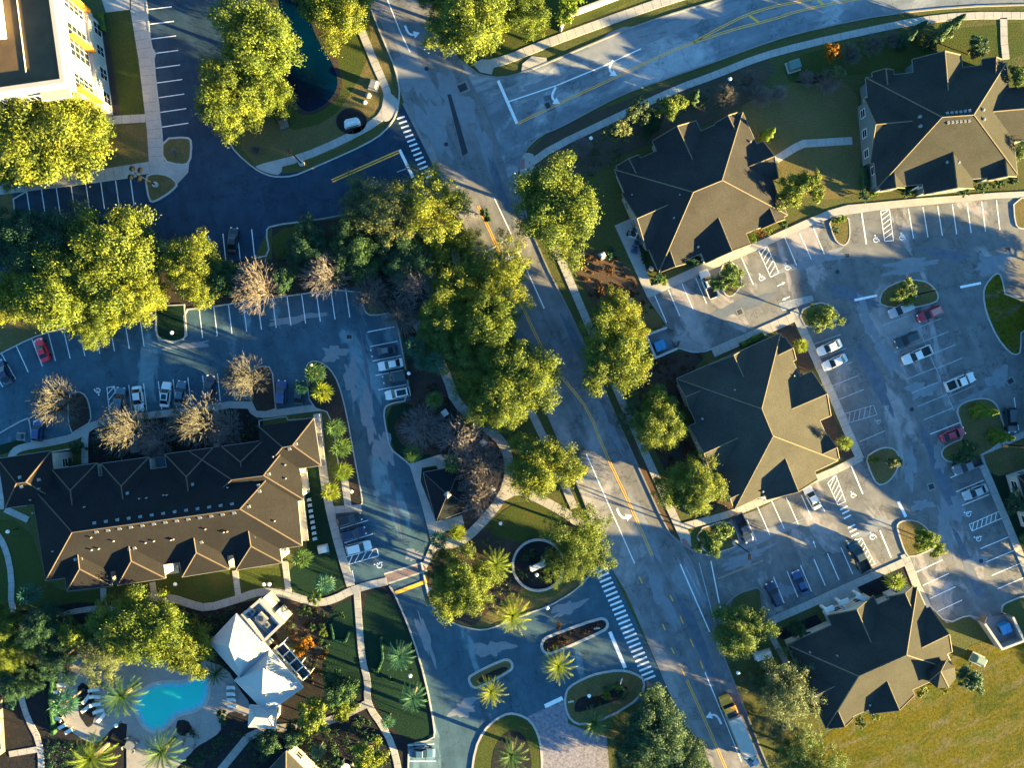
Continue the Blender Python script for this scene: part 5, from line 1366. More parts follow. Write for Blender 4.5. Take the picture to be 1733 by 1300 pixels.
    for x, y, r, m, l in [(1113, 470, 13, 'hedge_dark', 'dark round shrub at the south corner of the upper left shop'), (1124, 474, 10, 'leaf_bright', 'bright end of the shrub pair at the south corner of the upper left shop'), (1170, 444, 13, 'hedge_dark', 'dark shrub beside the shop entry step'), (1184, 440, 9, 'leaf_green', 'green shrub against the shop entry step'),
                          (1275, 402, 9, 'leaf_bright', 'bright shrub left in the row at the upper left shop front'), (1289, 396, 8, 'leaf_rust', 'rusty shrub in the row at the upper left shop front'), (1303, 390, 9, 'leaf_yellow', 'yellow shrub in the row at the upper left shop front'), (1325, 379, 11, 'leaf_green', 'last green shrub in the row at the upper left shop front'),
                          (1032, 428, 12, 'hedge_dark', 'round dark bush with a small white box in the leaf bed'), (1462, 330, 12, 'hedge_dark', 'dark shrub under the corner of the upper right shop'), (1479, 327, 9, 'leaf_bright', 'bright shrub under the corner of the upper right shop'), (1532, 326, 12, 'leaf_green', 'green shrub at the front of the upper right shop'), (1549, 322, 9, 'leaf_bright', 'bright shrub beside the porch of the upper right shop'),
                          (1630, 325, 11, 'leaf_green', 'green shrub right of the porch of the upper right shop'), (1660, 318, 13, 'hedge_dark', 'dark shrub in the shade of the upper right shop'), (1690, 312, 13, 'leaf_green', 'green shrub toward the right end of the upper right shop'), (1712, 305, 11, 'leaf_green', 'end shrub at the right corner of the upper right shop'),
                          (1412, 372, 9, 'leaf_bright', 'left bright shrub topping the lawn notch in the stalls'), (1427, 371, 9, 'leaf_bright', 'right bright shrub topping the lawn notch in the stalls'), (1414, 390, 9, 'hedge_dark', 'dark shrub in the lawn notch in the stalls'), (1479, 778, 11, 'leaf_yellow', 'yellow shrub at the upper left of the shield shaped island'),
                          (1685, 500, 7, 'mulch', ''), (1456, 1222, 12, 'leaf_green', 'green shrub at the south wall of the lower shop'), (1480, 1212, 10, 'leaf_bright', 'bright shrub against the lower shop gable'), (1560, 1172, 12, 'leaf_yellow', 'yellow shrub at the field corner of the lower shop'), (1600, 1165, 10, 'leaf_yellow', 'yellow shrub under the turret of the lower shop'), (1640, 1155, 12, 'leaf_green', 'green shrub beside the dark round tree'),
                          (517, 1035, 13, 'leaf_oak', 'upper bright shrub in the brown pool house garden'), (530, 1060, 8, 'leaf_oak', 'small round shrub beside the lawn disc'), (545, 1062, 8, 'leaf_oak', 'bright shrub in the middle of the brown pool house garden'), (548, 1073, 9, 'leaf_oak', 'lower bright shrub in the brown pool house garden'), (579, 1042, 7, 'leaf_green', 'little round shrub at the top of the lawn disc'), (545, 1040, 7, 'leaf_green', 'little round shrub near the upper bright shrub'),
                          (513, 1095, 20, 'leaf_orange', 'orange autumn shrub beside the pergola'), (637, 1138, 6, 'leaf_green', 'tiny round shrub below the long clipped lawn bed'), (530, 1010, 15, 'leaf_oak', 'low bright shrub at the bend of the winding path'), (625, 1252, 14, 'leaf_dark', 'dark shrub at the bottom garden'), (570, 1290, 14, 'leaf_dark', 'dark shrub near the bottom house'), (465, 1255, 14, 'leaf_green', 'green shrub south of the porch'),
                          (440, 1262, 12, 'leaf_dark', 'dark shrub below the metal roofed porch'), (660, 1150, 6, 'leaf_green', 'tiny shrub on the dark lawn'), (900, 935, 9, 'leaf_green', 'upper green shrub in the ring wall garden'), (890, 942, 8, 'leaf_green', 'left green shrub in the ring wall garden'), (912, 975, 6, 'leaf_yellow', 'yellow shrub below the ring garden sign'), (925, 972, 6, 'leaf_yellow', 'second yellow shrub right below the ring garden sign'), (880, 972, 8, 'leaf_green', 'low green shrub left in the ring wall garden'),
                          (935, 960, 10, 'leaf_dusty', 'dusty shrub right of the ring garden sign'), (1025, 1178, 9, 'leaf_bright', 'curled bright shrub on the triangular island'), (1045, 1165, 9, 'leaf_bright', 'top bright shrub on the triangular island'), (1053, 1176, 7, 'leaf_green', 'green shrub at the right of the triangular island'), (1012, 1186, 7, 'leaf_rust', 'rusty shrub on the triangular island'), (1095, 422, 10, 'leaf_green', 'loose shrub behind the rooftop-like machinery slab'), (1090, 438, 9, 'leaf_green', 'loose shrub south of the machinery slab'),
                          (690, 712, 14, 'leaf_rust', 'rust coloured shrub at the brown kiosk garden edge'), (765, 752, 14, 'leaf_rust', 'rust coloured shrub between the fan palms of the kiosk'), (1018, 493, 8, 'leaf_rust', 'rusty low shrub in the leaf bed beside the sidewalk'), (1030, 460, 8, 'leaf_rust', 'rusty low shrub in the leaf bed under the dark bush'), (822, 365, 14, 'leaf_dark', 'dark bush beside the yellow line at the road'), (945, 1060, 7, 'leaf_rust', 'brown bush in the long median bed'), (960, 1085, 6, 'leaf_rust', 'small brown bush in the long median bed'),
                          (178, 712, 0, '', ''), (130, 757, 15, 'hedge_dark', 'dark clipped block beside the clubhouse left court'), (122, 786, 14, 'hedge_dark', 'dark clipped block at the clubhouse court wall'), (17, 1190, 12, 'leaf_teal', 'bluish bush beside the winding left path'), (375, 1215, 14, 'leaf_dark', 'dark shrub in the bed east of the pool'), (325, 1240, 8, 'leaf_dark', 'dark shrub on the round bed south of the pool')]:
        if r > 0 and l: Sh(x, y, r, m, l, int(x) % 3, .8)
    hedge([(1290, 566), (1268, 577), (1252, 585)], 9, 1.0, 'leaf_bright', 'bright hedge along the north eave of the middle shop', 3)
    hedge([(1459, 285), (1462, 318)], 9, 1.0, 'leaf_green', 'green hedge at the west wall of the upper right shop', 4)
    hedge([(172, 22), (178, 55)], 7, 1.1, 'leaf_bright', 'yellow-green hedge at the foot of the white office', 5)
    hedge([(1020, 1165), (1045, 1157), (1058, 1168), (1052, 1183)], 5, 0.7, 'leaf_green', 'curled low hedge on the triangular island', 6, z0=.14)
    hedge([(93, 1140), (90, 1180), (95, 1240)], 5, 1.2, 'hedge_dark', 'dark hedge line west of the pool loungers', 7)
    hedge([(560, 1055), (566, 1083), (585, 1085), (592, 1068)], 4, .6, 'hedge_dark', 'low dark hedge rim around the lawn disc', 8)
    hedge([(645, 1078), (648, 1115), (640, 1135)], 4, .6, 'hedge_dark', 'low dark hedge rim on the long lawn bed', 9)
# ------------------------------------------------------------------ buildings
PITCH = 0.51
def part(mb, name, mat, root, smooth=False):
    o = mb.build(name, mat, None, smooth)
    o.parent = root
    if root.parent is None and root.type == 'EMPTY':
        o.matrix_parent_inverse = Matrix.Translation(-root.location)
    return o

def plane_of(a, b, c):
    n = (b - a).cross(c - a)
    return (-n.x / n.z, -n.y / n.z, a.z + (n.x * a.x + n.y * a.y) / n.z)

class House:
    def __init__(self, name, label, centre, he, roof_mat, cap_mat, wall_mat='wall_cream', gut='gutter', cat='building', group=None):
        c = W(*centre); self.root = empty(name, (c.x, c.y, 0), label, cat, group)
        self.he = he; self.roof = MB(); self.caps = []; self.eaves = []; self.wallmb = MB(); self.bodies = []
        self.rm, self.cm, self.wm, self.gm = roof_mat, cap_mat, wall_mat, gut
        self.wall_edges = []
    def z(self, x, y):
        return max((min(p[0] * x + p[1] * y + p[2] for p in b) for b in self.bodies), default=0)
    def hip(self, corners, ridge, walls=True, gutter=True, rise=None):
        """corners c0..c3 (ridge start belongs to c0/c3, ridge end to c1/c2), plan pixels at eave height"""
        he = self.he
        c = [W(x, y, he) for x, y in corners]
        d = min((c[0] - c[3]).length, (c[1] - c[0]).length) / 2
        hr = he + (rise if rise else PITCH * d)
        a, b = W(*ridge[0], hr), W(*ridge[1], hr)
        self.roof.add(c + [a, b], [(0, 1, 5, 4), (1, 2, 5), (2, 3, 4, 5), (3, 0, 4)] if (self.ccw(c)) else [(4, 5, 1, 0), (5, 2, 1), (5, 4, 3, 2), (4, 0, 3)])
        m = (a + b) / 2
        self.bodies.append([plane_of(c[0], c[1], m), plane_of(c[1], c[2], b), plane_of(c[2], c[3], m), plane_of(c[3], c[0], a)])
        self.caps += [(c[0], a), (c[3], a), (c[1], b), (c[2], b), (a, b)]
        if gutter: self.eaves.append(([c[0], c[1], c[2], c[3]], True))
        self.centre = (c[0] + c[1] + c[2] + c[3]) / 4
        if walls:
            q = offset_poly([(v.x, v.y) for v in c], 0.55)
            self.wallmb.prism(q, 0.0, he - 0.06)
            for i in range(4): self.wall_edges.append((Vector(q[i]), Vector(q[(i + 1) % 4]), self.centre.to_2d()))
        return c, a, b
    @staticmethod
    def ccw(c):
        return sum(c[i].x * c[(i + 1) % len(c)].y - c[(i + 1) % len(c)].x * c[i].y for i in range(len(c))) > 0
    def march(self, p, d, zt, lim=25.0):
        t = 0.0
        while t < lim and self.z(p.x + d.x * t, p.y + d.y * t) < zt: t += 0.1
        return t
    def wing(self, A, B, hipped=False, pitch=PITCH, wall=True, he=None, cap=True):
        he = self.he if he is None else he
        a, b = W(*A, he), W(*B, he)
        half = (b - a).length / 2
        hr = he + pitch * half
        mid = (a + b) / 2; mid.z = hr
        e = (b - a).normalized(); inn = Vector((-e.y, e.x, 0))
        if inn.dot(self.centre - (a + b) / 2) < 0: inn = -inn
        t = self.march(mid, inn, hr)
        if t > 24: t = half * 1.6
        r1 = mid + inn * (t + 0.1)
        ta = min(t, self.march(a, inn, he + 0.02) + 0.3); tb = min(t, self.march(b, inn, he + .02) + .3)
        a1, b1 = a + inn * max(ta, 0.4), b + inn * max(tb, 0.4)
        # bury the inner eave corners under the main slopes
        a2, b2 = a + inn * t, b + inn * t
        if hipped:
            ap = mid + inn * min(half, t * 0.8)
            self.roof.add([a, b, ap, r1, a2, b2], [(0, 1, 2), (1, 5, 3, 2), (4, 0, 2, 3)])
            self.caps += [(a, ap), (b, ap), (ap, r1)]
        else:
            self.roof.add([a, mid, r1, a2, b, b2], [(0, 1, 2, 3), (1, 4, 5, 2)])
            if cap: self.caps += [(mid, r1)]
            self.caps += [(a, mid), (mid, b)]
        if hipped: self.eaves.append(([a1, a, b, b1], False))
        else:
            self.eaves.append(([a1, a], False)); self.eaves.append(([b, b1], False))
        if wall:
            i = 0.4
            p0, p1 = a + e * i + inn * i, b - e * i + inn * i
            p2, p3 = p1 + inn * (tb + 0.6), p0 + inn * (ta + 0.6)
            zz = he - 0.06
            vs = [(p.x, p.y, 0) for p in (p0, p1, p2, p3)] + [(p.x, p.y, zz) for p in (p0, p1, p2, p3)]
            fs = [(0, 1, 5, 4), (1, 2, 6, 5), (2, 3, 7, 6), (3, 0, 4, 7)]
            if not hipped:
                vs.append((mid.x + inn.x * i, mid.y + inn.y * i, hr - 0.12 - pitch * 0.1)); fs.append((4, 5, 8))
            self.wallmb.add(vs, fs)
            self.wall_edges.append((p0.to_2d(), p1.to_2d(), (p2.to_2d() + p3.to_2d()) / 2))
        return a, b, mid, r1
    def finish(self, windows=True, capr=0.11, nwin=3, sill=0.95, wh=1.5):
        part(self.roof, 'roof', self.rm, self.root)
        cb = MB()
        for a, b in self.caps:
            L = (b - a).length
            if L < 0.2: continue
            up = Vector((0, 0, 0.03))
            cb.tube([tuple(a + up), tuple(b + up)], capr, 5)
        part(cb, 'ridge_cap', self.cm, self.root)
        gb = MB()
        for pts, closed in self.eaves:
            n = len(pts)
            for i in range(n if closed else n - 1):
                a, b = pts[i], pts[(i + 1) % n]
                gb.tube([tuple(a - Vector((0, 0, .09))), tuple(b - Vector((0, 0, .09)))], 0.10, 5)
        part(gb, 'gutter', self.gm, self.root)
        part(self.wallmb, 'wall', self.wm, self.root)
        if windows:
            for p, q, c in self.wall_edges:
                L = (q - p).length
                k = max(1, min(nwin, int(L / 3.2)))
                for j in range(k):
                    self.window(p, q, c, (j + 0.5) / k, min(1.5, L / k * 0.55), wh, sill)
        # slim soffit closing the eaves
    def window(self, p, q, c, t, w, h, sill, frame='white_trim', pane='glass', name='window'):
        d = (q - p).normalized(); n = Vector((d.y, -d.x))
        m = p.lerp(q, t)
        if n.dot(m - c) < 0: n = -n
        an = math.atan2(d.y, d.x)
        z = sill + h / 2
        fb = MB()
        for sx in (-1, 1): fb.box((m.x + d.x * sx * w / 2 + n.x * .03, m.y + d.y * sx * w / 2 + n.y * .03, z), (0.12, 0.09, h + 0.12), an)
        for sz in (-1, 0, 1): fb.box((m.x + n.x * .028, m.y + n.y * .028, z + sz * h / 2), (w - .12, 0.08, 0.11 if sz else 0.05), an)
        f = part(fb, name, frame, self.root)
        pb = MB(); pb.box((m.x + n.x * .012, m.y + n.y * .012, z), (w - 0.1, 0.03, h - 0.05), an)
        o = pb.build('pane', pane); o.parent = f
        return f
    def vent(self, x, y, r=0.22, h=0.35, mat='galv', name='roof_vent', box=False):
        z = self.he + 1
        for _ in range(6):
            p = W(x, y, z); z = max(self.he, self.z(p.x, p.y))
        p = W(x, y, z); mb = MB()
        if box: mb.box((p.x, p.y, z + h / 2 - .12), (r * 2, r * 2, h), 0.3)
        else: mb.lathe([(r, -.25), (r, h * .7), (r * 1.25, h * .72), (r * 1.1, h), (0.02, h + .04)], (p.x, p.y, z), 10)
        return part(mb, name, mat, self.root)
    def post(self, x, y, h, mat='white_trim', r=0.18, name='porch_column'):
        p = W(x, y, h * .5); mb = MB(); mb.box((p.x, p.y, .15), (r * 3, r * 3, .3)); mb.tube([(p.x, p.y, .3), (p.x, p.y, h)], [r, r * .85], 8)
        return part(mb, name, mat, self.root)

def build_shops():
    # upper left shop
    h = House('shop_building', 'dark hip roofed shop with tan sunlit slopes, nearest the road junction', (1186, 325), 3.2, 'shingle_tan', 'ridge_tan', group='gabled shop buildings')
    h.hip([(1040, 287), (1257, 190), (1333, 364), (1115, 460)], [(1173, 325), (1222, 305)])
    for A, B in [((1104, 238), (1178, 204)), ((1292, 239), (1317, 301)), ((1194, 445), (1270, 414)), ((1052, 328), (1094, 424)), ((1119, 460), (1161, 446)), ((1289, 387), (1328, 371)), ((1043, 281), (1081, 262)), ((1209, 209), (1248, 190))]:
        h.wing(A, B)
    for x, y, s in [(1181, 418, .2), (1269, 240, .2), (1140, 369, .16), (1150, 330, .12), (1069, 330, .14)]: h.vent(x, y, s)
    h.post(1184, 428, 3.0); h.post(1262, 418, 3.0); h.post(1190, 438, 3.0)
    h.finish()
    # upper right shop
    h = House('shop_building', 'dark hip roofed shop with blue-green west wall and white window frames', (1600, 215), 3.2, 'shingle_olive', 'ridge_tan', 'wall_teal', group='gabled shop buildings')
    h.hip([(1465, 131), (1703, 106), (1722, 295), (1484, 319)], [(1594, 198), (1648, 194)])
    for A, B in [((1544, 100), (1627, 93)), ((1564, 329), (1648, 319)), ((1671, 305), (1720, 299)), ((1490, 323), (1531, 318)), ((1738, 146), (1746, 236)), ((1662, 100), (1697, 101)), ((1476, 122), (1512, 118)), ((1462, 166), (1472, 276))]:
        h.wing(A, B)
    for x, y in [(1556, 198), (1557, 214), (1500, 207), (1514, 206), (1593, 106), (1594, 134), (1602, 275), (1604, 303), (1621, 275), (1623, 303), (1663, 186), (1664, 202), (1691, 187), (1715, 186)]: h.vent(x, y, .26)
    for i in range(6): h.vent(1603 + i * 7.5, 191.5 - i * .8, .24, .25, name='ridge_vent', box=True); h.vent(1605 + i * 7, 207 - i * .6, .24, .25, name='ridge_vent', box=True)
    for x, y in [(1556, 318), (1546, 320), (1630, 318)]: h.post(x, y, 3.0)
    h.finish()
    # middle shop
    h = House('shop_building', 'hip roofed shop with broad golden east slopes between road and lot', (1282, 712), 3.2, 'shingle_gold', 'ridge_tan', group='gabled shop buildings')
    h.hip([(1321, 564), (1418, 780), (1243, 862), (1145, 641)], [(1289, 692), (1308, 738)])
    for A, B in [((1200, 618), (1270, 586)), ((1374, 629), (1406, 704)), ((1328, 570), (1347, 609)), ((1402, 737), (1420, 776)), ((1298, 846), (1384, 812)), ((1165, 722), (1204, 808)), ((1147, 650), (1166, 694)), ((1225, 826), (1240, 858))]:
        h.wing(A, B)
    for x, y, s in [(1243, 660, .14), (1188, 709, .2), (1343, 636, .14), (1290, 832, .18), (1222, 787, .12)]: h.vent(x, y, s)
    for x, y in [(1342, 828), (1292, 846), (1384, 652)]: h.post(x, y, 3.0)
    h.finish()
    # lower shop
    h = House('shop_building', 'hip roofed shop with a round turret corner beside the golden field', (1480, 1120), 3.2, 'shingle_olive', 'ridge_tan', group='gabled shop buildings')
    h.hip([(1332, 1092), (1552, 994), (1616, 1136), (1398, 1234)], [(1453, 1145), (1534, 1109)])
    for A, B in [((1400, 1042), (1478, 1008)), ((1574, 1028), (1611, 1104)), ((1472, 1209), (1548, 1177)), ((1349, 1136), (1381, 1206)), ((1403, 1234), (1445, 1216)), ((1504, 1010), (1546, 992))]:
        h.wing(A, B)
    # turret: eight-sided cone roof
    apx = W(1592, 1137, 7.4); n = 8
    ring = [W(1594 + 25 * math.cos(i * 2 * math.pi / n + .3), 1142 + 25 * math.sin(i * 2 * math.pi / n + .3), 4.4) for i in range(n)]
    mb = MB(); mb.add(ring + [apx], [(i, n, (i + 1) % n) for i in range(n)]); part(mb, 'turret_roof', 'shingle_olive', h.root)
    mb = MB(); mb.prism(offset_poly([(p.x, p.y) for p in ring], .45), 0, 4.35); part(mb, 'turret_wall', 'wall_cream', h.root)
    cb = MB()
    for i in (1, 3, 6): cb.tube([tuple(ring[i]), tuple(apx)], .09, 5)
    part(cb, 'turret_ridge', 'ridge_tan', h.root)
    for x, y in [(1395, 1030), (1400, 1040), (1420, 1018), (1427, 1026), (1450, 1005), (1458, 1012)]:
        mbp = MB(); p = W(x, y, 1.5); mbp.box((p.x, p.y, 1.5), (.5, .5, 3.0), .43); part(mbp, 'porch_column', 'white_trim', h.root)
    for (xa, ya, xb, yb) in [(1396, 1034, 1411, 1028), (1419, 1022, 1436, 1016), (1449, 1009, 1464, 1014)]:
        a, b = W(xa, ya, 2.9), W(xb, yb, 2.9); mbp = MB(); m = (a + b) / 2
        mbp.box((m.x, m.y, 2.95), ((b - a).length, .8, .35), math.atan2((b - a).y, (b - a).x)); part(mbp, 'porch_beam', 'white_trim', h.root)
    for x, y, s in [(1416, 1110, .14), (1471, 1193, .16), (1370, 1104, .14), (1349, 1128, .14)]: h.vent(x, y, s)
    h.finish()
    # small house at the right edge
    h = House('house', 'small white sided house with dark garden at the right edge', (1765, 850), 4.0, 'shingle_brown', 'ridge_brown', 'wall_white', 'gutter', 'house')
    h.hip([(1722, 806), (1830, 770), (1862, 872), (1752, 905)], [(1768, 850), (1815, 833)])
    h.finish()

def build_shade_shop():  # unseen building, added to keep the low sun off the lot
    h = House('shop_building', 'unseen long shop building added beyond the right edge to shade the lot', (1840, 760), 4.6, 'shingle_brown', 'ridge_brown')
    h.hip([(1885, 545), (1925, 965), (1835, 965), (1795, 545)], [(1845, 590), (1880, 920)])
    h.finish(True, .11, 8)

def build_clubhouse():
    h = House('clubhouse', 'long dark brown clubhouse with many hipped bays and white roof vents', (270, 860), 6.0, 'shingle_brown', 'ridge_brown', 'wall_cream', 'gutter_grey')
    h.hip([(77, 983), (511, 924), (496, 762), (52, 822)], [(122, 901), (406, 862)])
    main = h.centre
    h.hip([(330, 872), (514, 846), (499, 738), (320, 764)], [(392, 812), (446, 805)], gutter=False)
    h.hip([(440, 803), (543, 788), (531, 708), (438, 722)], [(478, 757), (495, 754)], gutter=False)
    h.hip([(9, 860), (97, 848), (87, 763), (-4, 777)], [(28, 818), (44, 816)], gutter=False)
    h.centre = main
    for A, B in [((113, 1001), (190, 992)), ((199, 991), (280, 979)), ((308, 977), (388, 964)), ((399, 965), (477, 953))]: h.wing(A, B, True)
    for A, B in [((88, 795), (164, 784)), ((171, 785), (252, 774)), ((279, 769), (361, 758)), ((375, 756), (445, 746))]: h.wing(A, B, True)
    # extra eave line of the east bays
    for pts in [[(531, 708), (543, 788), (508, 793)], [(513, 846), (502, 849), (511, 924)], [(440, 746), (438, 712), (484, 705), (487, 711), (531, 708)], [(-4, 777), (87, 763), (88, 793)], [(-4, 777), (9, 860), (45, 856)]]:
        h.eaves.append(([W(x, y, 6.0) for x, y in pts], False))
    for i in range(13):
        t = i / 12
        x, y = 160 + t * 233, 892 - t * 32
        h.vent(x, y - 6, .30, .2, 'galv', 'ridge_vent', True); h.vent(x + 3, y + 8, .30, .2, 'galv', 'ridge_vent', True)
    for x, y in [(138, 946), (228, 928), (341, 918), (430, 909), (216, 835), (326, 820), (37, 824), (34, 808), (455, 803), (501, 752), (490, 760), (421, 858), (438, 822), (439, 832), (66, 812), (128, 947), (219, 930), (333, 921), (424, 912)]: h.vent(x, y, .26, .3, 'galv', 'roof_vent', True)
    for x, y in [(67, 827), (53, 846), (144, 858), (237, 844), (249, 843), (278, 838), (283, 838), (386, 825), (463, 773), (57, 868), (156, 931), (168, 929), (247, 919), (261, 916), (290, 914), (294, 913), (379, 901), (385, 900), (155, 910), (465, 882), (193, 916), (348, 896), (91, 933), (483, 787), (484, 810)]: h.vent(x, y, .13, .4, 'galv', 'plumbing_stack')
    h.finish(True, .12, 8, 1.2, 1.5)
    # porch roofs in the recesses
    for x0, y0, w, d, m in [(168, 795, 8, 20, 'wall_teal'), (268, 783, 24, 16, 'paint_steel'), (371, 768, 11, 22, 'paint_steel'), (228, 760, 14, 12, 'wall_teal')]:
        c = W(x0, y0, 3); mb = MB(); mb.box((c.x, c.y, 3.0), (M(w), M(d), .25), .14); part(mb, 'porch_roof', m, h.root)
    for x0, y0, w, d in [(516, 815, 10, 30), (512, 880, 11, 70), (541, 745, 9, 84)]:
        c = W(x0, y0, 4.5); mb = MB(); mb.box((c.x, c.y, 4.4), (M(w), M(d), .22), .12); part(mb, 'terrace_roof', 'pool_deck', h.root)
    # balconies between the hipped bays; the orange one has sunlit yellow painted in
    for x0, y0, w, d, m, z in [(193, 977, 8, 12, 'awning_orange', 1.2), (291, 965, 22, 13, 'wall_cream', 1.0), (392, 955, 8, 12, 'wall_cream', 1.2)]:
        c = W(x0, y0, z); mb = MB(); mb.box((c.x, c.y, z), (M(w), M(d), .2), .14); part(mb, 'balcony', m, h.root)
    c = W(104, 780, .4); mb = MB(); mb.box((c.x, c.y, .2), (M(34), M(26), .4), .12); part(mb, 'court_slab', 'pool_deck', h.root)
    mb = MB(); a, b = W(88, 765, 1), W(120, 760, 1); sweep(mb, [a[:2], b[:2]], .2, 0, 1.6); part(mb, 'court_wall', 'wall_cream', h.root)

def build_office():
    ht = 14.2
    cor = W(108, 138, ht); north = W(84, -36, ht); west = W(-60, 162, ht)
    root = empty('office_building', (cor.x - 12, cor.y + 8, 0), 'white office block with orange fins and gridded windows, top left', 'building')
    u = (north - cor); Lu = u.length; u = u.normalized(); v = (west - cor); Lv = v.length; v = v.normalized()
    n = Vector((u.y, -u.x, 0))
    if n.dot(v) > 0: n = -n
    ns = Vector((v.y, -v.x, 0))
    if ns.dot(u) > 0: ns = -ns
    def P(a, o, z, b=0.0): q = cor + u * a + n * o + v * b; return (q.x, q.y, z)
    au = math.atan2(u.y, u.x); av = math.atan2(v.y, v.x)
    mb = MB(); q = [cor, cor + u * Lu, cor + u * Lu + v * Lv, cor + v * Lv]
    mb.prism([(p.x, p.y) for p in q], 0, ht - 0.9); part(mb, 'wall', 'wall_white', root)
    mb = MB(); qi = offset_poly([(p.x, p.y) for p in q], 0.55); mb.prism(qi, ht - .95, ht - .80); part(mb, 'roof', 'flat_roof_rust', root)
    pb = MB(); sweep(pb, offset_poly([(p.x, p.y) for p in q], .25), 0.7, ht - .9, ht, True); part(pb, 'parapet', 'wall_white', root)
    mb = MB(); a, b = W(26, -20, ht - .7), W(44, 123, ht - .7); mb.tube([tuple(a), tuple(b)], .09, 6); part(mb, 'roof_pipe', 'white_trim', root)
    mb = MB(); c = W(-3, 30, ht); mb.box((c.x, c.y, ht - .1), (M(10), M(58), 1.2), .12); part(mb, 'roof_plinth', 'white_trim', root)
    def win(a0, a1, z0, z1, cols, rows, face='e'):
        fr = MB(); pn = MB()
        if face == 'e': f = lambda a, o, z: P(a, o, z)
        else: f = lambda a, o, z: tuple(Vector(P(0, 0, z, a)) + ns * o)
        ang = au if face == 'e' else av
        c = f((a0 + a1) / 2, 0.03, (z0 + z1) / 2); pn.box(c, (a1 - a0, .05, z1 - z0), ang)
        for i in range(cols + 1):
            c = f(a0 + (a1 - a0) * i / cols, .07, (z0 + z1) / 2); fr.box(c, (.12 if i in (0, cols) else .05, .08, z1 - z0 + .1), ang)
        for j in range(rows + 1):
            c = f((a0 + a1) / 2, .065, z0 + (z1 - z0) * j / rows); fr.box(c, (a1 - a0, .07, .12 if j in (0, rows) else .05), ang)
        o = part(fr, 'window', 'white_trim', root); p = pn.build('pane', 'glass'); p.parent = o
    for a0, a1, c in [(.7, 3.2, 3), (6.2, 12.1, 5), (14.6, 17.3, 3)]: win(a0, a1, 5.8, 11.1, c, 4)
    for a0, a1 in [(1.4, 3.7), (6.0, 8.2), (10.5, 12.4), (14.3, 16.7)]: win(a0, a1, 0.5, 2.7, 2, 2)
    for z0, z1, o in [(11.5, 13.0, .25), (3.4, 5.2, .45)]:
        mb = MB(); c = P(Lu / 2, o / 2, (z0 + z1) / 2); mb.box(c, (Lu, o, z1 - z0), au); part(mb, 'spandrel', 'wall_white', root)
    for a in (.3, 9.6, 17.0):
        mb = MB(); c = P(a, .5, 7.8); mb.box(c, (.55, 1.0, 6.2), au); part(mb, 'orange_fin', 'awning_orange', root)
    for k in range(4): win(2.0 + k * 4.5, 5.0 + k * 4.5, 6.0, 11.0, 3, 4, 's')
    for k in range(4): win(2.0 + k * 4.5, 4.5 + k * 4.5, 1.0, 3.2, 2, 3, 's')
    # awning over the corner entrance
    mb = MB(); c = tuple(Vector(P(0, 0, 11.8, 3)) + ns * .7); mb.box(c, (5, 1.6, .4), av); part(mb, 'canopy', 'wall_white', root)

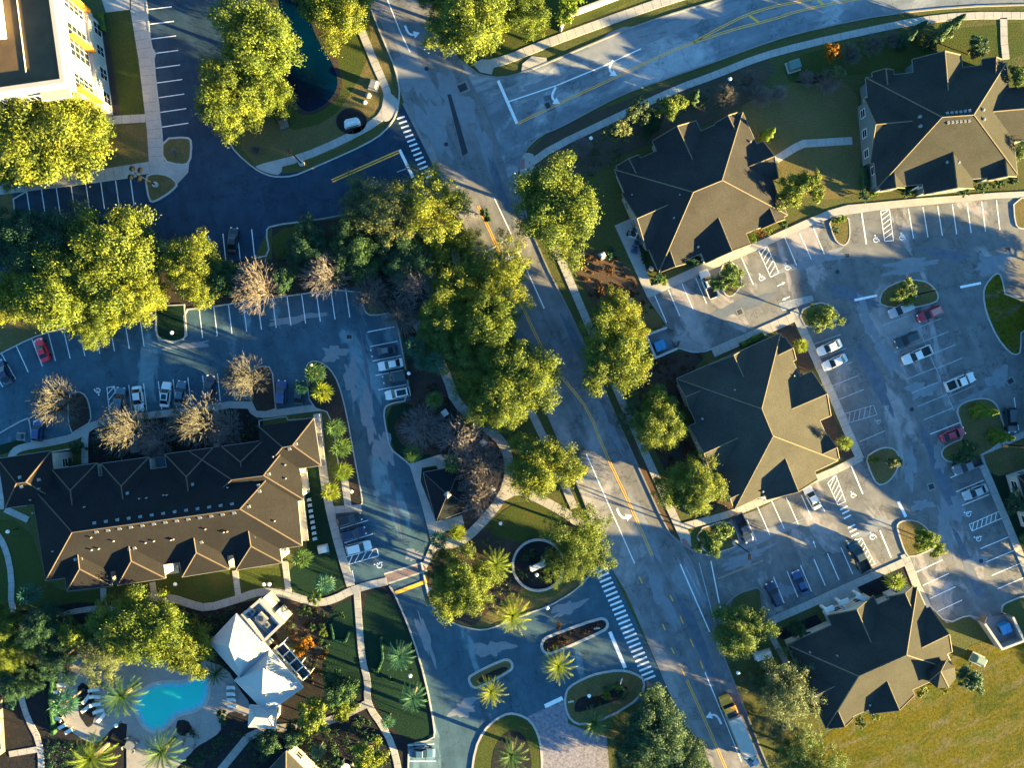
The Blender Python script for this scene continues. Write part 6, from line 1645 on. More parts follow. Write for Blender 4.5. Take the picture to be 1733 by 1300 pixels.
def build_pool_house():
    h = House('pool_house', 'white standing seam metal roofed pool house with a roof well', (435, 1120), 4.2, 'metal_roof_white', 'metal_roof_white', 'wall_cream', 'white_trim')
    h.hip([(354, 1088), (400, 1039), (457, 1100), (408, 1150)], [(388, 1094), (392, 1104)], rise=3.4)
    h.hip([(397, 1152), (456, 1100), (513, 1164), (452, 1208)], [(446, 1132), (444, 1174)], rise=3.0)
    h.centre = W(442, 1170)
    h.hip([(423, 1194), (468, 1199), (466, 1234), (420, 1231)], [(432, 1214), (455, 1216)], rise=1.4)
    # seams on every sheet
    for poly in [((400, 1039, 4.25), (458, 1101, 4.25), (391, 1099, 7.62)), ((354, 1088, 4.25), (400, 1039, 4.25), (389, 1096, 7.62)), ((456, 1100, 4.25), (513, 1164, 4.25), (446, 1140, 7.22))]:
        a, b, c = W(*poly[0]), W(*poly[1]), W(*poly[2])
        m = (a + b) / 2; seam = MB()
        for k in range(1, 16):
            t = k / 16; p = a.lerp(b, t)
            s = 1 - abs(2 * t - 1); up = (c - m) * s * .97
            seam.tube([tuple(p + Vector((0, 0, .02))), tuple(p + up + Vector((0, 0, .02)))], .022, 4, False)
        part(seam, 'roof_seam', 'metal_roof_white', h.root)
    h.finish(True, .08, 3, .9, 1.6)
    # flat roof well with machines
    well = [(411, 1041), (439, 1017), (476, 1057), (447, 1085)]
    p = [W(x, y, 4.4) for x, y in well]
    mb = MB(); mb.prism([(q.x, q.y) for q in p], 0, 3.4); part(mb, 'service_block', 'paint_steel', h.root)
    mb = MB(); sweep(mb, [(q.x, q.y) for q in p], .5, 3.4, 4.4, True); part(mb, 'parapet', 'wall_white', h.root)
    for x, y, w, d in [(450, 1024, 12, 22), (471, 1048, 13, 22)]:
        c = W(x, y, 4); mb = MB(); mb.box((c.x, c.y, 2.1), (M(w), M(d), 4.3), .75); part(mb, 'bay', 'wall_white', h.root)
    for x, y, w, d, z in [(444, 1046, 13, 17, 1.4), (452, 1058, 8, 9, .9), (427, 1036, 7, 8, .8), (430, 1045, 7, 7, .7), (460, 1064, 8, 8, .6)]:
        c = W(x, y, 4.2); mb = MB(); mb.box((c.x, c.y, 3.4 + z / 2), (M(w), M(d), z), .78); o = part(mb, 'roof_machine', 'galv' if z > .7 else 'paint_blue', h.root)
        f = MB(); f.lathe([(M(min(w, d)) * .36, 0), (M(min(w, d)) * .34, .07), (.05, .08)], (c.x, c.y, 3.4 + z + .003), 12); g = f.build('fan', 'black_trim'); g.parent = o
    # pergola on the garden side
    a, b = W(466, 1100, 2.7), W(512, 1152, 2.7); d = (b - a).normalized(); n = Vector((-d.y, d.x, 0)); n = n if n.x > 0 else -n
    mb = MB()
    for k in range(5):
        q = a.lerp(b, k / 4); mb.tube([tuple(q), tuple(q + n * 1.9)], .13, 4)
    mb.tube([tuple(a + n * 1.9), tuple(b + n * 1.9)], .1, 4); mb.tube([tuple(a + n * .1), tuple(b + n * .1)], .1, 4)
    for k in range(4):
        q = a.lerp(b, k / 3) + n * 1.9; mb.tube([(q.x, q.y, 0), tuple(q)], .1, 6)
    part(mb, 'pergola', 'white_trim', h.root)
    for k in range(4):
        q0, q1 = a.lerp(b, (k + .06) / 4), a.lerp(b, (k + .94) / 4); mb = MB(); mb.prism([(v.x, v.y) for v in (q0 + n * .15, q1 + n * .15, q1 + n * 1.8, q0 + n * 1.8)], 2.64, 2.68, True); part(mb, 'pergola_panel', 'glass', h.root)
    mb = MB(); q = [a + n * .1, b + n * .1, b + n * 1.9, a + n * 1.9]; mb.prism([(k.x, k.y) for k in q], 0.02, .12); part(mb, 'terrace_floor', 'wall_dark', h.root)

def build_small_buildings():
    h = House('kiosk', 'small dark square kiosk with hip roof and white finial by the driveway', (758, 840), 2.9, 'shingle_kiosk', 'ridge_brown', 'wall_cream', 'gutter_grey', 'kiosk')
    h.hip([(716, 800), (781, 788), (800, 860), (738, 884)], [(757, 837), (760, 836)], rise=2.2)
    h.finish(True, .07, 2)
    mb = MB(); c = W(758, 837, 5.2); mb.box((c.x, c.y, 5.35), (.9, .9, .6), .4); mb.lathe([(.75, .3), (.05, 1.0)], (c.x, c.y, 5.35), 4); part(mb, 'cupola', 'galv', h.root)
    h = House('house', 'brown roofed house corner with a sunlit yellow roof patch at the bottom edge', (485, 1330), 4.5, 'shingle_gold', 'ridge_tan', 'wall_cream', 'gutter', 'house')
    h.hip([(484, 1272), (548, 1335), (490, 1400), (425, 1335)], [(484, 1330), (490, 1340)])
    h.finish()
    h = House('house', 'grey-blue roofed house cut by the left edge beside the winding path', (-25, 1240), 4.5, 'shingle_kiosk', 'ridge_brown', 'wall_dark', 'gutter_grey', 'house')  # dark wall colour stands in for shade on the wall
    h.he = 3.0
    h.hip([(-86, 1196), (-12, 1192), (-6, 1292), (-82, 1300)], [(-48, 1228), (-44, 1262)])
    h.finish()
    # two dumpster pens
    for pts, opn, dump, l1, l2, lid in [([(1127, 555), (1092, 568), (1108, 606), (1145, 590)], None, (1117, 584, .38), 'grey block dumpster pen beside the large golden oak', 'blue dumpster inside the pen by the golden oak', 1),
                                   ([(1661, 1053), (1690, 1096), (1727, 1082), (1708, 1042)], None, (1702, 1064, .4), 'grey block dumpster pen at the corner of the golden field', 'blue dumpster inside the pen by the golden field', 2)]:
        p = [W(x, y, 1.0) for x, y in pts]; c = (p[0] + p[1] + p[2] + p[3]) / 4
        r = empty('dumpster_pen', (c.x, c.y, 0), l1, 'enclosure', 'dumpster pens')
        mb = MB(); sweep(mb, [(q.x, q.y) for q in p], .3, 0, 1.9); part(mb, 'wall', 'masonry', r)
        mb = MB(); sweep(mb, [(q.x, q.y) for q in p], .42, 1.9, 2.0); part(mb, 'coping', 'kerb_concrete', r)
        mb = MB(); mb.prism([(q.x, q.y) for q in p], .03, .06); part(mb, 'floor', 'asphalt_worn', r)
        for a, b in ((p[0], p[3]), (p[3], p[0])):
            d = (b - a).normalized(); out = (a + b) / 2 - c; out.z = 0; out.normalize()
            e = a + (d * .7 + out * .7) * 1.6
            mb = MB(); sweep(mb, [(a.x, a.y), (e.x, e.y)], .08, .15, 1.8); part(mb, 'gate', 'wall_dark', r)
        q = W(dump[0], dump[1], 1.3)
        t = empty('dumpster', (q.x, q.y, 0), l2, 'dumpster', 'blue dumpsters', dump[2])
        mb = MB(); mb.add([(-.85, -.75, .18), (.85, -.75, .18), (.85, .75, .18), (-.85, .75, .18), (-.98, -.85, 1.25), (.98, -.85, 1.25), (.98, .85, 1.45), (-.98, .85, 1.45)], [(3, 2, 1, 0), (4, 5, 6, 7), (0, 1, 5, 4), (1, 2, 6, 5), (2, 3, 7, 6), (3, 0, 4, 7)]); mb.build('body', 'dumpster_blue', t)
        for s in (-1, 1):
            mb = MB(); mb.box((s * .5, 0, 1.40), (.94, 1.76, .06), 0, 0); mb.build('lid', 'dumpster_blue', t).rotation_euler = (.117, 0, 0)
        for s in (-1, 1):
            mb = MB(); mb.box((s * 1.02, 0, .9), (.12, 1.2, .18)); mb.build('lift_pocket', 'black_trim', t)

# ------------------------------------------------------------------ vehicles
def loft(mb, secs):
    n = 8; vs = []
    for x, hw, z0, z1 in secs:
        zb = z0 + (z1 - z0) * 0.55
        vs += [(x, -hw * .92, z0), (x, -hw, zb), (x, -hw * .95, z1 - .06), (x, -hw * .80, z1), (x, hw * .80, z1), (x, hw * .95, z1 - .06), (x, hw, zb), (x, hw * .92, z0)]
    fs = [(i * n + k, (i + 1) * n + k, (i + 1) * n + (k + 1) % n, i * n + (k + 1) % n) for i in range(len(secs) - 1) for k in range(n)]
    fs.append(tuple(range(n))); fs.append(tuple((len(secs) - 1) * n + k for k in reversed(range(n))))
    mb.add(vs, fs)

CAR = dict(
    sedan=dict(L=4.75, secs=[(-2.37, .70, .35, .78), (-2.25, .82, .24, .92), (-1.5, .91, .20, .98), (0, .92, .18, .96), (1.2, .91, .20, .92), (1.95, .86, .22, .82), (2.28, .74, .28, .70), (2.38, .60, .34, .58)], cab=(-1.85, 1.10, .82, .93, -1.0, .20, .62, 1.44)),
    coupe=dict(L=4.7, secs=[(-2.3, .72, .32, .80), (-2.15, .86, .22, .90), (-1.3, .95, .18, .93), (0, .93, .16, .88), (1.2, .95, .18, .86), (1.9, .88, .2, .76), (2.3, .64, .28, .56)], cab=(-1.7, .85, .80, .87, -.85, .0, .60, 1.30)),
    suv=dict(L=4.7, secs=[(-2.35, .80, .38, 1.0), (-2.25, .88, .28, 1.08), (-1.4, .95, .24, 1.10), (0, .96, .22, 1.08), (1.2, .95, .24, 1.06), (1.95, .90, .28, .98), (2.28, .76, .34, .84), (2.36, .64, .4, .7)], cab=(-2.25, 1.15, .88, 1.06, -1.95, .25, .71, 1.72)),
    hatch=dict(L=4.1, secs=[(-2.0, .76, .34, .90), (-1.9, .84, .24, .98), (-1.0, .89, .2, 1.0), (0, .89, .2, .98), (1.0, .88, .22, .94), (1.7, .82, .24, .82), (2.02, .62, .32, .62)], cab=(-1.9, 1.05, .81, .95, -1.45, .15, .63, 1.50)),
    pickup=dict(L=5.7, secs=[(-.75, .98, .3, 1.12), (0, .98, .28, 1.12), (1.35, .98, .28, 1.10), (2.3, .94, .32, 1.02), (2.7, .84, .36, .90), (2.82, .70, .42, .72)], cab=(-.72, 1.45, .90, 1.10, -.50, .62, .73, 1.85)),
)
_car = {}
def car_meshes(kind):
    if kind in _car: return _car[kind]
    d = CAR[kind]; out = []
    b = MB(); loft(b, d['secs'])
    xr, xf, hw, z0, rr, rf, rw, z1 = d['cab']
    base = [(xr, -hw), (xf, -hw), (xf, hw), (xr, hw)]; top = [(rr, -rw), (rf, -rw), (rf, rw), (rr, rw)]
    zt = z1
    vs = [(x, y, z0 - .03) for x, y in base] + [(x, y, zt - .05) for x, y in top] + [((x - (rr + rf) / 2) * .88 + (rr + rf) / 2, y * .86, zt) for x, y in top]
    b.add(vs, [(0, 1, 5, 4), (1, 2, 6, 5), (2, 3, 7, 6), (3, 0, 4, 7), (4, 5, 9, 8), (5, 6, 10, 9), (6, 7, 11, 10), (7, 4, 8, 11), (8, 9, 10, 11)])
    if kind == 'pickup':
        for s in (-1, 1): b.box((-1.78, s * .91, .82), (2.1, .14, .62))
        b.box((-2.76, 0, .82), (.12, 1.96, .62)); b.box((-1.78, 0, .50), (2.1, 1.96, .2))
    out.append(('body', b.mesh('body', 'paint_white'), None))
    def pane(name, i, j, m=.1):
        p0, p1 = Vector((*base[i], z0)), Vector((*base[j], z0)); q0, q1 = Vector((*top[i], zt - .05)), Vector((*top[j], zt - .05))
        c = (p0 + p1 + q0 + q1) / 4; n = (p1 - p0).cross(q0 - p0).normalized()
        if n.dot(c - Vector(((xr + xf) / 2, 0, c.z))) < 0: n = -n
        a = [p0.lerp(q0, .06), p1.lerp(q1, .06), p1.lerp(q1, .93), p0.lerp(q0, .93)]
        a = [c + (k - c) * (1 - m) for k in a]
        mb = MB(); mb.add([tuple(k + n * .012) for k in a], [(0, 1, 2, 3)]); mb.add([tuple(k + n * .002) for k in a], [(3, 2, 1, 0)])
        out.append((name, mb.mesh(name, 'car_glass'), None))
    pane('windscreen', 1, 2, .05); pane('rear_window', 3, 0, .07); pane('side_window', 0, 1); pane('side_window', 2, 3)
    xf2 = d['secs'][-2][0]; zf = d['secs'][-2][3]; hwf = d['secs'][-2][1]
    xr2 = d['secs'][0][0] if kind != 'pickup' else -2.82; zr = d['secs'][0][3] if kind != 'pickup' else 1.0
    hwr = d['secs'][0][1] if kind != 'pickup' else .92
    for s in (-1, 1):
        mb = MB(); mb.box((xf2 - .02, s * hwf * .78, zf - .02), (.28, .30, .10)); out.append(('headlight', mb.mesh('headlight', 'head_lamp'), None))
        mb = MB(); mb.box((xr2 + .02, s * hwr * .82, zr - .12), (.10, .26, .16)); out.append(('tail_light', mb.mesh('tail_light', 'tail_lamp'), None))
        mb = MB(); mb.box((xf - .35, s * (d['secs'][3][1] + .10), z0 + .06), (.16, .22, .14)); out.append(('mirror', mb.mesh('mirror', 'black_trim'), None))
        for wx in (d['secs'][-1][0] - .88, xr2 + .92):
            mb = MB(); hwid = d['secs'][2][1]
            mb.tube([(wx, s * (hwid - .20), .33), (wx, s * (hwid + .01), .33)], .33, 14); out.append(('wheel', mb.mesh('wheel', 'tyre'), None))
    if kind == 'pickup':
        mb = MB(); mb.box((-1.78, 0, .612), (1.96, 1.66, .02)); out.append(('bed_liner', mb.mesh('bed_liner', 'black_trim'), None))
    _car[kind] = out
    return out

def car(kind, x, y, dx, dy, paint, label, roof=None, scale=1.0, cat='car'):
    p = W(x, y, .8)
    root = empty('pickup_truck' if kind == 'pickup' else 'parked_car', (p.x, p.y, .024), label, cat, 'cars parked in the lots', math.atan2(-dy, dx))
    root.scale = (scale,) * 3
    for nme, me, _ in car_meshes(kind):
        o = bpy.data.objects.new(nme, me); COL.objects.link(o); o.parent = root
        if nme == 'body':
            o.material_slots[0].link = 'OBJECT'; o.material_slots[0].material = MATS['paint_' + paint]
    if roof:
        d = CAR[kind]['cab']; mb = MB(); mb.box(((d[4] + d[5]) / 2, 0, d[7] + .006), ((d[5] - d[4]) * .8, d[6] * 1.5, .012)); mb.build('roof_panel', roof, root)
    return root

def build_vehicles():
    R = -1
    car('coupe', 70, 592, -16, -41, 'red', 'bright red coupe alone in the stall under the golden trees')
    car('sedan', 6, 630, -18, -36, 'navy', 'dark blue car at the left edge beside the kerb')
    car('suv', 203, 677, .1, -1, 'steel', 'steel blue car parked on the striped bay next to the white sedan')
    car('sedan', 233, 675, .13, 1, 'white', 'white sedan beside the striped bay in the clubhouse row')
    car('sedan', 280, 668, .1, -1, 'white', 'white car with black roof panel in the clubhouse row', 'car_glass')
    car('sedan', 305, 666, .12, -1, 'steel', 'grey-blue sedan right beside the black roofed white car')
    car('suv', 354, 657, .12, -1, 'navy', 'deep blue car between two empty stalls of the clubhouse row')
    car('suv', 476, 665, .06, -1, 'blue', 'blue van right of the golden leafless island tree')
    car('sedan', 506, 665, .06, -1, 'teal', 'dark teal car half hidden under a fan palm')
    car('hatch', 63, 729, .08, -1, 'blue', 'blue hatchback in the single stall left of the clubhouse')
    car('sedan', 649, 594, -1, .2, 'navy', 'navy car with grey roof, topmost of the four by the driveway', 'paint_grey')
    car('sedan', 661, 617, -1, .2, 'white', 'white sedan second from top of the four by the driveway')
    car('suv', 669, 639, -1, .2, 'teal', 'near black car third from top of the four by the driveway')
    car('suv', 673, 666, -1, .2, 'white', 'white car with dark roof, lowest of the four by the driveway', 'car_glass')
    car('suv', 591, 879, 1, -.25, 'black', 'black SUV nearest the striped walk beside the clubhouse')
    car('suv', 598, 903, 1, -.25, 'navy', 'navy SUV between the black SUV and the white one')
    car('suv', 607, 927, 1, -.25, 'white', 'white SUV beside the hatched bay near the brick crossing')
    car('sedan', 714, 1275, 1, .02, 'steel', 'bluish sedan in the bottom bay by the garden path')
    car('sedan', 394, 406, .1, -1, 'black', 'black car half under the trees in the blue lot')
    car('pickup', 1199, 481, -.375, -.927, 'white', 'white pickup facing the shop beside a lot tree', cat='pickup')
    car('sedan', 1404, 588, -.914, .406, 'white', 'upper of the two white sedans east of the middle shop')
    car('sedan', 1413, 613, -.914, .406, 'white', 'lower of the two white sedans east of the middle shop')
    car('suv', 1525, 524, -.914, .40, 'silver', 'silver SUV just under the oval island')
    car('suv', 1573, 531, -.914, .40, 'dark_red', 'dark red SUV with pink hood facing the silver one', 'paint_pink')
    car('suv', 1535, 575, -.914, .40, 'teal', 'dark green car above the white pickup in the double row')
    car('pickup', 1552, 601, -.914, .40, 'white', 'white truck in the double row under the dark green car', 'paint_white', cat='pickup')
    car('pickup', 1625, 646, .92, -.38, 'white', 'white pickup with dark open bed alone in the aisle', cat='pickup')
    car('sedan', 1613, 736, .93, -.36, 'dark_red', 'maroon sedan nosed up to the lot island')
    car('suv', 1711, 711, .08, 1, 'teal', 'dark blue-green car at the right edge near the island')
    car('pickup', 1637, 788, -.92, .38, 'grey', 'grey pickup with a silver rack behind the island tree', cat='pickup')
    car('sedan', 1651, 833, -.92, .38, 'silver', 'silver sedan in the right row beside the sidewalk')
    car('sedan', 1374, 842, -.47, -.88, 'white', 'white sedan with dark glass at the front of the middle shop')
    car('pickup', 1258, 894, .42, .9, 'navy', 'dark blue pickup at the lawn corner by the lot entrance', cat='pickup')
    car('pickup', 1453, 941, -.45, -.9, 'teal', 'long dark pickup with a cargo box beside the hatched bay', cat='pickup', scale=1.12)
    car('sedan', 1355, 987, -.42, -.92, 'blue', 'bright blue sedan in front of the lower shop')
    car('suv', 1310, 1006, -.42, -.92, 'navy', 'deep blue SUV left of the bright blue sedan')
    # silver ladder rack on the grey pickup
    # lorry with yellow cab
    a, b = W(1236, 1203, 2), W(1276, 1297, 2)
    d = (a - b).normalized()
    r = empty('lorry', (a.x, a.y, .024), 'lorry with yellow cab and long white trailer on the road', 'lorry', None, math.atan2(d.y, d.x))
    mb = MB(); loft(mb, [(-.6, 1.2, .5, 2.6), (.2, 1.22, .5, 2.75), (.9, 1.22, .5, 2.7), (1.15, 1.18, .5, 1.9), (2.0, 1.15, .5, 1.65), (2.3, .98, .55, 1.4), (2.4, .8, .6, 1.2)]); mb.build('cab', 'paint_yellow', r)
    mb = MB(); mb.add([(.93, -1.0, 2.62), (.93, 1.0, 2.62), (1.20, 1.0, 1.92), (1.20, -1.0, 1.92)], [(3, 2, 1, 0)]); mb.build('windscreen', 'car_glass', r)
    mb = MB(); mb.box((-.45, 0, 2.72), (.9, 1.9, .12)); mb.build('roof_fairing', 'black_trim', r)
    for s in (-1, 1):
        mb = MB(); mb.box((1.0, s * 1.42, 1.9), (.18, .3, .5)); mb.build('mirror', 'black_trim', r)
        mb = MB(); mb.box((2.28, s * .8, 1.1), (.2, .35, .2)); mb.build('headlight', 'head_lamp', r)
    mb = MB(); mb.box((-4.9, 0, 2.0), (7.6, 2.5, 2.5)); mb.build('trailer', 'wall_white', r)
    mb = MB(); mb.box((-5.4, 0, .62), (10.5, 1.0, .25)); mb.build('chassis', 'black_trim', r)
    mb = MB(); mb.box((-9.9, 0, 1.0), (2.4, 2.4, .3)); mb.build('tail_deck', 'galv', r)
    rr = random.Random(5)
    for k in range(9):
        mb = MB(); mb.box((-9.0 - rr.random() * 1.9, rr.uniform(-.8, .8), 1.5 + rr.random() * .9), (rr.uniform(.5, 1.1), rr.uniform(.5, 1.0), rr.uniform(.5, .9)), rr.uniform(0, 1.5)); mb.build('tarped_bundle', ['paint_steel', 'wall_white', 'paint_silver'][k % 3], r)
    for wx in (1.5, -1.6, -2.6, -8.0, -9.2):
        for s in (-1, 1):
            mb = MB(); mb.tube([(wx, s * .85, .48), (wx, s * 1.2, .48)], .48, 14); mb.build('wheel', 'tyre', r)
    # box on the long dark pickup
    return

# ------------------------------------------------------------------ street furniture and garden things
def garden_lamp(x, y, label, h=2.4):
    p = W(x, y, h); r = empty('garden_lamp', (p.x, p.y, 0), label, 'lamp', 'white globe lamps')
    mb = MB(); mb.tube([(0, 0, 0), (0, 0, .25), (0, 0, h - .2)], [.14, .06, .05], 8); mb.build('post', 'pole_dark', r)
    mb = MB(); mb.lathe([(.10, -.22), (.30, -.08), (.36, .1), (.28, .32), (.1, .42)], (0, 0, h), 12); mb.build('globe', 'lamp_globe', r, True)
def street_lamp(bx, by, hx, hy, label, heads=1, h=7.0):
    b = W(bx, by); t = W(hx, hy, h)
    r = empty('street_lamp', (b.x, b.y, 0), label, 'street lamp', 'dark street lamps'); d = (t - b); d.z = 0
    mb = MB(); mb.lathe([(.55, 0), (.55, .5), (.35, .55)], (0, 0, 0), 12); mb.build('footing', 'kerb_concrete', r)
    mb = MB(); mb.tube([(0, 0, .5), (0, 0, h)], [.14, .09], 8); mb.build('pole', 'pole_dark', r)
    if heads == 1:
        mb = MB(); mb.tube([(0, 0, h - .1), (d.x * .5, d.y * .5, h + .25), (d.x, d.y, h + .2)], [.06, .05, .05], 6); mb.build('arm', 'pole_dark', r)
        mb = MB(); mb.box((d.x, d.y, h + .17), (.95, .5, .16), math.atan2(d.y, d.x)); mb.build('lamp_head', 'pole_dark', r)
    else:
        for k in range(heads):
            a = k * 2 * math.pi / heads + .6
            mb = MB(); mb.tube([(0, 0, h - .15), (math.cos(a) * .95, math.sin(a) * .95, h)], .05, 5); mb.build('arm', 'pole_dark', r)
            mb = MB(); mb.lathe([(.12, .25), (.50, .05), (.52, -.02), (.1, -.06)], (math.cos(a) * 1.05, math.sin(a) * 1.05, h), 12); mb.build('lamp_head', 'pole_dark', r)

def utility_box(x, y, w, d, h, ang, mat, label, pad=True, name='utility_box', cat='utility box'):
    p = W(x, y, h * .6); r = empty(name, (p.x, p.y, 0), label, cat, 'ground boxes', ang)
    if pad:
        mb = MB(); mb.box((0, 0, .08), (w + .5, d + .5, .16)); mb.build('pad', 'kerb_concrete', r)
    mb = MB(); mb.box((0, 0, .15 + h * .45), (w, d, h * .9)); mb.build('housing', mat, r)
    mb = MB(); mb.add([(-w / 2 - .05, -d / 2 - .05, .15 + h * .9), (w / 2 + .05, -d / 2 - .05, .15 + h * .9), (w / 2 + .05, d / 2 + .05, .15 + h * .9), (-w / 2 - .05, d / 2 + .05, .15 + h * .9), (-w / 2 * .8, -d / 2 * .6, .25 + h), (w / 2 * .8, -d / 2 * .6, .25 + h), (w / 2 * .8, d / 2 * .6, .25 + h), (-w / 2 * .8, d / 2 * .6, .25 + h)], [(4, 5, 6, 7), (0, 1, 5, 4), (1, 2, 6, 5), (2, 3, 7, 6), (3, 0, 4, 7)]); mb.build('lid', mat, r)
    mb = MB(); mb.box((w / 2 + .02, 0, .15 + h * .5), (.04, d * .08, h * .3)); mb.build('handle', 'black_trim', r)

def lounger(x, y, ang, label, g):
    p = W(x, y, .4); r = empty('sun_lounger', (p.x, p.y, .09), label, 'sun lounger', g, ang)
    if 'lg' not in LIB:
        a = MB()
        for s in (-1, 1): a.box((0, s * .31, .32), (1.9, .05, .06))
        for sx in (-.8, .7):
            for s in (-1, 1): a.box((sx, s * .31, .15), (.05, .05, .3))
        b = MB(); b.box((-.25, 0, .37), (1.25, .60, .05)); c = MB(); c.box((.66, 0, .58), (.78, .60, .05), 0, -.62)
        LIB['lg'] = (a.mesh('frame', 'white_trim'), b.mesh('seat', 'sling'), c.mesh('backrest', 'sling'))
    for n, me in zip(('frame', 'seat', 'backrest'), LIB['lg']):
        o = bpy.data.objects.new(n, me); COL.objects.link(o); o.parent = r

def chair(x, y, ang, label, g):
    p = W(x, y, .4); r = empty('garden_chair', (p.x, p.y, .02), label, 'chair', g, ang)
    if 'ch' not in LIB:
        a = MB(); a.box((0, 0, .42), (.55, .55, .06)); b = MB(); b.box((-.29, 0, .72), (.07, .55, .55)); c = MB()
        for sx in (-1, 1):
            for s in (-1, 1): c.box((sx * .23, s * .23, .2), (.05, .05, .4))
        LIB['ch'] = (a.mesh('seat', 'white_trim'), b.mesh('backrest', 'white_trim'), c.mesh('legs', 'white_trim'))
    for n, me in zip(('seat', 'backrest', 'leg_frame'), LIB['ch']):
        o = bpy.data.objects.new(n, me); COL.objects.link(o); o.parent = r

def build_things():
    for x, y, l in [(527, 619, 'white globe lamp at the tip of the palm island'), (692, 632, 'white globe lamp behind the near black parked car'), (541, 475, 'white globe lamp among the leafless trees above the stalls'), (595, 832, 'white globe lamp beside the striped walk palms'),
                    (482, 1038, 'white globe lamp in the brown pool house garden'), (694, 1144, 'white globe lamp between the two blue-green palms'), (926, 1029, 'white globe lamp on the driveway kerb near the gold palm'), (997, 1178, 'white globe lamp on the triangular island'), (727, 997, 'white globe lamp beside the gold speed hump'),
                    (291, 563, 'pinkish globe lamp on the dark grass finger'), (14, 900, 'white globe lamp on the lawn left of the clubhouse'), (197, 1228, 'white globe lamp on the dark bed southwest of the pool'), (847, 886, 'white globe lamp at the edge of the circle lawn'), (908, 973, 'white globe lamp in front of the ring garden sign'), (1235, 134, 'white globe lamp by the upper sidewalk'),
                    (1000, 234, 'white globe lamp at the dark leafless corner tree'), (297, 989, 'white lamp on the lawn between the bays of the clubhouse'), (447, 989, 'left of two white lamps below the clubhouse corner'), (456, 989, 'right of two white lamps below the clubhouse corner'), (1249, 1139, 'white globe lamp by the kerb south of the corner oak')]:
        garden_lamp(x, y, l, 1.6 if y > 980 and x < 460 else 2.4)
    street_lamp(264, 313, 230, 294, 'dark four headed lamp post on the kerbed lawn tip', 4)
    street_lamp(511, 277, 491, 257, 'dark lamp post beside the pond lawn sidewalk', 1)
    street_lamp(1243, 918, 1268, 943, 'dark lamp post at the lot entrance lawn corner', 1, 8.0)
    street_lamp(1698, 752, 1700, 755, 'thin lamp post on the paved end of the maroon sedan island', 1, 8.0)
    street_lamp(1545, 500, 1566, 484, 'dark lamp post rising from the oval island', 1, 7.0)
    # monument signs
    c = W(595, 207, .8); r = empty('monument_sign', (c.x, c.y, .1), 'white rounded stone sign on the black oval bed near the pond', 'sign', None, .25)
    mb = MB(); mb.prism([(-1.5, -.7), (1.5, -.7), (1.5, .25), (1.1, .65), (-.9, .75), (-1.3, .4)], 0, .9); mb.build('stone', 'stone_white', r)
    mb = MB(); mb.prism([(-1.3, -.55), (1.3, -.55), (1.25, .1), (-1.15, .2)], .9, 1.15); mb.build('cap', 'stone_white', r)
    mb = MB(); mb.box((0, -.74, .5), (2.2, .06, .5)); mb.build('face_panel', 'galv', r)
    c = W(910, 957, .8); r = empty('monument_sign', (c.x, c.y, .13), 'long white capped sign wall inside the ring wall garden', 'sign', None, .42)
    mb = MB(); mb.box((0, 0, .75), (2.5, .55, 1.5)); mb.build('wall', 'masonry', r)
    mb = MB(); mb.box((0, 0, 1.56), (2.8, .95, .14)); mb.build('cap', 'stone_white', r)
    for s in (-1, 1):
        mb = MB(); mb.box((s * 1.38, 0, .7), (.4, .8, 1.4)); mb.build('pier', 'stone_white', r)
    utility_box(632, 143, 1.3, 1.5, .9, -.3, 'galv', 'grey cabinet with pale rim beside the pond lawn sidewalk')
    for x, y, s, l, m in [(623, 161, .62, 'dark boulder beside the grey cabinet near the pond', 'masonry'), (617, 172, .4, 'small white boulder below the dark boulder near the pond', 'stone_white')]:
        rng = random.Random(int(x)); mb = MB(); p = W(x, y, .3)
        mb.lathe([(s * rng.uniform(.8, 1.1), -.1), (s * rng.uniform(.9, 1.1), s * .3), (s * .75, s * .75), (s * .2, s * .95)], (p.x, p.y, 0), 9); tag(mb.build('boulder', m), l, 'boulder')
    utility_box(1344, 110, 2.0, 1.6, 1.2, .3, 'utility_green', 'green transformer box on a pad near the orange tree')
    utility_box(1657, 1118, 2.0, 1.5, 1.2, -.45, 'utility_green', 'green transformer box on a pad by the field')
    utility_box(1292, 1110, 2.9, 1.0, 1.1, .3, 'stone_white', 'long white cabinet between the corner oak and lower shop')
    utility_box(34, 739, 1.0, 1.0, .7, 0, 'wall_teal', 'pale green box on the lawn beside the blue hatchback')
    utility_box(546, 930, 1.5, 1.1, .8, .2, 'stone_white', 'white box on the dark lawn below the terrace chairs')
    utility_box(1020, 432, .8, .8, .8, .5, 'stone_white', 'little white box beside the round dark bush')
    utility_box(1064, 517, 1.1, 2.2, .6, .4, 'galv', 'pale slab box half under the golden oak pair')
    utility_box(480, 210, 1.6, 1.6, .5, .3, 'wall_dark', 'dark square well cover on the pond lawn', False)
    for x, y, l in [(753, 699, 'pale square plinth under the fan palm by the curved path'), (818, 749, 'pale square plinth among leafless trees north of the kiosk'), (832, 828, 'pale square plinth beside the path fork east of the kiosk')]:
        p = W(x, y, .4); r = empty('stone_plinth', (p.x, p.y, 0), l, 'plinth', 'square stone plinths', .6)
        mb = MB(); mb.box((0, 0, .3), (.9, .9, .6)); mb.build('base', 'masonry', r); mb = MB(); mb.box((0, 0, .66), (1.15, 1.15, .12)); mb.build('cap', 'stone_white', r)
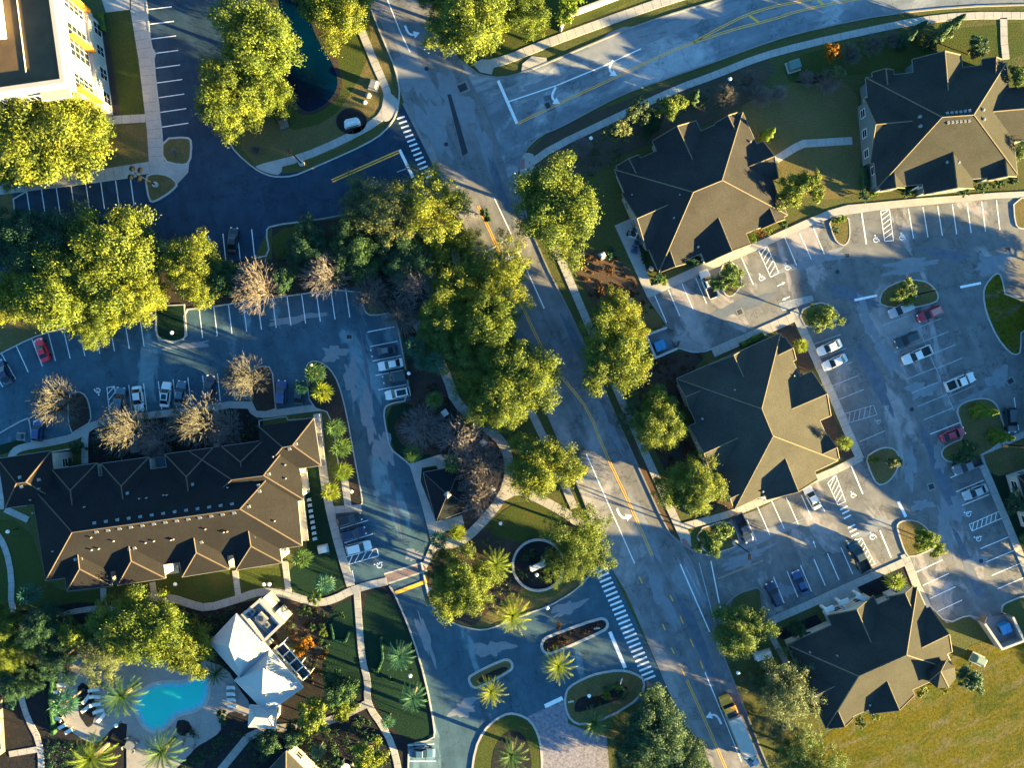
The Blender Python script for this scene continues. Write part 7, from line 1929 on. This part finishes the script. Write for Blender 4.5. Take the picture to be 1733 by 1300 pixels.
    # machinery beside the upper left shop
    for i, (x, y, w, d, m) in enumerate([(1072, 397, 1.5, 1.1, 'stone_white'), (1081, 402, 1.0, 1.0, 'galv'), (1077, 412, 1.1, 1.2, 'paint_steel'), (1085, 411, .9, 1.2, 'black_trim'), (1074, 424, 1.2, .9, 'paint_blue'), (1101, 455, 1.1, 1.1, 'black_trim'), (1073, 388, .8, 1.4, 'galv'), (1065, 395, .9, .7, 'black_trim')]):
        p = W(x, y, .8); l = ['big white', 'upper grey', 'middle blue-grey', 'black right hand', 'low bright blue', 'lone black', 'tall grey north', 'small black west'][i]
        r = empty('air_conditioner', (p.x, p.y, .12), l + ' machine in the cluster on the slab by the upper left shop' if i != 5 else 'lone black air unit at the shrub end of the upper left shop', 'air conditioner', 'machines on the slab', -.4)
        hh = .9 + .15 * (i % 3)
        mb = MB(); mb.box((0, 0, hh / 2), (w, d, hh)); mb.build('housing', m, r)
        mb = MB(); mb.lathe([(min(w, d) * .42, 0), (min(w, d) * .40, .07), (min(w, d) * .1, .08)], (0, 0, hh + .002), 14); mb.build('fan', 'galv' if m == 'black_trim' else 'black_trim', r)
    # white garden wall at the top
    mb = MB(); sweep(mb, PW([(948, 54), (957, 31), (1000, 15), (1045, -2), (1090, -20)]), .4, 0, 1.7); o = mb.build('garden_wall', 'kerb_concrete'); tag(o, 'white garden wall in front of the bright trees at the top', 'wall')
    # fence east of the pool house
    g = 'loungers round the pool'
    for i, (x, y, a) in enumerate([(104, 1160, .1), (96, 1172, .1), (92, 1186, 0), (93, 1202, -.1), (97, 1217, -.25), (106, 1230, .5), (117, 1238, .5)]):
        lounger(x, y, a, ['topmost lounger in the column west of the pool', 'second lounger down in the column west of the pool', 'lounger half under the dark palm west of the pool', 'lounger below the dark palm west of the pool', 'fifth lounger down in the column west of the pool', 'left of the two angled loungers southwest of the pool', 'right of the two angled loungers southwest of the pool'][i], g)
    for i, (x, y, a) in enumerate([(160, 1168, .1), (162, 1180, -.1), (163, 1193, .1), (168, 1204, .25), (173, 1214, .9), (147, 1183, .9), (147, 1199, .7)]):
        lounger(x, y, a + math.pi, ['top lounger beside the large palm at the pool', 'second lounger beside the large palm at the pool', 'third lounger beside the large palm at the pool', 'fourth lounger beside the large palm at the pool', 'tilted lounger below the large palm at the pool', 'upper lounger on the dark oval bed', 'lower lounger on the dark oval bed'][i], g)
    for i, (x, y) in enumerate([(391, 1164), (391, 1175), (392, 1185), (393, 1195)]):
        lounger(x, y, .05, ['topmost', 'second', 'third', 'lowest'][i] + ' of the four loungers between pool and metal roof', g)
    for i in range(8):
        t = i / 7; chair(524 + 10 * t, 846 + 66 * t, math.pi * .05, 'white chair in the line along the clubhouse terrace', 'white chairs along the clubhouse terrace')
    for i in range(5):
        t = i / 4; chair(487 + 29 * t, 1262 + 35 * t, .8, 'white chair in the slanted row by the bottom house', 'white chairs by the bottom house')
    for x, y, l in [(220, 1262, 'round table with chairs south of the pool, left one'), (322, 1255, 'round table with chairs beside the round dark bed'), (585, 1300, 'round white table top at the bottom edge')]:
        p = W(x, y, .7); r = empty('patio_table', (p.x, p.y, .1), l, 'table', 'patio tables')
        mb = MB(); mb.lathe([(.85, .70), (.85, .74), (.02, .745)], (0, 0, 0), 18); mb.build('top', 'galv' if x < 500 else 'stone_white', r)
        mb = MB(); mb.tube([(0, 0, 0), (0, 0, .7)], .06, 8); mb.lathe([(.35, 0), (.33, .05), (.05, .07)], (0, 0, 0), 12); mb.build('leg', 'pole_dark', r)
        for k in range(4):
            a = k * math.pi / 2 + .4
            q = MB(); q.box((math.cos(a) * 1.25, math.sin(a) * 1.25, .42), (.5, .5, .05), a); q.box((math.cos(a) * 1.5, math.sin(a) * 1.5, .68), (.05, .5, .5), a)
            for s in (-1, 1): q.box((math.cos(a) * 1.25 - math.sin(a) * s * .2, math.sin(a) * 1.25 + math.cos(a) * s * .2, .2), (.4, .05, .4), a)
            o = q.build('patio_chair', 'galv'); o.location = (p.x, p.y, .1); tag(o, 'light metal chair drawn up to a patio table', 'chair', 'patio chairs')
    # small marker signs on the islands
    for x, y, a, l in [(966, 1187, .2, 'little white marker sign on the west tip of the triangular island'), (1051, 1152, 1.2, 'thin white marker board on the triangular island'), (1010, 1063, .1, 'small marker sign in the long median bed')]:
        p = W(x, y, .8); r = empty('marker_sign', (p.x, p.y, .14), l, 'sign', 'marker signs', a)
        mb = MB(); mb.tube([(0, 0, 0), (0, 0, 1.2)], .04, 6); mb.build('post', 'galv', r); mb = MB(); mb.box((0, 0, 1.0), (1.1, .09, .5)); mb.build('panel', 'white_trim', r)

# ------------------------------------------------------------------ light, camera
def build_light_camera():
    el, azx, azy = math.radians(SUN_EL), 0.94, -0.35
    d = Vector((azx, azy, 0)).normalized() * math.cos(el) + Vector((0, 0, math.sin(el)))
    L = bpy.data.lights.new('sun', 'SUN'); L.energy = SUN_E; L.angle = math.radians(0.55); L.color = SUN_C
    o = bpy.data.objects.new('sun', L); COL.objects.link(o); o.rotation_euler = (-d).to_track_quat('-Z', 'Y').to_euler()
    w = bpy.data.worlds.new('World'); SC.world = w; w.use_nodes = True; nt = w.node_tree
    bg = nt.nodes['Background']; sky = nt.nodes.new('ShaderNodeTexSky'); sky.sky_type = 'NISHITA'; sky.sun_disc = False
    sky.sun_elevation = el; sky.sun_rotation = math.atan2(azx, azy)
    sky.air_density = 1.0; sky.dust_density = 0.4; sky.ozone_density = 3.0
    hs = nt.nodes.new('ShaderNodeHueSaturation'); hs.inputs['Saturation'].default_value = SKY_SAT
    nt.links.new(sky.outputs[0], hs.inputs['Color'])
    tint = mixc(nt, 1.0, hs.outputs[0], SKY_TINT, 'MULTIPLY'); nt.links.new(tint, bg.inputs['Color'])
    bg.inputs['Strength'].default_value = SKY_E
    cd = bpy.data.cameras.new('camera'); cd.sensor_width = 36; cd.sensor_fit = 'HORIZONTAL'; cd.lens = 36 * H / (1733 / S)
    cd.clip_start = 1; cd.clip_end = 6000
    co = bpy.data.objects.new('camera', cd); COL.objects.link(co); co.location = (0, 0, H); co.rotation_euler = (0, 0, 0); SC.camera = co
    vs = SC.view_settings; SC.display_settings.display_device = 'sRGB'; vs.view_transform = 'Standard'; vs.look = 'None'; vs.gamma = 1; vs.use_curve_mapping = False; vs.exposure = EXPO
    cy = SC.cycles; cy.max_bounces = 5; cy.diffuse_bounces = 3; cy.glossy_bounces = 2; cy.transmission_bounces = 3; cy.transparent_max_bounces = 4

SUN_EL, SUN_E, SUN_C = 7.6, 5.0, (1.0, 0.71, 0.27)
SKY_E, SKY_SAT, SKY_TINT, EXPO = 0.05, 1.0, (0.61, 0.92, 1.0), 3.75
build_materials()
build_ground()
build_plants()
build_shops()
build_clubhouse()
build_shade_shop()
build_office()
build_pool_house()
build_small_buildings()
build_vehicles()
build_things()
build_light_camera()
